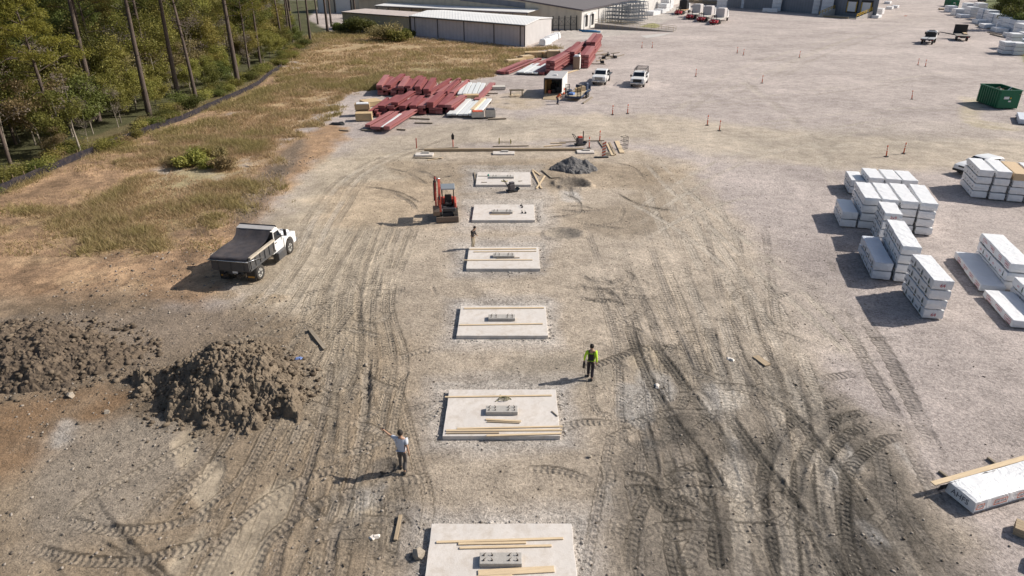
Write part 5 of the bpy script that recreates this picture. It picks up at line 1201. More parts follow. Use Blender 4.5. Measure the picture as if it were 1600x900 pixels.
# right group
GR = 'white timber bundles at the right border'
for k in range(4): stack(36.38+k*1.10, 51.75-k*.46, R(72), 3.7, 1.05, H_, 4 if k != 2 else 3, ['left', 'second', 'third', 'fourth'][k]+' column of the tall block beside the white car', 'white timber bundles in the tall block by the car')
p0 = (36.38+2*1.10, 51.75-2*.46)
a_ = Matrix.Rotation(R(72), 4, 'Z'); c_ = Vector((p0[0], p0[1], 3*H_))+a_ @ Vector((1.85, -.52, .27))
tag(MB().box((0, 0, 0), (3.7, 1.02, .54)).build('plywood_pack', mat('plywood', (.56, .42, .27), .8, var=.1, vscale=2, stretch=(1, 6, 30)), None, c_, R(72), bevel=.01), 'unwrapped tan plywood pack topmost on the tall block beside the white car', 'plywood pack')
stack(26.75, 35.0, R(74.5), 5.1, 1.3, .47, 1, 'long low one with red boxes, left of the two-high pair', GR, 'redbox')
stack(28.15, 35.2, R(75), 4.9, 1.25, .57, 3, 'in the long pile with red boxes at the right border', GR, ['tree', 'treered', 'redbox'], ends=[None, '3', None])
stack(25.85, 30.8, R(78.5), 3.7, 1.5, .47, 1, 'low one with red boxes nearest the camera at the right border', GR, 'redbox')
stack(27.45, 30.9, R(78.5), 3.9, 1.2, .57, 2, 'in the pile with tree emblems beside the nearest low one', GR, ['tree', 'treered'])
# the torn bundle at lower right
G_ = thing('timber_bundle', 'torn white wrapped bundle with orange boxed lettering at the lower right border', 'timber bundle', (15.95, 17.75, 0), R(18)); Lg = 4.6
m = MB(); w1 = 1.15; hh = .52; pr = [(-.02, .06), (w1+.02, .06), (w1, hh), (.04, hh+.03)]
secs = [(0, .0), (.12, .02), (1.2, .03), (2.4, .0), (3.5, .03), (Lg, 0)]
vs = [];
for sx, dz in secs: vs += [(sx, 0, .07), (sx, w1, .07), (sx+(.0), w1-.03, hh+dz), (sx, w1*.5, hh+.02+dz*2), (sx, .03, hh-.01+dz)]
n = len(secs); f = [(i*5+j, (i+1)*5+j, (i+1)*5+(j+1) % 5, i*5+(j+1) % 5) for i in range(n-1) for j in range(5)]+[(0, 1, 2, 3, 4), tuple(reversed(range((n-1)*5, n*5)))]
m.add(vs, f); m.build('wrap', M_WRAP, G_)
MB().box((Lg/2, -.012, .11), (Lg*.99, .012, .05)).build('stripe', M_INKK, G_)
M_INKO = mat('orange_ink', (.62, .14, .07), .6)
for k, (xx, tx) in enumerate(((.22, 'TOP'), (1.15, 'CANFOR'), (2.25, 'CANFOR'), (3.4, 'CANFOR'))):
    o = MB(); fm = frame_mark(.62 if k else .34, .24, .035).build('orange_frame', M_INKO, G_, (xx, -.012, .33), 0, fix=False)
    letter(tx, .13 if k else .11, M_INKK, G_, (xx, -.017, .33), (math.pi/2, 0, 0))
letter('AHFS', .30, M_INKK, G_, (-.014, w1*.52, .30), (math.pi/2, 0, -math.pi/2), 'painted_letters')
MB().box((.55, .42, hh+.035), (.26, .17, .01), .5).build('tag', mat('yellow_tag', (.62, .55, .25), .6), G_)
for k in range(3): MB().box((.5+k*1.7, w1/2+.0, .03), (.1, w1*1.0, .06)).build('bearer', M_WOODG, G_)
m = MB(); r = random.Random(8); vs = []
for i in range(13): vs += [(-.25+i*.2, w1-.10, hh+.035+r.uniform(-.015, .02)), (-.3+i*.2, w1+.0+r.uniform(-.03, .03), hh*.9+r.uniform(-.08, .06)), (-.3+i*.2, w1+.06, .12)]
m.add(vs, [(i*3+j, i*3+j+1, (i+1)*3+j+1, (i+1)*3+j) for i in range(12) for j in range(2)]); m.build('torn_wrap', mat('black_film', (.025, .025, .028), .35, bump=1, bscale=5), G_, fix=False)
tp = Matrix.Translation((15.95, 17.75, 0)) @ Matrix.Rotation(R(18), 4, 'Z')
for k, (a0, b0, w0, lb) in enumerate(((Vector((-.55, w1+.14, .43)), Vector((Lg, w1+.14, .45)), .26, 'long pale plank along the back of the torn bundle'),)):
    board('board', lb, tp @ a0, tp @ b0, w0*.8, .04, M_WOOD)
for k, (px, py, qx, qy) in enumerate(((1480, 746, 1467, 737), (1560, 729, 1543, 716))): board('board', ['left', 'right'][k]+' dark bearer stub sticking out behind the torn bundle', G(px, py), G(qx, qy), .1, .1, M_WOODG)
# timber and wrapped thing cut by the border
a = G(1588, 832, .0); t = thing('timber_pack', 'small pack of unwrapped brown timber cut by the lower right border', 'timber pack', (a.x, a.y, 0), R(-38)); 
for j in range(3):
    for k in range(4): MB().box((.9, .1+k*.14-.25, .08+j*.1), (2.0, .13, .09)).build('plank', M_WOOD2, t)
bundle(16.65, 15.95, 0, R(-40), 1.5, .7, .22, 'small blue-white wrapped bundle at the lower right border', GR, 'dots', M_WRAPB)
bundle(P(1586, 193).x, P(1586, 193).y-.5, 0, R(60), 4.5, 1.5, .6, 'blue-lettered low bundle below the green dumpster', GR, 'dots', M_WRAPB)
# upper right lines of stacks
GU = 'white timber bundles along the upper right edge'
UP = [(1486, 19, 2, 60), (1497, 24, 2, 55), (1512, 20, 3, 60), (1506, 28, 1, 60), (1518, 27, 3, 62), (1529, 26, 4, 60), (1538, 31, 3, 58), (1532, 37, 1, 60), (1547, 33, 3, 60), (1553, 39, 3, 60), (1562, 41, 3, 60), (1543, 44, 1, 62), (1571, 46, 3, 60), (1563, 50, 1, 60), (1579, 49, 3, 60), (1590, 52, 3, 60), (1583, 59, 1, 62), (1598, 58, 3, 60), (1597, 68, 1, 60), (1606, 66, 2, 60)]
for i, (px, py, n, an) in enumerate(UP):
    p = P(px, py); sc_ = 1.6; stack(p.x-1.6, p.y-1, R(75), 4.6, 2.6, .95, n, ORDN[i]+' pile down the upper right line' if i < 16 else ['seventeenth', 'eighteenth', 'nineteenth', 'last'][i-16]+' pile down the upper right line', GU, small=True, m_=M_WRAPB if i % 3 == 0 else M_WRAP)
for i, (px, py, n, dx) in enumerate(((1566, 85, 3, 0), (1582, 86.5, 3, 0), (1576, 77, 4, 0))):
    p = P(px, py); stack(p.x, p.y, R(74), 3.4, 1.9, .72, n, ['left front pile', 'right front pile', 'rear pile'][i]+' of the separate block by the green verge', 'white timber bundles of the separate block')
for i, (x0_, y0_, x1_, y1_) in enumerate(((1524, 40, 1545, 43), (1528, 42, 1550, 46), (1543, 51, 1565, 55), (1547, 54, 1568, 59))):
    board('board', 'dark bearer poking out under the upper right piles, '+['farthest', 'second farthest', 'second nearest', 'nearest'][i]+' of four', G(x0_, y0_, .05), G(x1_, y1_, .05), .25, .2, M_WOODG)
# stacks before the slate warehouse
for i, (px, py, n, w_, L) in enumerate(((1119, 14, 5, 3.2, 2.2), (1157, 13, 6, 3.2, 2.2), (1205, 17.5, 6, 2.8, 2.2), (1224, 16.5, 5, 2.6, 2.0), (1238, 16.5, 4, 3.0, 2.0), (1258, 18, 4, 2.6, 2.0), (1268, 21.5, 5, 2.9, 2.0), (1281, 23.5, 5, 3.3, 2.0))):
    p = P(px, py); stack(p.x, p.y, R(66), L, w_, 1.15, n, ORDN[i]+' pile from the left before the slate warehouse', 'white timber bundles before the slate warehouse', small=True, m_=M_WRAPB if i % 2 else M_WRAP)
p = P(1191, 18.5); stack(p.x, p.y, R(66), 2, 2.0, 1.1, 1, 'low single one before the slate warehouse piles, left', 'white timber bundles before the slate warehouse', small=True)
p = P(1199, 19); stack(p.x, p.y, R(66), 2, 3.0, 1.1, 1, 'low single one before the slate warehouse piles, right', 'white timber bundles before the slate warehouse', small=True)
tag(MB().box((0, 0, 3), (4.2, 1.5, 6)).build('green_container', mat('dark_green', (.02, .10, .06), .5, var=.2), None, P(1184, 13)+Vector((0, 1.5, 0)), R(-24), bevel=.05), 'tall dark green container between white piles at the slate warehouse', 'container')
for i, (px, py, L, n) in enumerate(((1345, 27.5, 5, 1), (1352, 28.5, 4, 1), (1358, 22, 3, 2), (1374, 14.5, 3, 1), (1383, 12.5, 3, 1), (1372, 6, 3, 1))):
    p = P(px+9, py); stack(p.x, p.y, R(52), L, 2.0, .85, n, ORDN[i]+' white pile right of the far docks', 'white bundles right of the far docks', small=True)
for i, (px, py) in enumerate(((1007, 24), (1012, 23), (1021, 20.5), (1027, 18), (1031, 15), (1034, 12.5))):
    p = P(px, py); stack(p.x, p.y, R(55), 3, 3, 1.2, [1, 1, 1, 2, 3, 2][i], ORDN[i]+' white pile along the pale warehouse wall', 'white bundles along the pale warehouse wall', small=True)
# row of white sacks at the grey building
for i, (px, py) in enumerate(((850.5, 71), (853.5, 69.5), (857, 66.5), (861, 64.5), (865, 62.5), (869.5, 60.5))):
    p = G(px, py); tag(MB().box((0, 0, .65), (2.0, 1.8, 1.3), taper=.82).build('bulk_sack', M_WRAP, None, p, R(50)+i*.1, bevel=.18), ORDN[i]+' white bulk sack from the grey building corner', 'bulk sack', 'white bulk sacks by the grey building')
# crates, sheets and red steel
M_RED = mat('red_primer', (.24, .065, .068), .7, var=.18, vscale=1.2, dirt=.35, dcol=(.33, .17, .15)); M_RED2 = mat('faded_red_primer', (.33, .125, .125), .7, var=.2, vscale=1.5, dirt=.35, dcol=(.42, .27, .24)); M_PANEL = mat('white_panel', (.70, .72, .72), .4, var=.06, dirt=.1, dcol=(.5, .47, .42))
_IM = {}
def ibeam(a, rz, L, w_, h, label, group, tilt=0, m_=None, holes=True, z=None):
    k = (round(w_, 2), round(h, 2), (m_ or M_RED).name)
    if k not in _IM:
        m = MB(); m.box((.5, 0, .018*1), (1, w_, .036)); m.box((.5, 0, h-.018), (1, w_, .036)); m.box((.5, 0, h/2), (1, .03, h-.072)); m.box((.002, 0, h/2), (.008, w_*.98, h*.98)); m.box((.998, 0, h/2), (.008, w_*.98, h*.98))
        o = m.build('steel_beam', m_ or M_RED); _IM[k] = o.data; bpy.data.objects.remove(o)
    o = bpy.data.objects.new('steel_beam', _IM[k]); COL.objects.link(o); o.location = a; o.rotation_euler = (0, tilt, rz); o.scale = (L, 1, 1); return tag(o, label, 'steel beam', group)
rb = random.Random(33)
GA = 'red steel beams in the main steel pile'
def beam_row(px0, py0, px1, py1, n, lv, L, ang_, wh, where, g=GA, tops=None):
    for k in range(n):
        f = k/(n-1) if n > 1 else 0; p = P(px0+(px1-px0)*f, py0+(py1-py0)*f); w_, h = wh
        nl = lv if isinstance(lv, int) else lv[k % len(lv)]
        for j in range(nl):
            l = L*rb.uniform(.85, 1.08); top = j == nl-1; an = ang_+rb.uniform(-.015, .015)-(.06*f if 'middle' in where else 0)+(rb.uniform(-.07, .07) if top else 0)
            ibeam((p.x+rb.uniform(-.25, .25), p.y+rb.uniform(-.3, .3), .12+j*(h+.03)), an, l, w_*rb.uniform(.9, 1.05) if False else w_, h, ('red beam, '+(['lowest', 'second', 'third', 'fourth', 'fifth'][j]+' layer' if not top or nl == 1 else 'uppermost layer')+', '+ORDN[k]+' from left in '+where), g, m_=(M_RED2 if (k+j) % 3 == 0 else M_RED))
th = R(75)
beam_row(593, 149.5, 664, 152, 7, [4, 4, 3, 4], 9, R(89), (.78, .30), 'the rear row')
beam_row(673, 152, 709, 152, 6, [2, 1, 2], 11, R(82), (.46, .30), 'the right part of the rear row')
beam_row(600, 180, 702, 179, 8, [3, 4, 3, 3], 7.0, R(85), (.85, .32), 'the middle row')
beam_row(580, 183, 588, 183, 2, 2, 8, R(84), (.4, .3), 'the left flank of the middle row')
for i, (x0_, y0_, x1_, y1_, w_) in enumerate(((575, 202.5, 621, 176, .62), (583, 205.5, 628, 177, .45), (590, 206, 640, 179, .7))):
    a = P(x0_, y0_); b = P(x1_, y1_); ibeam((a.x, a.y, .25), ang(a, b), (b-a).length, w_, .3, ['left', 'middle', 'right'][i]+' one of the three red channels lying nearest the camera', GA, m_=M_RED2)
a = P(605, 209); b = P(648, 181); ibeam((a.x, a.y, .45), ang(a, b), (b-a).length, .7, .35, 'single red beam propped up at the front of the steel pile', GA, m_=M_RED2)
a = P(745, 163); b = P(770, 136); ibeam((a.x, a.y, .35), ang(a, b), (b-a).length, .8, .3, 'red beam standing alone right of the white panels', GA, m_=M_RED2)
a = P(597, 199, .6); b = P(626, 178, .6); board('panel', 'narrow white strip lying on the front red channels', a, b, .3, .05, M_PANEL)
for i, (x0_, y0_, x1_, y1_) in enumerate(((648, 193, 676, 193.5), (640, 186, 672, 187), (620, 203, 634, 204), (565, 204, 580, 205), (530, 204.5, 545, 205.5), (760, 147, 778, 147), (752, 150, 765, 150))):
    board('board', 'dark bearer plank by the steel pile, '+['front right of the channels', 'right of the channels, rear one', 'under the propped red beam', 'left of the three channels', 'far left on the track edge', 'right of the lone beam, rear one', 'right of the lone beam, front one'][i], G(x0_, y0_, .03), G(x1_, y1_, .03), .18, .12, M_WOODG)
def panels(x0_, y0_, x1_, y1_, n, w_, label, g):
    a = P(x0_, y0_); b = P(x1_, y1_); d = ang(a, b); L = (b-a).length
    for k in range(n):
        q = Vector((a.x+math.sin(d)*w_*k, a.y-math.cos(d)*w_*k, .25))
        t = thing('panel_pack', 'white panel pack, '+ORDN[k]+' from left '+label, 'panel pack', q, d, g); MB().box((L/2, -w_/2, .1+.06*(k % 2)), (L*(.97+.03*(k % 2)), w_*.84, .2)).build('sheets', M_PANEL, t, bevel=.01)
        for s in (.1, .5, .9): MB().box((L*s, -w_/2, -.1), (.12, w_, .18)).build('bearer', M_WOODG, t)
panels(697, 184, 722, 159, 6, .66, 'in the front group of the steel yard', 'white panel packs, front group')
panels(714, 152, 724, 134, 5, .66, 'in the rear group of the steel yard', 'white panel packs, rear group')
panels(806, 117, 832, 103, 5, .7, 'beside the second steel pile', 'white panel packs, second pile')
a = P(738, 178); b = P(756, 160); board('panel', 'long pale plank leaning along the right of the front white panels', Vector((a.x, a.y, .3)), Vector((b.x, b.y, .35)), .5, .25, M_WOOD)
M_CRATE = mat('crate_wood', (.52, .38, .22), .8, var=.2, vscale=3, stretch=(1, 1, 8))
def crate(px, py, w_, d_, h, label, rz=.1, z=0, top='open', m_=M_CRATE, fill=None):
    p = P(px, py); t = thing('wooden_crate', label, 'crate', (p.x, p.y+d_/2, z), rz); m = MB()
    for s in (-1, 1):
        m.box((0, s*d_/2, h/2+.08), (w_, .04, h)); m.box((s*w_/2, 0, h/2+.08), (.04, d_, h))
    m.box((0, 0, .12), (w_, d_, .04)); m.build('box', m_, t)
    for s in (-.4, .4): MB().box((w_*s, 0, .04), (.12, d_, .08)).build('skid', M_WOODG, t)
    if top == 'lid': MB().box((0, 0, h+.1), (w_+.06, d_+.06, .04)).build('lid', m_, t)
    else: MB().box((0, 0, h*.75+.1), (w_*.9, d_*.9, h*.5+.1), taper=.9).build('contents', fill or M_WRAP, t)
    return t
crate(567, 182, 1.7, 1.2, .55, 'lower of the two stacked wooden crates left of the steel pile', z=0, top='lid'); crate(566, 182, 1.7, 1.2, .6, 'upper of the two stacked wooden crates left of the steel pile', z=.72, rz=.15)
crate(568, 190, 1.8, 1.1, .8, 'wooden crate standing in front of the two stacked ones', top='lid'); crate(578, 167, 2.2, 2.2, .5, 'wide pale crate behind the stacked ones', rz=.6, top='lid')
crate(723, 160, 2.0, 1.0, .55, 'left wooden crate between the two groups of white panels', rz=.3, fill=M_CRATE); crate(736, 160, 1.9, 1.0, .8, 'right wooden crate between the two groups of white panels', rz=.1, top='lid')
crate(746, 186, 1.4, 1.1, .6, 'white crate filled with orange fasteners before the panels', m_=mat('pale_crate', (.55, .52, .47), .7, var=.15), fill=mat('orange_goods', (.60, .12, .06), .6, var=.4, vscale=6), z=.1)
crate(766, 185.5, 1.1, 1.1, .8, 'white crate with dark goods beside the orange-filled one', m_=MAT['pale_crate'], fill=mat('dark_goods', (.06, .06, .07), .6, var=.5, vscale=5), z=.1)
board('board', 'long grey plank with a hook right of the white crates', G(762, 187.5, .05), G(791, 186.5, .05), .25, .12, M_WOODG)
crate(779, 141, 1.8, 1.3, .35, 'low white crate right of the lone red beam', m_=MAT['pale_crate'], top='lid')
# second steel pile
G2 = 'red steel beams in the second steel pile'
def block_pile(px, py, qx, qy, nx, nz, w_, h, where, taper=0):
    h *= .82; w_ *= .92
    a = P(px, py); b = P(qx, qy); d = ang(a, b); L = (b-a).length
    for k in range(nx):
        for j in range(nz):
            ibeam((a.x+math.sin(d)*w_*1.04*k+rb.uniform(-.05, .05), a.y-math.cos(d)*w_*1.04*k+rb.uniform(-.2, .2), .15+j*(h+.07)), d+rb.uniform(-.01, .01), L*rb.uniform(.93, 1.02), w_, h, 'red beam, '+ORDN[j]+' layer up, '+['left', 'right', 'third', 'far right'][k]+' column of '+where, G2, m_=M_RED2 if (j+k) % 2 else M_RED)
block_pile(856, 117, 881, 101, 2, 5, .78, .42, 'the block before the portable toilet')
block_pile(908, 107, 920, 91, 2, 5, .85, .42, 'the block behind the portable toilet')
block_pile(887, 101, 905, 83, 2, 5, .8, .42, 'the block left of the portable toilet')
block_pile(918, 88, 930, 72, 2, 6, .9, .42, 'the farthest block')
block_pile(875, 98, 893, 84, 2, 3, .8, .42, 'the low block beside the crates')
block_pile(905, 88, 918, 77, 2, 4, .85, .42, 'the block behind the farthest crates')
for i, (x0_, y0_, x1_, y1_) in enumerate(((779, 116, 822, 98), (785, 117, 830, 98), (792, 116.5, 843, 95), (833, 116, 862, 102), (840, 117, 868, 102), (846, 118, 874, 102), (835, 106, 866, 93), (842, 107, 872, 93))):
    a = P(x0_, y0_); b = P(x1_, y1_); ibeam((a.x, a.y, .15), ang(a, b), (b-a).length, .8, .35, 'long red steel channel, '+ORDN[i]+' from the left on the ground before the second pile', G2, m_=M_RED2 if i % 2 == 0 else M_RED)
for i, (px, py, w_, d_, h, rz) in enumerate(((800, 100, 2.4, 1.4, .5, .5), (812, 97, 2.2, 1.2, .4, .8), (822, 93, 2.6, 1.5, .5, .6), (833, 90, 3.0, 1.6, .8, .1), (843, 89, 2.5, 1.5, .7, .2), (855, 90, 1.6, 1.5, .8, .5), (865, 91, 2.4, 1.5, 1.1, .05))):
    crate(px, py, w_, d_, h, ORDN[i]+' wooden crate from the left behind the second steel pile', rz=rz, top='lid' if i % 2 else 'open', fill=M_WOOD)
board('board', 'long pale plank on the ground left of the portable toilet', G(878, 117, .05), G(902, 110, .05), .5, .06, M_WOOD)
for i, (x0_, y0_, x1_, y1_) in enumerate(((928, 82, 942, 80), (930, 87, 950, 84), (936, 91, 958, 88), (940, 86, 962, 90), (947, 93, 975, 86), (918, 100, 946, 101), (932, 96, 944, 94), (955, 84, 968, 83))):
    board('board', ORDN[i]+' scrap plank from the far side in the litter right of the second steel pile', G(x0_, y0_, .04), G(x1_, y1_, .04), .22, .1, M_WOODG if i % 3 else M_WOOD2)
for i, (px, py) in enumerate(((943, 92), (950, 88), (961, 91), (941, 99))):
    tag(MB().box((0, 0, .25), (.7, .5, .4), taper=.8).box((.35, .2, .5), (.12, .12, .5)).build('scrap', M_BLACK, None, G(px, py), i), ORDN[i]+' dark scrap lump from the left in the litter right of the second steel pile', 'scrap')
# portable toilet
p = P(901, 108); t = thing('portable_toilet', 'tan portable toilet with a white domed roof between the red steel blocks', 'portable toilet', p, -.25)
MB().box((0, 0, 1.03), (1.12, 1.12, 2.0)).build('cabin', mat('tan_plastic', (.33, .24, .17), .6, var=.05), t, bevel=.04); MB().box((0, 0, 2.14), (1.16, 1.16, .28), taper=.7).build('roof', M_DOOR, t, bevel=.06)
MB().box((.565, 0, 1.0), (.02, .8, 1.75)).build('door', M_DOOR, t); MB().box((0, 0, .04), (1.2, 1.2, .12)).build('skid', M_BLACK, t); MB().tube([(.4, .4, 2.1), (.4, .4, 2.5)], .05, 8).build('vent', M_DOOR, t)
# sawhorse
p = P(807, 151); t = thing('sawhorse', 'wooden sawhorse bench with pale boards on the sawdust left of the box trailer', 'sawhorse', p, .1)
for sx in (-.75, .75):
    for sy in (-.4, .4): MB().bar((sx*1.1, sy*1.5, 0), (sx, sy*.3, .85), .1).build('leg', M_WOODG, t)
for sy in (-.3, .1): MB().box((0, sy, .9), (1.9, .16, .14)).build('rail', M_WOODG, t)
board('board', 'short pale offcut lying on the sawhorse', P(804, 149, 1.0), P(812, 148.5, 1.0), .3, .05, M_WOOD)
for i, (x0_, y0_, x1_, y1_) in enumerate(((796, 151, 801, 148), (797, 151.5, 812, 150.8), (799, 152, 808, 151.6))): board('board', ['leaning', 'long', 'short'][i]+' pale offcut on the sawdust by the sawhorse', G(x0_, y0_, .04), G(x1_, y1_, .04), .16, .05, M_WOOD)
# heap of black sheeting at the field edge, white rags by the scrub
p = G(526, 195); tag(MB().box((0, 0, .12), (1.9, .7, .3), taper=.5).box((.5, .2, .16), (.8, .5, .3), .4, taper=.6).build('tarp_heap', M_BLACK, None, p, 0, bevel=.08), 'crumpled black sheeting on the edge of the dry grass', 'sheeting')
for i, (px, py) in enumerate(((410, 230), (414, 231), (419, 229), (392, 259))):
    m = MB(); r = random.Random(i)
    for k in range(5): m.bar((r.uniform(-.6, .6), r.uniform(-.4, .4), .03+k*.02), (r.uniform(-.6, .6), r.uniform(-.4, .4), .1), .1, .03)
    tag(m.build('broken_slats', M_WOOD, None, G(px, py)), ORDN[i]+' scatter of pale broken slats from the left by the dry scrub patch', 'debris')
# ---------------------------------------------------------------- vehicles
M_VWH = mat('white_vehicle_paint', (.78, .78, .78), .28, spec=.5, coat=.4, dirt=.12, dcol=(.55, .50, .43)); M_GLASS = mat('dark_glass', (.015, .02, .028), .08, spec=.7)
M_TYRE = mat('tyre_rubber', (.035, .033, .032), .85, dirt=.5, dcol=(.16, .13, .10)); M_RIM = mat('pale_rim', (.52, .51, .48), .4, .2); M_CHROME = mat('chrome', (.45, .46, .47), .25, .8)
M_DGREY = mat('dark_grey_paint', (.065, .067, .072), .45, dirt=.35, dcol=(.17, .14, .11)); M_LAMPR = mat('red_lens', (.35, .02, .02), .3); M_LAMPW = mat('clear_lens', (.7, .7, .68), .15); M_MESH = mat('tarp_mesh', (.055, .050, .055), .75, var=.3, vscale=2, bump=1.2, bscale=3, dirt=.6, dcol=(.11, .085, .075))
M_ORG = mat('red_orange_paint', (.48, .085, .055), .4, dirt=.2, dcol=(.3, .13, .08)); M_CRED = mat('crimson_paint', (.36, .015, .03), .4)
def wheel(t, x, y, r, w_, rim=M_RIM, name='wheel'):
    s = 1 if y > 0 else -1
    o = MB(); n = 22; prof = [(-w_/2, r*.62), (-w_/2, r*.93), (-w_*.36, r), (w_*.36, r), (w_/2, r*.93), (w_/2, r*.62)]; vs = []
    for i in range(n):
        a = 2*math.pi*i/n
        for yy, rr in prof: vs.append((math.cos(a)*rr, yy, math.sin(a)*rr))
    o.add(vs, [(i*6+j, ((i+1) % n)*6+j, ((i+1) % n)*6+j+1, i*6+j+1) for i in range(n) for j in range(5)], smooth=True); ob = o.build(name, M_TYRE, t, (x, y, r))
    q = MB(); q.tube([(0, -w_*.40, 0), (0, w_*.40, 0)], r*.63, 18); q.tube([(0, s*w_*.40, 0), (0, s*w_*.49, 0)], r*.24, 12, 1)
    for k in range(6): a = k*math.pi/3; q.box((math.cos(a)*r*.42, s*w_*.405, math.sin(a)*r*.42), (.09*r/.4, .01, .09*r/.4), mi=1)
    q.build('rim', [rim, M_DGREY], ob); return ob
def slab(poly, y0, y1, name, m_, t, bevel=.03): return MB().prism(poly, 'y', y0, y1).build(name, m_, t, bevel=bevel)
# ---- dump truck
base = Vector((-16.0, 36.95, 0)); base.z = gh(base.x, base.y); 
T = thing('dump_truck', 'small dump truck with a white cab and a dark tarped bed on the dirt track', 'dump truck', base, R(80))
wb = 3.95
for y in (.92, -.92): wheel(T, wb, y, .45, .28)
for y in (.98, -.98): wheel(T, 0, y, .47, .30)
for y in (.64, -.64): wheel(T, 0, y, .47, .26)
for y in (.42, -.42): MB().box((1.8, y, .72), (6.2, .12, .22)).build('chassis_rail', M_BLACK, T)
# cab (hood, cabin with sloped screen)
hood = [(wb-.55, .62), (wb-.5, .95), (wb-.38, 1.08), (wb+.38, 1.02), (wb+.5, .85), (wb+.55, .58), (wb+.85, .58), (wb+.92, .75), (wb+.88, 1.30), (wb+.65, 1.46), (wb-.62, 1.62), (wb-.62, .62)]
MB().prism([(wb-.7, .75), (wb+.9, .75), (wb+.88, 1.28), (wb+.6, 1.42), (wb-.7, 1.58)], 'y', -.72, .72).build('hood', M_VWH, T, bevel=.10)
for s in (-1, 1):
    f = MB(); n = 9; pts = [(wb-.58+0, .62)]+[(wb+math.cos(math.pi-math.pi*k/n)*.56, .52+math.sin(math.pi*k/n)*.62) for k in range(n+1)]+[(wb+.9, .52), (wb+.9, 1.22), (wb+.4, 1.34), (wb-.62, 1.36)]
    f.prism(pts, 'y', min(s*.70, s*1.03), max(s*.70, s*1.03)).build('fender', M_VWH, T, bevel=.05)
    MB().box((wb+.915, s*.82, 1.05), (.04, .28, .22)).build('headlight', M_LAMPW, T)
MB().box((wb+.93, 0, 1.0), (.04, 1.1, .42)).build('grille', M_DGREY, T); MB().box((wb+1.0, 0, .58), (.16, 2.1, .26)).build('bumper', M_CHROME, T, bevel=.04)
cab = [(1.95, .70), (wb-.62, .70), (wb-.60, 1.60), (wb-1.05, 2.20), (wb-1.3, 2.32), (2.1, 2.32), (1.95, 2.2)]
MB().prism(cab, 'y', -.98, .98).build('cab', M_VWH, T, bevel=.07)
MB().add([(wb-.575, -.85, 1.60), (wb-.575, .85, 1.60), (wb-1.02, .80, 2.20), (wb-1.02, -.80, 2.20)], [(0, 1, 2, 3)]).build('windshield', M_GLASS, T, fix=False)
for s in (-1, 1):
    y = s*.99; dr = MB().prism([(2.15, .78), (wb-.72, .78), (wb-.70, 1.56), (wb-1.10, 2.14), (2.15, 2.18)], 'y', min(y, y+s*.015), max(y, y+s*.015)).build('door', M_VWH, T)
    MB().prism([(2.25, 1.52), (wb-.80, 1.52), (wb-1.13, 2.06), (2.25, 2.08)], 'y', min(y+s*.016, y+s*.024), max(y+s*.016, y+s*.024)).build('window', M_GLASS, dr)
    MB().box((2.35, y+s*.03, 1.38), (.16, .03, .05)).build('handle', M_BLACK, dr)
    MB().bar((wb-.85, y, 1.55), (wb-.75, y+s*.22, 1.6), .035).bar((wb-.85, y, 1.98), (wb-.75, y+s*.22, 1.9), .035).box((wb-.75, y+s*.25, 1.76), (.08, .18, .42)).build('mirror', M_BLACK, T)
MB().box((1.93, 0, 1.85), (.03, 1.3, .4)).build('rear_window', M_GLASS, T)
MB().box((2.65, -1.0, .52), (1.0, .42, .52)).build('step_box', M_DGREY, T, bevel=.03); MB().tube([(2.2, .98, .55), (3.1, .98, .55)], .26, 14).build('fuel_tank', M_CHROME, T)
# bed
bx0, bx1, bw = -1.12, 1.88, 1.16
MB().box(((bx0+bx1)/2, 0, 1.02), (bx1-bx0, bw*2, .12)).build('bed_floor', M_DGREY, T)
for s in (-1, 1):
    o = MB(); o.box(((bx0+bx1)/2, s*bw, 1.38), (bx1-bx0, .07, .66)); 
    for k in range(6): o.box((bx0+.15+k*(bx1-bx0-.3)/5, s*(bw+.05), 1.36), (.10, .06, .62))
    o.box(((bx0+bx1)/2, s*(bw+.05), 1.08), (bx1-bx0, .07, .10)).build('bed_side', M_DGREY, T)
    MB().box(((bx0+bx1)/2+.05, s*(bw+.01), 1.77), (bx1-bx0-.1, .17, .11)).build('side_board', mat('sideboard', (.46, .41, .34), .8, var=.2), T)
MB().box((bx1, 0, 1.62), (.08, bw*2, 1.3)).build('headboard', M_DGREY, T)
MB().prism([(bx1-.02, 2.36), (bx1+.42, 2.45), (bx1+.42, 2.52), (bx1-.02, 2.44)], 'y', -bw, bw).build('cab_shield', mat('shield_grey', (.42, .41, .41), .5, dirt=.3), T); MB().box((bx1+.45, 0, 2.5), (.07, bw*2+.04, .12)).build('shield_edge', M_BLACK, T)
tg = MB().box((bx0-.03, 0, 1.36), (.07, bw*2, .62)).build('tailgate', M_DGREY, T)
for y in (-.8, 0, .8): MB().box((bx0-.08, y, 1.36), (.06, .09, .6)).build('rib', M_DGREY, tg)
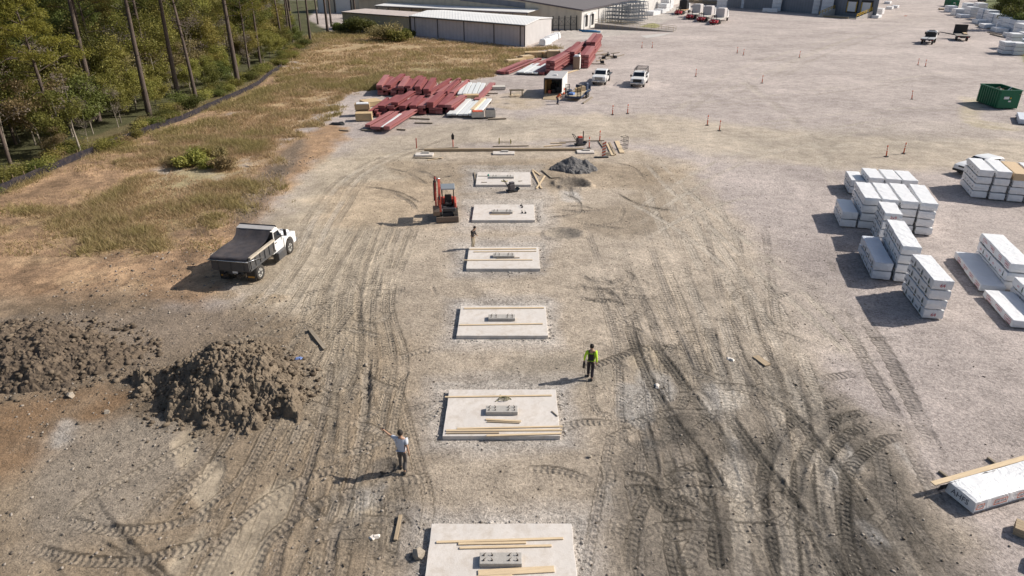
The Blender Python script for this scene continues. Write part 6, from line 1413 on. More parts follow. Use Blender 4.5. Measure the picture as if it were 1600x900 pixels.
# tarp from the shield down over the load
rows = [(bx1-.02, 2.40, 0), (bx1-.35, 2.12, .02), (1.15, 1.96, .04), (.75, 1.93, .02), (.2, 1.92, .03), (-.4, 1.90, .0), (-.9, 1.87, .01), (bx0-.10, 1.84, 0), (bx0-.16, 1.74, 0), (bx0-.17, 1.60, 0)]
vs = []; r = random.Random(3); cols = 11
for i, (x, z, sag) in enumerate(rows):
    for j in range(cols):
        u = j/(cols-1)*2-1; hw = bw+.0 if i > 3 else bw-.04+.0*i
        zz = z-(.10*(1-u*u) if 1 < i < 7 else 0)+r.uniform(-.018, .018); zz = z+(.06*(abs(u) > .9)) if i < 1 else zz
        if i in (1, 2): hw = bw-.08
        vs.append((x+r.uniform(-.02, .02), u*hw, zz))
MB().add(vs, [(i*cols+j, i*cols+j+1, (i+1)*cols+j+1, (i+1)*cols+j) for i in range(len(rows)-1) for j in range(cols-1)], smooth=True).build('tarp', M_MESH, T, fix=False)
MB().tube([(bx0-.18, -bw-.08, 1.66), (bx0-.18, bw+.08, 1.66)], .035, 8).build('tarp_roller', M_CHROME, T)
for s in (-1, 1): MB().tube([(bx0-.15, s*(bw+.1), 1.7), (.3, s*(bw+.13), 1.35)], .025, 6).build('tarp_arm', M_CHROME, T)
for s in (-1, 1):
    fl = MB().box((-.62, s*.86, .52), (.03, .56, .72)).build('mud_flap', M_BLACK, T); MB().box((-.64, s*.86, .42), (.012, .42, .10)).build('flap_strip', mat('amber_strip', (.40, .20, .03), .5), fl)
MB().box((bx0+.2, 0, .82), (.12, 1.2, .26)).build('hitch_plate', M_DGREY, T); MB().box((bx0+.12, -.12, .86), (.02, .32, .17)).build('number_plate', M_DOOR, T)
for s in (-1, 1): MB().box((bx0+.12, s*.95, .95), (.03, .22, .09)).build('tail_light', M_LAMPR, T)
# ---- pickups seen from the front
def pickup(name, label, loc, rz, kind, grille=M_CHROME):
    t = thing(name, label, 'pickup truck', loc, rz); wb = 3.7   # x forward, origin at rear axle
    for x in (0, wb):
        for y in (.84, -.84): wheel(t, x, y, .40, .27, M_CHROME)
    if kind == 'flat':
        for y in (.45, -.45): MB().box((1.0, y, .66), (4.6, .1, .2)).build('chassis_rail', M_BLACK, t)
    zb = .50; L0 = 1.15 if kind == 'flat' else -1.15
    n = 8; arch = [(wb+math.cos(math.pi*(1-k/n))*.50, .42+math.sin(math.pi*k/n)*.52) for k in range(n+1)]
    low = [(1.15, zb)]+arch+[(wb+.86, zb), (wb+.93, .75), (wb+.90, 1.18), (wb+.75, 1.26), (wb-.55, 1.34), (1.15, 1.34)]
    MB().prism(low, 'y', -.99, .99).build('body', M_VWH, t, bevel=.05)
    MB().prism([(wb-.6, 1.2), (wb+.84, 1.12), (wb+.72, 1.27), (wb-.5, 1.38)], 'y', -.78, .78).build('hood', M_VWH, t, bevel=.04)
    cabp = [(1.18, 1.30), (wb-.48, 1.30), (wb-1.02, 1.90), (wb-1.2, 1.95), (1.4, 1.95), (1.22, 1.88)]
    MB().prism(cabp, 'y', -.86, .86).build('cab', M_VWH, t, bevel=.09)
    MB().add([(wb-.50, -.80, 1.345), (wb-.50, .80, 1.345), (wb-.955, .73, 1.86), (wb-.955, -.73, 1.86)], [(0, 1, 2, 3)]).build('windshield', M_GLASS, t, fix=False)
    for s in (-1, 1):
        for (a0, b0, a1, b1) in ((2.25, wb-.78, 2.25, wb-1.12), (1.4, 2.12, 1.48, 2.12)):
            y = s*.866; MB().prism([(a0, 1.40), (b0, 1.40), (b1, 1.82), (a1, 1.82)], 'y', min(y, y+s*.02), max(y, y+s*.02)).build('window', M_GLASS, t)
        for x0_, x1_ in ((2.2, wb-.62), (1.2, 2.17)):
            y = s*.992; d = MB().prism([(x0_, .62), (x1_, .62), (x1_, 1.32), (x0_, 1.32)], 'y', min(y, y+s*.012), max(y, y+s*.012)).build('door', M_VWH, t, bevel=.004); MB().box((x0_+.16, y+s*.03, 1.15), (.16, .03, .05)).build('handle', M_BLACK, d)
        MB().box((wb-.62, s*1.14, 1.42), (.10, .22, .28)).bar((wb-.62, s*.9, 1.36), (wb-.62, s*1.1, 1.36), .05).build('mirror', M_BLACK, t, bevel=.01)
        MB().box((wb+.915, s*.80, .98), (.05, .28, .30)).build('headlight', M_LAMPW, t)
    g = MB(); g.box((wb+.93, 0, .98), (.05, 1.22, .44)).build('grille', grille, t, bevel=.02)
    for z in ((.90, 1.06) if kind == 'flat' else (.86, .98, 1.10)): MB().box((wb+.96, 0, z), (.01, 1.05, .07)).build('grille_slot', M_BLACK, t)
    MB().box((wb+1.0, 0, .60), (.18, 2.0, .26)).build('bumper', M_CHROME, t, bevel=.05); MB().box((wb+1.095, 0, .60), (.012, .34, .15)).build('number_plate', M_DOOR, t); MB().box((wb+.9, 0, .42), (.1, 1.6, .14)).build('air_dam', M_BLACK, t)
    if kind == 'flat':
        MB().box((-.35, 0, .98), (3.0, 2.2, .12)).build('flatbed', M_DGREY, t, bevel=.01); MB().box((1.08, 0, 1.35), (.08, 2.1, .8)).build('headboard', M_BLACK, t)
        MB().box((-.3, .3, 1.2), (1.2, .8, .3)).build('toolbox', M_BLACK, t); MB().bar((-1.7, .6, 1.1), (.6, .5, 1.7), .08).build('boom', M_BLACK, t)
    else:
        arch2 = [(math.cos(math.pi*(1-k/n))*.50, .42+math.sin(math.pi*k/n)*.52) for k in range(n+1)]
        MB().prism([(-1.2, .55)]+arch2+[(1.12, .55), (1.12, 1.34), (-1.2, 1.34)], 'y', -.99, -.90).prism([(-1.2, .55)]+arch2+[(1.12, .55), (1.12, 1.34), (-1.2, 1.34)], 'y', .90, .99).box((-1.17, 0, .98), (.06, 1.78, .72)).build('bed_sides', M_VWH, t); MB().box((0, 0, .72), (2.3, 1.8, .06)).build('bed_floor', M_DGREY, t)
        rk = MB()
        for x in (1.05, -.05, -1.1):
            for s in (-1, 1): rk.bar((x, s*.9, 1.34), (x, s*.82, 2.25), .06)
            rk.bar((x, -.82, 2.25), (x, .82, 2.25), .06)
        for s in (-1, 1): rk.bar((-1.1, s*.82, 2.25), (2.6, s*.82, 2.25), .06)
        for s in (-1, 1): rk.bar((2.6, s*.82, 2.25), (2.3, s*.82, 1.9), .05)
        rk.bar((1.9, -.82, 2.27), (1.9, .82, 2.27), .05).bar((2.6, -.82, 2.25), (2.6, .82, 2.25), .05).build('ladder_rack', M_BLACK, t)
        for s in (-1, 1): MB().box((0, s*.93, 1.1), (2.2, .14, .5)).build('side_box', M_VWH, t, bevel=.02)
    return t
def heading_place(px, py, rz, wb, front=True):   # front bumper centre at pixel
    p = P(px, py); p.x -= math.cos(rz)*(wb); p.y -= math.sin(rz)*(wb); return p
rz = R(-106); pickup('pickup_truck', 'white pickup with a dark flat bed, left of the two work trucks', heading_place(935, 133.5, rz, 4.5), rz, 'flat')
pickup('pickup_truck', 'white pickup with a black ladder rack, right of the two work trucks', heading_place(995, 137, R(-107), 4.5), R(-107), 'rack', M_BLACK)
# ---- white car behind the timber
p = P(1503, 268); t = thing('car', 'white sport utility car half hidden behind the tall timber block', 'car', (p.x+1.2, p.y-.5, 0), R(200)); t.scale = (.95, .95, .9); wb = 2.7   # x forward = left of photo
for x in (0, wb):
    for y in (.80, -.80): wheel(t, x-1.2, y, .36, .24, M_CHROME)
n = 8; ar = lambda c: [(c+math.cos(math.pi*(1-k/n))*.44, .36+math.sin(math.pi*k/n)*.45) for k in range(n+1)]
MB().prism([(-2.05, .42)]+ar(-1.2)+ar(1.5)+[(2.3, .42), (2.42, .62), (2.36, .92), (1.9, 1.06), (1.0, 1.14), (-1.9, 1.16), (-2.1, .9)], 'y', -.92, .92).build('body', M_VWH, t, bevel=.07)
MB().prism([(-1.95, 1.1), (1.15, 1.1), (.35, 1.62), (0, 1.68), (-1.4, 1.66), (-1.8, 1.5)], 'y', -.76, .76).build('cabin', M_VWH, t, bevel=.09)
MB().add([(1.12, -.72, 1.17), (1.12, .72, 1.17), (.42, .64, 1.61), (.42, -.64, 1.61)], [(0, 1, 2, 3)]).build('windshield', M_GLASS, t, fix=False)
for s in (-1, 1):
    for a0, b0, a1, b1 in ((-.3, .82, -.3, .32), (-1.2, -.4, -1.15, -.4)): y = s*.765; MB().prism([(a0, 1.18), (b0, 1.18), (b1, 1.54), (a1, 1.54)], 'y', min(y, y+s*.02), max(y, y+s*.02)).build('window', M_GLASS, t)
    MB().box((2.30, s*.68, .86), (.16, .34, .12)).build('headlight', M_LAMPW, t, bevel=.02); MB().box((.75, s*.98, 1.16), (.1, .16, .13)).build('mirror', M_VWH, t, bevel=.02)
MB().box((2.37, 0, .86), (.08, .8, .12)).build('grille', M_BLACK, t); MB().box((2.3, 0, .46), (.3, 1.8, .2)).build('lower_trim', M_BLACK, t, bevel=.03)
# ---- flatbed truck seen from the rear, upper right
p = P(1446.5, 70); t = thing('flatbed_truck', 'flatbed truck with a pale grey deck seen from behind in the upper yard', 'truck', p, R(54))
for x in (1.3, 5.2):
    for y in (.95, -.95): wheel(t, x, y, .48, .32)
for y in (.45, -.45): MB().box((3.2, y, .8), (6.6, .12, .25)).build('chassis_rail', M_BLACK, t)
MB().box((2.1, 0, 1.15), (4.3, 2.45, .14)).build('deck', mat('pale_deck', (.40, .41, .43), .6, var=.1), t, bevel=.01); MB().box((.0, 0, .95), (.1, 2.4, .25)).build('rear_beam', M_BLACK, t); MB().box((-.06, 0, .9), (.02, .4, .18)).build('number_plate', M_DOOR, t)
for s in (-1, 1): MB().box((-.06, s*.95, .95), (.02, .3, .1)).build('tail_light', M_LAMPR, t)
MB().box((2.1, 0, 1.235), (4.2, .12, .02)).build('winch_track', M_BLACK, t); MB().box((4.4, 0, 1.6), (.25, 2.0, .9)).build('headboard', M_BLACK, t)
MB().prism([(4.6, .8), (6.3, .8), (6.3, 1.7), (5.9, 2.4), (4.6, 2.4)], 'y', -1.0, 1.0).build('cab', M_VWH, t, bevel=.08); MB().prism([(6.25, .8), (7.3, .8), (7.3, 1.4), (6.25, 1.6)], 'y', -.95, .95).build('hood', M_VWH, t, bevel=.08)
MB().box((4.585, 0, 1.95), (.02, 1.5, .5)).build('rear_window', M_GLASS, t)
for s in (-1, 1): MB().box((5.9, s*1.25, 1.8), (.12, .22, .5)).build('mirror', M_BLACK, t); MB().prism([(4.8, 1.6), (5.95, 1.6), (5.75, 2.2), (4.8, 2.2)], 'y', min(s*1.0, s*1.015), max(s*1.0, s*1.015)).build('window', M_GLASS, t)
MB().box((5.2, 0, 2.47), (.25, 1.2, .12)).build('light_bar', M_TRIM, t, bevel=.02)
# ---- stake trailer with black headboard
p = P(1503, 64.5); t = thing('flatbed_trailer', 'dark flatbed trailer with a tall black headboard beside the flatbed truck', 'trailer', p, R(66))
for x in (1.0, 2.1):
    for y in (1.0, -1.0): wheel(t, x, y, .45, .28)
MB().box((2.9, 0, 1.05), (6.6, 2.6, .16)).build('deck', mat('grey_plank_deck', (.22, .20, .18), .8, var=.25, stretch=(1, 6, 1)), t); MB().box((6.2, 0, 2.0), (.12, 2.6, 1.9)).build('headboard', M_BLACK, t); MB().box((-.4, 0, .95), (.15, 2.5, .3)).build('rear_beam', M_BLACK, t); MB().box((3.0, 0, .8), (6, .9, .3)).build('frame', M_BLACK, t)
for s in (-1, 1): MB().box((-.49, s*.8, .95), (.02, .35, .12)).build('tail_light', M_LAMPR, t)
MB().bar((6.2, -1.4, 1.3), (6.1, -1.4, 2.1), .1).bar((3, 1.3, 1.0), (2.6, 3.2, 1.3), .15).bar((4, 1.3, 1.0), (3.9, 4.2, 1.4), .15).build('outrigger', M_BLACK, t)
ply = Matrix.Translation(p) @ Matrix.Rotation(R(66), 4, 'Z') @ Vector((4.2, -.75, 1.25)); tag(MB().box((0, 0, 0), (3.0, .7, .22)).build('plywood_pack', MAT['plywood'], None, ply, R(66), bevel=.01), 'narrow pack of tan plywood on the dark flatbed trailer', 'plywood pack')
# ---- enclosed box trailer and equipment trailer
p = P(863.5, 152); bz = R(79); t = thing('box_trailer', 'white box trailer with its rear open and ramp door lowered', 'trailer', p, bz); Lt, Wt, Ht = 6.2, 2.35, 2.05
sh_ = MB(); zf = .38
sh_.box((Lt/2, Wt/2, zf+Ht/2), (Lt, .06, Ht)).box((Lt/2, -Wt/2, zf+Ht/2), (Lt, .06, Ht)).box((Lt, 0, zf+Ht/2), (.06, Wt, Ht)).build('walls', mat('trailer_white', (.74, .74, .72), .4, var=.03), t)
MB().box((Lt/2, 0, zf+Ht+.03), (Lt+.05, Wt+.08, .07)).build('roof', mat('trailer_roof', (.45, .44, .44), .5, var=.12, dirt=.3), t); MB().box((Lt/2, 0, zf), (Lt, Wt, .1)).build('floor', M_WOOD2, t)
MB().box((Lt*.38, 0, zf+Ht+.14), (.5, .45, .16)).build('roof_vent', M_DOOR, t)
MB().bar((0, -Wt/2, zf), (0, -Wt/2, zf+Ht), .12).bar((0, Wt/2, zf), (0, Wt/2, zf+Ht), .12).bar((0, -Wt/2, zf+Ht-.04), (0, Wt/2, zf+Ht-.04), .12).build('rear_frame', M_TRIM, t)
MB().add([(0, -Wt/2+.1, zf+.04), (0, Wt/2-.1, zf+.04), (-1.9, Wt/2-.1, .05), (-1.9, -Wt/2+.1, .05), (0, -Wt/2+.1, zf-.03), (0, Wt/2-.1, zf-.03), (-1.9, Wt/2-.1, -.02), (-1.9, -Wt/2+.1, -.02)], [(0, 1, 2, 3), (4, 5, 6, 7), (0, 3, 7, 4), (1, 2, 6, 5), (2, 3, 7, 6)]).build('ramp_door', mat('ply_ramp', (.42, .33, .22), .85, var=.15), t)
for x in (2.6, 3.5):
    for s in (-1, 1): wheel(t, x, s*(Wt/2+.12), .34, .22)
MB().box((1.0, Wt/2-.15, zf+.9), (1.6, .2, 1.7)).build('ply_lining', mat('amber_ply', (.35, .20, .07), .7, var=.2), t); MB().box((2.0, Wt/2-.45, zf+1.1), (.12, .5, 1.6)).build('shelf_post', MAT['amber_ply'], t)
for i, (x, y, z, sx, sy, sz, m_) in enumerate(((.5, .5, .25, .5, .4, .4, M_ORG), (.8, 0, .3, .6, .5, .5, M_BLACK), (1.6, -.5, .4, .8, .6, .7, M_DGREY), (2.2, .3, .6, .8, .8, 1.0, M_BLACK))):
    q = Matrix.Translation(p) @ Matrix.Rotation(bz, 4, 'Z') @ Vector((x, y, zf+.06)); tag(MB().box((0, 0, sz*.5), (sx, sy, sz)).box((0, 0, sz+.03), (sx*.4, sy*.3, .06)).build('tool_chest', m_, None, q, bz+.2*i, bevel=.03), ['orange tool case just inside the box trailer', 'black tool case behind the orange one in the box trailer', 'dark grey chest at the right inside the box trailer', 'big black chest deepest inside the box trailer'][i], 'tool chest')
p = P(903, 158.5); t = thing('equipment_trailer', 'low equipment trailer with two upright black ladder ramps beside the box trailer', 'trailer', p, R(72)); M_NAVY = mat('navy_paint', (.03, .05, .10), .45)
p2 = P(887, 157.5); 
t.location = ((p.x+p2.x)/2, (p.y+p2.y)/2, 0); Lq, Wq = 6.0, 2.1
MB().box((Lq/2+.1, 0, .55), (Lq, Wq, .09)).build('deck', mat('trailer_planks', (.42, .35, .25), .85, var=.25, stretch=(1, 7, 1)), t)
for s in (-1, 1): MB().box((Lq/2+.1, s*Wq/2, .52), (Lq, .1, .2)).build('side_rail', M_NAVY, t)
MB().box((.05, 0, .48), (.14, Wq+.1, .22)).build('rear_beam', M_NAVY, t)
for x in (2.6, 3.45):
    for s in (-1, 1): wheel(t, x, s*(Wq/2+.2), .36, .22)
for s in (-1, 1): MB().prism([(2.05, .62), (2.2, .85), (3.85, .85), (4.0, .62), (3.95, .58), (3.8, .8), (2.25, .8), (2.1, .58)], 'y', min(s*(Wq/2+.06), s*(Wq/2+.34)), max(s*(Wq/2+.06), s*(Wq/2+.34))).build('mudguard', M_NAVY, t)
for s in (-1, 1):
    m = MB(); y0_ = s*.78
    for k in (-.24, .24): m.bar((0, y0_+k, .5), (.12, y0_+k, 2.15), .07)
    for k in range(8): z = .65+k*.2; m.bar((.01+z*.055, y0_-.24, z), (.01+z*.055, y0_+.24, z), .06)
    m.build('ladder_ramp', M_BLACK, t)
MB().prism([(Lq+.1, .5), (Lq+1.6, .5), (Lq+1.6, .6), (Lq+.1, .6)], 'y', -.1, .1).build('drawbar', M_NAVY, t); MB().box((Lq+.05, 0, .85), (.1, Wq, .5)).build('headboard', M_NAVY, t)
tm = Matrix.Translation(t.location) @ Matrix.Rotation(R(72), 4, 'Z')
for i, (x, y, sx, sy, sz, m_, lb) in enumerate(((3.4, .1, .9, .7, .5, M_CRATE, 'wooden box on the equipment trailer deck'), (4.5, -.2, .8, .6, .6, M_WOOD2, 'weathered box behind the wooden one on the equipment trailer'), (5.2, -.6, .5, .5, .9, M_NAVY, 'dark blue pump at the front of the equipment trailer'), (1.2, .5, .9, .8, .25, mat('blue_tarp', (.12, .22, .50), .5, var=.2, bump=1, bscale=5), 'light blue tarp heap at the rear of the equipment trailer'))):
    q = tm @ Vector((x, y, .60)); tag(MB().box((0, 0, sz/2), (sx, sy, sz), taper=.9).box((sx*.1, 0, sz), (sx*.5, sy*.5, .08)).build('deck_load', m_, None, q, i*.4, bevel=.03), lb, 'trailer load')
q = tm @ Vector((2.0, 1.7, 0)); t = thing('traffic_barrel', 'orange and white striped barrel between the two trailers', 'traffic barrel', (q.x, q.y+2.2, 0)); 
for k in range(4): MB().tube([(0, 0, .05+k*.26), (0, 0, .31+k*.26)], [.29-.015*k, .285-.015*k], 14).build('band', M_ORST if k % 2 == 0 else M_WHST, t)
MB().tube([(0, 0, 0), (0, 0, .05)], .36, 14).build('base', M_BLACK, t)
board('board', 'dark plank on the ground right of the equipment trailer', G(911, 162.5, .05), G(925, 153, .05), .22, .12, M_WOODG)
# ---- trucks with truck-mounted forklifts, top centre
def forklift(x, y, rz, label):
    t = thing('forklift', label, 'forklift', (x, y, 0), rz, 'red three-wheeled forklifts behind the flatbeds')
    for s in (-1, 1): wheel(t, .9, s*.95, .42, .3, M_DGREY)
    wheel(t, -1.0, .01, .42, .36, M_DGREY)
    for s in (-1, 1): MB().box((.2, s*.85, .75), (2.2, .35, .6)).build('side_arm', M_CRED, t, bevel=.06)
    MB().box((-1.0, 0, .95), (.9, 1.5, .75)).build('engine_cover', M_CRED, t, bevel=.12); MB().box((-.2, .1, .9), (.7, .8, .7)).build('seat', M_BLACK, t, bevel=.05)
    g = MB()
    for a, b in ((-.6, .6), (-.6, -.6), (.5, .6), (.5, -.6)): g.bar((a, b, 1.0), (a, b, 2.2), .08)
    g.bar((-.6, .6, 2.2), (.5, .6, 2.2), .08).bar((-.6, -.6, 2.2), (.5, -.6, 2.2), .08).bar((-.6, -.6, 2.2), (-.6, .6, 2.2), .08).bar((.5, -.6, 2.2), (.5, .6, 2.2), .08); g.build('cage', M_BLACK, t)
    for s in (-1, 1): MB().bar((1.0, s*.3, .3), (1.0, s*.3, 2.4), .12).build('mast', M_BLACK, t)
    for s in (-1, 1): MB().box((-1.46, s*.45, .95), (.03, .2, .2)).build('lamp', M_LAMPW, t)
    return t
for i, (px, py, lb, lm) in enumerate(((1057.5, 24, 'leftmost', M_BLACK), (1075.5, 31, 'second', None), (1093, 35, 'third', None), (1113, 39.5, 'rightmost', None))):
    p = P(px, py); rz = R(64); f_ = Vector((math.cos(rz), math.sin(rz), 0)); q = p+f_*1.6
    forklift(q.x, q.y, rz, lb+' red forklift hung on the rear of a flatbed at the top of the yard')
    b0 = p+f_*3.2; t = thing('flatbed_truck', lb+' of four parked flatbed trucks at the top of the yard', 'truck', b0, rz, 'flatbed trucks parked in a row'); LL = 11 if i else 7
    MB().box((LL/2, 0, 1.2), (LL, 2.5, .2)).build('deck', mat('pale_planks', (.50, .47, .43), .8, var=.1) if i else mat('tan_planks', (.42, .28, .16), .8), t); MB().box((LL/2, 0, .9), (LL, .9, .35)).build('frame', M_BLACK, t)
    for x in (.8, 1.9, LL+1.5):
        for s in (-1, 1): wheel(t, x, s*1.0, .5, .4, M_RIM)
    MB().box((LL-.1, 0, 2.0), (.2, 2.4, 1.5)).build('headboard', M_CHROME if i else M_BLACK, t); MB().prism([(LL+.3, .8), (LL+2.0, .8), (LL+2.0, 1.9), (LL+1.6, 2.9), (LL+.3, 2.9)], 'y', -1.15, 1.15).build('cab', M_VWH, t, bevel=.08); MB().prism([(LL+1.9, .7), (LL+3.6, .7), (LL+3.5, 1.6), (LL+1.9, 1.9)], 'y', -1.0, 1.0).build('hood', M_VWH, t, bevel=.1)
    MB().add([(LL+2.02, -1, 1.95), (LL+2.02, 1, 1.95), (LL+1.66, .95, 2.8), (LL+1.66, -.95, 2.8)], [(0, 1, 2, 3)]).build('windshield', M_GLASS, t, fix=False)
    ld = b0+f_*(LL*.72)+Vector((0, 0, 1.3)); h_ = 2.2 if i else 2.6
    tag(MB().box((0, 0, h_/2), (LL*.36, 2.4, h_)).box((0, 0, h_+.06), (LL*.3, 2.0, .12)).build('truck_load', (mat('greige_cover', (.50, .47, .47), .6, var=.08) if i else M_BLACK), None, ld, rz, bevel=.06), ['dark boxed load on the leftmost flatbed', 'pale covered load on the second flatbed', 'pale covered load on the third flatbed', 'pale covered load on the rightmost flatbed'][i], 'load', )
for i, (px, py, w_, m_) in enumerate(((1060, 3, 14, M_WOOD2), (1085, 4.5, 9, M_WOODG), (1100, 6, 8, M_WOOD2), (1118, 7.5, 10, M_WOODG))):
    p = P(px, py); t = thing('timber_pack', ORDN[i]+' brown unwrapped timber pack from the left at the top behind the flatbeds', 'timber pack', p, R(-25), 'brown timber packs at the top'); MB().box((0, 1, .7), (w_, 2, 1.0)).build('planks', m_, t, bevel=.03)
    for s in (-.35, .35): MB().box((w_*s, 1, .1), (.3, 2, .2)).build('bearer', M_WOODG, t)
for i, (px, py) in enumerate(((1046, 17), (1041.5, 15))):
    p = P(px, py); tag(MB().bar((0, 0, 0), (0, 0, 3.8), .2).bar((0, 0, 3.7), (-5, 5, 3.7), .12).bar((0, 0, 1.9), (-5, 5, 1.9), .1).build('gate_post', M_STEEL, None, p), ['right', 'left'][i]+' grey gate frame at the end of the pale warehouse', 'gate')
# ---- dumpsters
def dumpster(px, py, rz, label, L=6.6, fill=True):
    p = P(px, py); M_G = mat('green_dumpster', (.008, .13, .065), .45, dirt=.25, dcol=(.06, .10, .06)); Wd, Hd = 2.4, 2.15
    t = thing('dumpster', label, 'dumpster', p, rz); m = MB()
    m.box((L/2, Wd/2, Hd/2+.1), (L, .06, Hd)).box((L/2, -Wd/2, Hd/2+.1), (L, .06, Hd)).box((0, 0, Hd/2+.1), (.06, Wd, Hd)).box((L, 0, Hd/2+.1), (.06, Wd, Hd)).box((L/2, 0, .2), (L, Wd, .08)).build('body', M_G, t)
    for s in (-1, 1):
        for k in range(9): MB().box((.35+k*(L-.7)/8, s*(Wd/2+.07), Hd/2+.05), (.12, .1, Hd-.1)).build('rib', M_G, t, bevel=.01)
        MB().box((L/2, s*(Wd/2+.03), Hd+.08), (L+.1, .14, .12)).build('top_rail', M_G, t, bevel=.01)
    for x in (0, L): MB().box((x, 0, Hd+.08), (.14, Wd, .12)).build('end_rail', M_G, t, bevel=.01)
    MB().box((-.045, .4, 1.35), (.03, .6, .3)).build('sign_plate', M_DOOR, t); MB().box((-.045, -.1, 1.32), (.03, .16, .16)).build('sticker', M_YEL, t); MB().box((-.045, -.05, .95), (.03, .3, .16)).build('sticker', M_DOOR, t)
    for s in (-1, 1): MB().bar((0, s*.5, .06), (L, s*.5, .06), .14).build('skid_rail', M_G, t)
    if fill:
        r = random.Random(5); mm = Matrix.Translation(p) @ Matrix.Rotation(rz, 4, 'Z')
        m = MB(); n = 9; 
        vs = [(L*(i/(n-1))*.97+.08, (j/(n-1)-.5)*(Wd-.15), 1.45+r.uniform(-.15, .3)) for i in range(n) for j in range(n)]; m.add(vs, [(i*n+j, i*n+j+1, (i+1)*n+j+1, (i+1)*n+j) for i in range(n-1) for j in range(n-1)])
        for k in range(60): a = Vector((r.uniform(.2, L-.3), r.uniform(-.95, .95), r.uniform(1.5, 1.8))); m.bar(a, a+Vector((r.uniform(-.8, .8), r.uniform(-.6, .6), r.uniform(-.1, .5))), r.uniform(.05, .2), .04, mi=r.choice((0, 1, 1, 2)))
        o = m.build('rubbish', [mat('rubbish_brown', (.20, .14, .10), .9, var=.5, vscale=4), M_WOOD2, mat('rubbish_pale', (.48, .42, .36), .9)], None, p, rz, fix=False); tag(o, 'tangle of broken wood and rubbish heaped inside the green dumpster', 'rubbish', kind='stuff')
        board('board', 'white board sticking up out of the green dumpster', mm @ Vector((2.0, -.5, 1.7)), mm @ Vector((1.8, -1.1, 2.5)), .3, .05, M_DOOR)
dumpster(1572.5, 170.5, R(86), 'green dumpster full of rubbish near the right border', L=4.7)
dumpster(1491.5, 11, R(80), 'distant green dumpster at the top of the yard', fill=False)
p = P(1480, 15.5); t = thing('pallet', 'low pallet with a pale load left of the distant green dumpster', 'pallet', p, -.3); MB().box((0, 0, .25), (5, 2, .4)).build('deck', M_WOOD2, t); MB().box((.8, 0, .8), (1.6, 1.4, .7)).build('load', M_WRAP, t, bevel=.1)
for i, (px, py, l) in enumerate(((1590, 180, 4.5), (1595, 184, 4), (1588, 187, 3.5))):
    a = G(px, py, .1); board('board', ORDN[i]+' plank of the litter right of the green dumpster', a, a+Vector((l, 1.0*i-.6, 0)), .5, .15, (M_WOOD2, M_BLACK, M_WOODG)[i])
p = P(1546, 2.5); t = thing('parked_trailer', 'pale low trailer at the top right corner of the yard', 'trailer', p, R(-10)); MB().box((0, 0, 1.7), (10, 2.4, 1.6)).build('body', mat('cream_paint', (.50, .42, .33), .6), t, bevel=.1)
for x in (-3.5, -2.2, 3.4):
    for s in (-1, 1): wheel(t, x, s*1.1, .5, .3)
# ---- mini excavator, facing the camera
p = P(699, 339.5); p.z = gh(p.x, p.y)
X_ = thing('mini_excavator', 'red-orange mini excavator with its boom folded and blade toward the camera', 'excavator', p, R(-84))   # x forward (to the camera), y = right of photo
M_TRK = mat('rubber_track', (.045, .04, .036), .9, dirt=.6, dcol=(.15, .12, .09))
for s in (-1, 1):
    n = 24; out = []; Lt_, rt2 = .72, .24
    for k in range(n):
        a = 2*math.pi*k/n; cx_ = Lt_ if math.cos(a) >= 0 else -Lt_; out.append((cx_+math.cos(a)*rt2, rt2+math.sin(a)*rt2+.02))
    tr = MB().prism(out, 'y', min(s*.47, s*.78), max(s*.47, s*.78)).build('track', M_TRK, X_, bevel=.02)
    lg = MB()
    for k in range(14): x = -.8+k*.123; lg.box((x, s*.625, .50), (.05, .32, .03)); lg.box((x, s*.625, .02), (.05, .32, .03))
    lg.build('track_lugs', M_TRK, tr); 
    for x in (-.7, 0, .7): MB().tube([(x, s*.79, .26), (x, s*.80, .26)], .15 if x else .08, 12).build('roller', M_DGREY, tr)
MB().box((0, 0, .38), (1.0, .9, .3)).build('undercarriage', M_DGREY, X_, bevel=.03)
for s in (-1, 1): MB().bar((.4, s*.35, .32), (1.2, s*.35, .28), .09).build('blade_arm', M_DGREY, X_)
MB().prism([(1.12, .05), (1.20, .02), (1.24, .22), (1.22, .45), (1.14, .45)], 'y', -.80, .80).build('blade', mat('muddy_steel', (.16, .12, .095), .8, dirt=.6, dcol=(.26, .20, .15)), X_)
MB().tube([(0, 0, .5), (0, 0, .62)], .42, 20).build('turntable', M_BLACK, X_)
up_ = MB().box((-.15, 0, .76), (1.45, 1.30, .28)).build('upper_frame', M_DGREY, X_, bevel=.04)
MB().prism([(-1.05, .68), (-.35, .68), (-.35, 1.28), (-.6, 1.38), (-1.0, 1.30)], 'y', -.68, .68).build('engine_cover', M_ORG, X_, bevel=.08)
MB().prism([(-.4, .85), (.45, .85), (.42, 1.25), (-.4, 1.42)], 'y', .52, .70).build('side_panel', M_ORG, X_, bevel=.04)
MB().box((-.15, .12, 1.0), (.5, .52, .16)).prism([(-.42, 1.0), (-.28, 1.0), (-.38, 1.62), (-.52, 1.60)], 'y', -.13, .37).build('seat', M_BLACK, X_, bevel=.04)
for y in (-.02, .30): MB().tube([(.28, y, .9), (.30, y, 1.3)], .025, 6).box((.30, y, 1.32), (.05, .05, .08)).build('lever', M_BLACK, X_)
f = MB()
for x in (-.55, .40):
    for y in (-.30, .52): f.bar((x, y, .9), (x*.9-.02, y, 2.28), .06)
f.build('canopy_posts', M_BLACK, X_); MB().prism([(-.72, 2.26), (.55, 2.26), (.5, 2.36), (-.68, 2.36)], 'y', -.40, .62).build('canopy', mat('canopy_grey', (.20, .225, .25), .5), X_, bevel=.03)
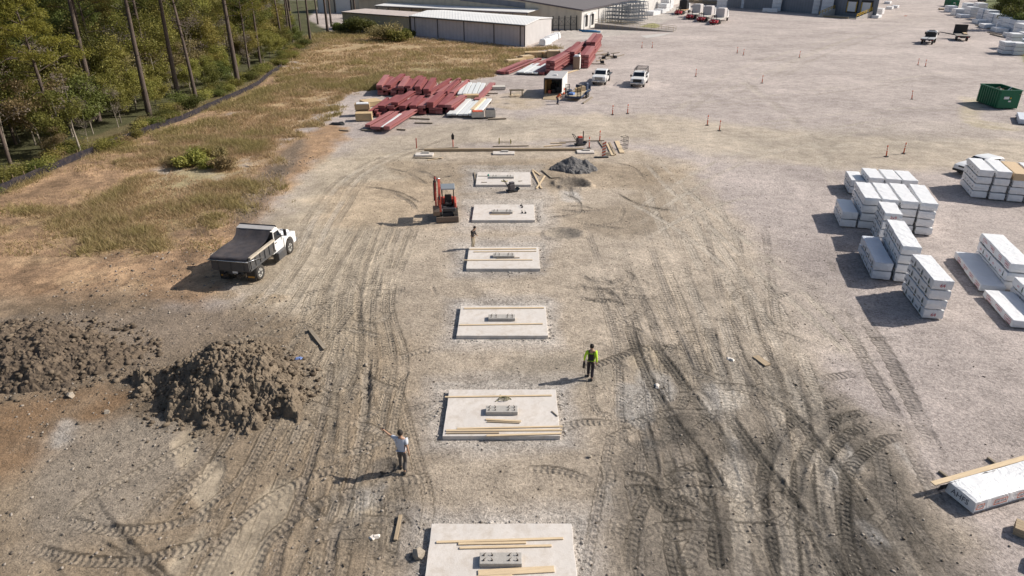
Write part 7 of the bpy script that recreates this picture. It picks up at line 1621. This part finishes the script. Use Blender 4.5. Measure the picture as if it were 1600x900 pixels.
# boom at the left of the photo: swings up from the front left, folds over, arm drops, bucket below
yb_ = -.50
MB().box((.72, yb_+.05, .70), (.36, .26, .36)).build('swing_post', M_DGREY, X_, bevel=.03)
bp_ = [(.78, .78), (.92, 1.35), (.72, 2.00), (.28, 2.38)]
def limbp(pts, w0, w1, y0, y1, name, m_):
    v = []; n = len(pts)
    L_ = []; R_ = []
    for i, (x, z) in enumerate(pts):
        a = pts[max(i-1, 0)]; b = pts[min(i+1, n-1)]; dx, dz = b[0]-a[0], b[1]-a[1]; l = math.hypot(dx, dz); w_ = w0+(w1-w0)*i/(n-1)
        L_.append((x-dz/l*w_/2, z+dx/l*w_/2)); R_.append((x+dz/l*w_/2, z-dx/l*w_/2))
    m = MB()
    for i in range(n-1): m.prism([L_[i], L_[i+1], R_[i+1], R_[i]], 'y', y0, y1)
    return m.build(name, m_, X_, bevel=.012)
limbp([(.78, .78), (1.02, 1.55), (.92, 2.15)], .30, .27, yb_-.09, yb_+.09, 'boom_lower', M_ORG); limbp([(.93, 2.10), (.74, 2.50), (.20, 2.95)], .27, .20, yb_-.088, yb_+.088, 'boom_upper', M_ORG)
MB().tube([(.85, yb_, .85), (1.16, yb_, 2.0)], .05, 8).tube([(1.0, yb_, 1.4), (1.16, yb_, 2.0)], .03, 8).build('boom_cylinder', M_BLACK, X_)
ya = yb_-.27
limbp([(.08, 3.10), (.62, 2.05), (.92, 1.15)], .26, .15, ya-.07, ya+.07, 'arm', M_ORG)
MB().tube([(.0, ya, 3.12), (.55, ya+.0, 2.85)], .05, 8).tube([(.28, ya-.1, 2.92), (.85, ya-.1, 1.6)], .045, 8).build('arm_cylinder', M_BLACK, X_)
MB().tube([(.16, ya-.1, 2.98), (.16, yb_+.1, 2.98)], .05, 10).build('elbow_pin', M_CHROME, X_)
MB().prism([(.78, 1.20), (1.02, 1.23), (1.22, .88), (1.12, .55), (.82, .45), (.64, .65), (.70, .72), (.84, .62), (1.02, .66), (1.08, .88), (.96, 1.1)], 'y', ya-.22, ya+.22).prism([(.78, 1.15), (1.02, 1.2), (1.21, .88), (1.11, .56), (.82, .46), (.66, .66)], 'y', ya-.235, ya-.215).prism([(.78, 1.15), (1.02, 1.2), (1.21, .88), (1.11, .56), (.82, .46), (.66, .66)], 'y', ya+.215, ya+.235).build('bucket', MAT['muddy_steel'], X_)
for k in range(4): y = ya-.18+k*.12; MB().bar((.66, y, .66), (.54, y, .78), .045, .03).build('bucket_tooth', M_STEEL, X_)
MB().tube([(.25, ya-.05, 3.1), (-.05, ya+.1, 2.9), (.1, yb_+.15, 2.2), (.45, yb_+.2, 1.2), (.5, yb_+.2, .85)], .022, 6).build('hoses', M_BLACK, X_)

# ---------------------------------------------------------------- people
def skinned(name, pts, edges, root, mats_, parent, sub=1, smooth=True):
    me = bpy.data.meshes.new(name); me.from_pydata([p[:3] for p in pts], edges, []); o = bpy.data.objects.new(name, me); COL.objects.link(o)
    md = o.modifiers.new('skin', 'SKIN'); md.use_smooth_shade = True
    lay = me.skin_vertices[0].data if len(me.skin_vertices) else None
    for i, p in enumerate(pts):
        r = p[3]; lay[i].radius = r if isinstance(r, tuple) else (r, r)
        lay[i].use_root = (i == root)
    s = o.modifiers.new('sub', 'SUBSURF'); s.levels = sub; s.render_levels = sub
    bpy.context.view_layer.update(); dg = bpy.context.evaluated_depsgraph_get(); nm = bpy.data.meshes.new_from_object(o.evaluated_get(dg)); bpy.data.objects.remove(o)
    o = bpy.data.objects.new(name, nm); COL.objects.link(o); nm.materials.clear(); nm.materials.append(mats_); o.parent = parent
    for q in nm.polygons: q.use_smooth = True
    return o
M_SKIN = mat('skin', (.42, .25, .17), .6); M_HAIR = mat('dark_hair', (.025, .02, .017), .8)
def person(label, loc, rz, H, pose, top, topc, botc, shoe, hair, sleeve='short', long_legs=True, extra=None):
    """x forward, y left.  pose: dict of joints in metres for a 1.75 m body"""
    t = thing('person', label, 'person', loc, rz); k = H/1.75; J = {n: tuple(c*k for c in v) for n, v in pose.items()}
    pts = []; ed = []; ix = {}
    def add(n, r, par=None, pos=None):
        q = pos or J[n]; pts.append((*q, (r[0]*k, r[1]*k) if isinstance(r, tuple) else r*k)); ix[n] = len(pts)-1
        if par is not None: ed.append((ix[par], ix[n]))
    add('pelvis', (.15, .115)); add('waist', (.135, .10), 'pelvis'); add('chest', (.165, .115), 'waist'); add('neckb', (.07, .07), 'chest'); add('head0', (.062, .066), 'neckb'); add('head1', (.088, .10), 'head0'); add('head2', (.07, .085), 'head1')
    for s in 'LR':
        add('sh'+s, .062, 'chest'); add('el'+s, .045, 'sh'+s); add('wr'+s, .028, 'el'+s); add('hd'+s, (.04, .022), 'wr'+s)
        add('hip'+s, .092, 'pelvis'); add('kn'+s, .062, 'hip'+s); add('an'+s, .042, 'kn'+s); add('toe'+s, (.045, .035), 'an'+s)
    body = skinned('body', pts, ed, 0, M_SKIN, t, 1)
    # fingers: five short chains closed round the palm
    for s in 'LR':
        h = Vector(J['hd'+s]); d = (h-Vector(J['wr'+s])).normalized(); side = d.cross(Vector((0, 0, 1))); side = side.normalized() if side.length > .1 else Vector((0, 1, 0)); m = MB(); nn = d.cross(side)
        for q in range(4):
            b0 = h+side*(q-1.5)*.02*k+d*.02*k; l = (.065, .075, .07, .055)[q]*k; m.tube([b0, b0+d*l*.5+nn*.005*k, b0+d*l*.85+nn*.03*k], [.010*k, .009*k, .007*k], 5)
        b0 = h-side*.035*k-d*.02*k; m.tube([b0, b0-side*.02*k+d*.03*k, b0-side*.015*k+d*.055*k], [.012*k, .011*k, .008*k], 5); m.build('fingers', M_SKIN, t)
    # face: nose, ears, eyes and hair
    hd = Vector(J['head1']); f = Vector((1, 0, 0))
    m = MB(); m.prism([(.0, -.02), (.03, -.025), (.0, .03)], 'y', -.013, .013); m.box((-.09, .088, 0), (.035, .02, .055)); m.box((-.09, -.088, 0), (.035, .02, .055)); o = m.build('face', M_SKIN, t, tuple(hd+Vector((.092*k, 0, 0)))); 
    for s in (-1, 1): MB().box((.093*k, s*.032*k, .025*k), (.01, .022, .012)).build('eye', M_HAIR, t, tuple(hd))
    MB().box((.09*k, 0, -.05*k), (.01, .045, .01)).build('mouth', mat('lips', (.28, .10, .09), .6), t, tuple(hd))
    hv = MB(); n = 10
    vs = []; 
    for i in range(6):
        th_ = math.pi/2*(1-i/5*1.25)
        for j in range(n): a = 2*math.pi*j/n; rr = .108*k*math.cos(th_); zz = .125*k*math.sin(th_); fwd = math.cos(a) > .5 and i > 3; vs.append((math.cos(a)*rr*1.08-(.0 if not fwd else .02), math.sin(a)*rr*.95, zz+.03*k+(.05*k if fwd else 0)))
    hv.add(vs, [(i*n+j, (i+1)*n+j, (i+1)*n+(j+1) % n, i*n+(j+1) % n) for i in range(5) for j in range(n)]+[tuple(range(n))], smooth=True); hv.build('hair', hair, t, tuple(hd), fix=True)
    # clothing grown on the same joints, a little fatter
    def cloth(name, names, par, m_, grow, cut=None, sub=1):
        pp = []; ee = []; ii = {}
        for n_ in names:
            q = cut[n_] if cut and n_ in cut else (pts[ix[n_]] if n_ in ix else None)
            r = q[3]; r = (r[0]+grow*k, r[1]+grow*k) if isinstance(r, tuple) else (r+grow*k)
            pp.append((*q[:3], r)); ii[n_] = len(pp)-1
            if n_ in par: ee.append((ii[par[n_]], ii[n_]))
        return skinned(name, pp, ee, 0, m_, t, sub)
    lerp = lambda a, b, f_, r: (*[pts[ix[a]][q]*(1-f_)+pts[ix[b]][q]*f_ for q in range(3)], r*k)
    nm = ['waist', 'pel2', 'chest', 'nk', 'shL', 'elL', 'shR', 'elR']; pr_ = {'pel2': 'waist', 'chest': 'waist', 'nk': 'chest', 'shL': 'chest', 'elL': 'shL', 'shR': 'chest', 'elR': 'shR'}
    ct = {'pel2': (*[pts[0][q] for q in range(2)], pts[0][2]+.02*k, (.155*k, .12*k)), 'nk': lerp('chest', 'neckb', .7, .07)}
    if sleeve == 'short': ct['elL'] = lerp('shL', 'elL', .75, .055); ct['elR'] = lerp('shR', 'elR', .75, .055)
    else:
        nm += ['wrL', 'wrR']; pr_['wrL'] = 'elL'; pr_['wrR'] = 'elR'
    cloth(top, nm, pr_, topc, .014, ct)
    cloth('trousers', ['pelvis', 'wst', 'hipL', 'knL', 'anL', 'hipR', 'knR', 'anR'], {'wst': 'pelvis', 'hipL': 'pelvis', 'knL': 'hipL', 'anL': 'knL', 'hipR': 'pelvis', 'knR': 'hipR', 'anR': 'knR'}, botc, .016, {'wst': lerp('pelvis', 'waist', .45, .13), 'anL': lerp('knL', 'anL', .93 if long_legs else .25, .055 if long_legs else .07), 'anR': lerp('knR', 'anR', .93 if long_legs else .25, .055 if long_legs else .07)})
    for s in 'LR':
        a = Vector(J['an'+s]); b = Vector(J['toe'+s]); c = b+(b-a).normalized()*.0
        MB().bar((a.x-.06*k, a.y, b.z+.02*k), (b.x+.08*k, b.y, b.z+.005), .10*k, .11*k).build('shoe', shoe, t, bevel=.02)
    return t, k
walk = dict(pelvis=(0, 0, .95), waist=(.01, 0, 1.10), chest=(.02, 0, 1.33), neckb=(.02, 0, 1.50), head0=(.035, 0, 1.56), head1=(.045, 0, 1.64), head2=(.04, 0, 1.70),
            shL=(.02, .18, 1.42), elL=(.0, .24, 1.15), wrL=(.08, .27, .92), hdL=(.10, .27, .84), shR=(.02, -.18, 1.42), elR=(-.06, -.24, 1.15), wrR=(-.03, -.27, .90), hdR=(-.02, -.27, .82),
            hipL=(0, .09, .90), knL=(.12, .10, .50), anL=(.10, .10, .10), toeL=(.24, .10, .05), hipR=(0, -.09, .90), knR=(.04, -.10, .49), anR=(-.18, -.10, .14), toeR=(-.06, -.10, .06))
M_WT = mat('pale_tshirt', (.52, .55, .62), .85, bump=.4, bscale=8); M_DKC = mat('dark_trousers', (.06, .055, .055), .85); M_GRT = mat('grey_trousers', (.10, .09, .085), .85); M_SHOE = mat('dark_shoe', (.04, .035, .03), .8)
p1 = dict(walk); p1.update(shL=(.04, .19, 1.44), elL=(.16, .42, 1.44), wrL=(.24, .62, 1.56), hdL=(.26, .68, 1.60))
q = P(630, 736); q.z = gh(q.x, q.y)
t1, k1 = person('person in a pale T-shirt and dark trousers walking away, left arm raised and pointing', q, R(84), 1.84, p1, 'shirt', M_WT, M_GRT, M_SHOE, M_HAIR)
a = Matrix.Translation(q) @ Matrix.Rotation(R(84), 4, 'Z'); h = Vector(p1['hdR'])*k1
tag(MB().tube([a @ (h+Vector((.0, 0, .06))), a @ (h+Vector((.12, -.05, -.80)))], .012, 6).build('stake', M_WOOD2), 'thin stake held upright in the right hand of the person in the pale shirt', 'stake')
h = Vector(p1['hdL'])*k1; tag(MB().tube([a @ (h+Vector((0, .0, .08))), a @ (h+Vector((0, 0, -.18)))], .022, 6).build('hand_tool', M_BLACK), 'short dark tool in the raised hand of the person in the pale shirt', 'tool')
# high-visibility shirt and black bib
M_HV = mat('lime_hi_vis', (.50, .78, .03), .6); M_BIB = mat('black_bib', (.022, .018, .024), .8)
q = P(922, 590.5); q.z = gh(q.x, q.y)
p2 = dict(walk); p2.update(shL=(.0, .19, 1.42), elL=(-.05, .28, 1.16), wrL=(.0, .31, .92), hdL=(.02, .31, .84), knL=(.04, .10, .50), anL=(-.12, .12, .12), toeL=(.0, .12, .05), knR=(.10, -.08, .5), anR=(.08, -.08, .10), toeR=(.20, -.08, .05))
p2 = {k_: v for k_, v in p2.items()}; p2.update(anL=(.12, .10, .1), toeL=(.24, .1, .05), knR=(.0, -.09, .49), anR=(-.2, -.09, .12), toeR=(-.08, -.09, .05))
t2, k2 = person('person in a lime high-visibility shirt and black bib overalls walking away', q, R(78), 1.76, p2, 'shirt', M_HV, M_BIB, M_SHOE, M_HAIR, sleeve='long')
MB().prism([(-.115, 1.0), (-.125, 1.34), (-.10, 1.34), (-.09, 1.0)], 'y', -.13, .13).prism([(.10, 1.0), (.14, 1.30), (.16, 1.30), (.13, 1.0)], 'y', -.12, .12).build('bib', M_BIB, t2, bevel=.01)
for s in (-1, 1): MB().bar((-.125, s*.10, 1.32), (-.06, s*.12, 1.50), .035, .02).build('brace', M_BIB, t2)
a = Matrix.Translation(q) @ Matrix.Rotation(R(78), 4, 'Z'); h = a @ (Vector(p2['hdL'])*k2); tag(MB().box((0, 0, -.16), (.3, .1, .22)).tube([(-.08, 0, -.05), (0, 0, .02), (.08, 0, -.05)], .012, 5).build('tool_bag', M_BLACK, None, h, R(78), bevel=.02), 'dark bag held in the left hand of the person in lime', 'bag')
# dark jacket, khaki trousers, head bowed
M_JK = mat('black_jacket', (.02, .018, .02), .85); M_KH = mat('khaki_trousers', (.42, .36, .27), .85)
q = P(739, 387.5); q.z = gh(q.x, q.y)
p3 = dict(walk); p3.update(chest=(.06, 0, 1.31), neckb=(.12, 0, 1.46), head0=(.15, 0, 1.51), head1=(.19, 0, 1.58), head2=(.20, 0, 1.64), shL=(.07, .17, 1.38), shR=(.07, -.17, 1.38), elL=(.06, .22, 1.12), wrL=(.22, .16, 1.0), hdL=(.28, .12, 1.0), elR=(.06, -.22, 1.12), wrR=(.20, -.18, .95), hdR=(.26, -.15, .93),
                          knL=(.05, .09, .50), anL=(-.02, .10, .09), toeL=(.10, .10, .04), knR=(.04, -.09, .50), anR=(-.02, -.10, .09), toeR=(.10, -.10, .04))
person('person in a black jacket and khaki trousers standing at the back of the fourth pad', q, R(-30), 1.62, p3, 'jacket', M_JK, M_KH, M_SHOE, M_HAIR, sleeve='long')
# orange vest, bending beside the trailer ramp
M_OV = mat('orange_vest', (.70, .13, .03), .6); M_JN = mat('blue_jeans', (.06, .07, .11), .85); M_HAT = mat('white_hat', (.7, .68, .62), .5)
q = P(871, 163); q.z = gh(q.x, q.y)
p4 = dict(walk); p4.update(pelvis=(-.12, 0, .86), waist=(.02, 0, 1.0), chest=(.22, 0, 1.14), neckb=(.38, 0, 1.26), head0=(.43, 0, 1.28), head1=(.50, 0, 1.31), head2=(.54, 0, 1.36), shL=(.26, .18, 1.20), elL=(.36, .22, .92), wrL=(.46, .16, .72), hdL=(.50, .14, .66), shR=(.26, -.18, 1.20), elR=(.36, -.22, .92), wrR=(.46, -.16, .72), hdR=(.50, -.14, .66),
                          hipL=(-.12, .1, .82), knL=(.08, .13, .48), anL=(-.05, .13, .09), toeL=(.08, .13, .04), hipR=(-.12, -.1, .82), knR=(.08, -.13, .48), anR=(-.05, -.13, .09), toeR=(.08, -.13, .04))
person('person in an orange vest and pale hat bending beside the box trailer ramp', q, R(20), 1.78, p4, 'vest', M_OV, M_JN, M_SHOE, M_HAT, sleeve='short')
make_ground()
for o in list(bpy.data.objects):
    if o.parent is None and o.type in ('MESH', 'EMPTY') and not o.get('kind'): o['kind'] = 'thing'
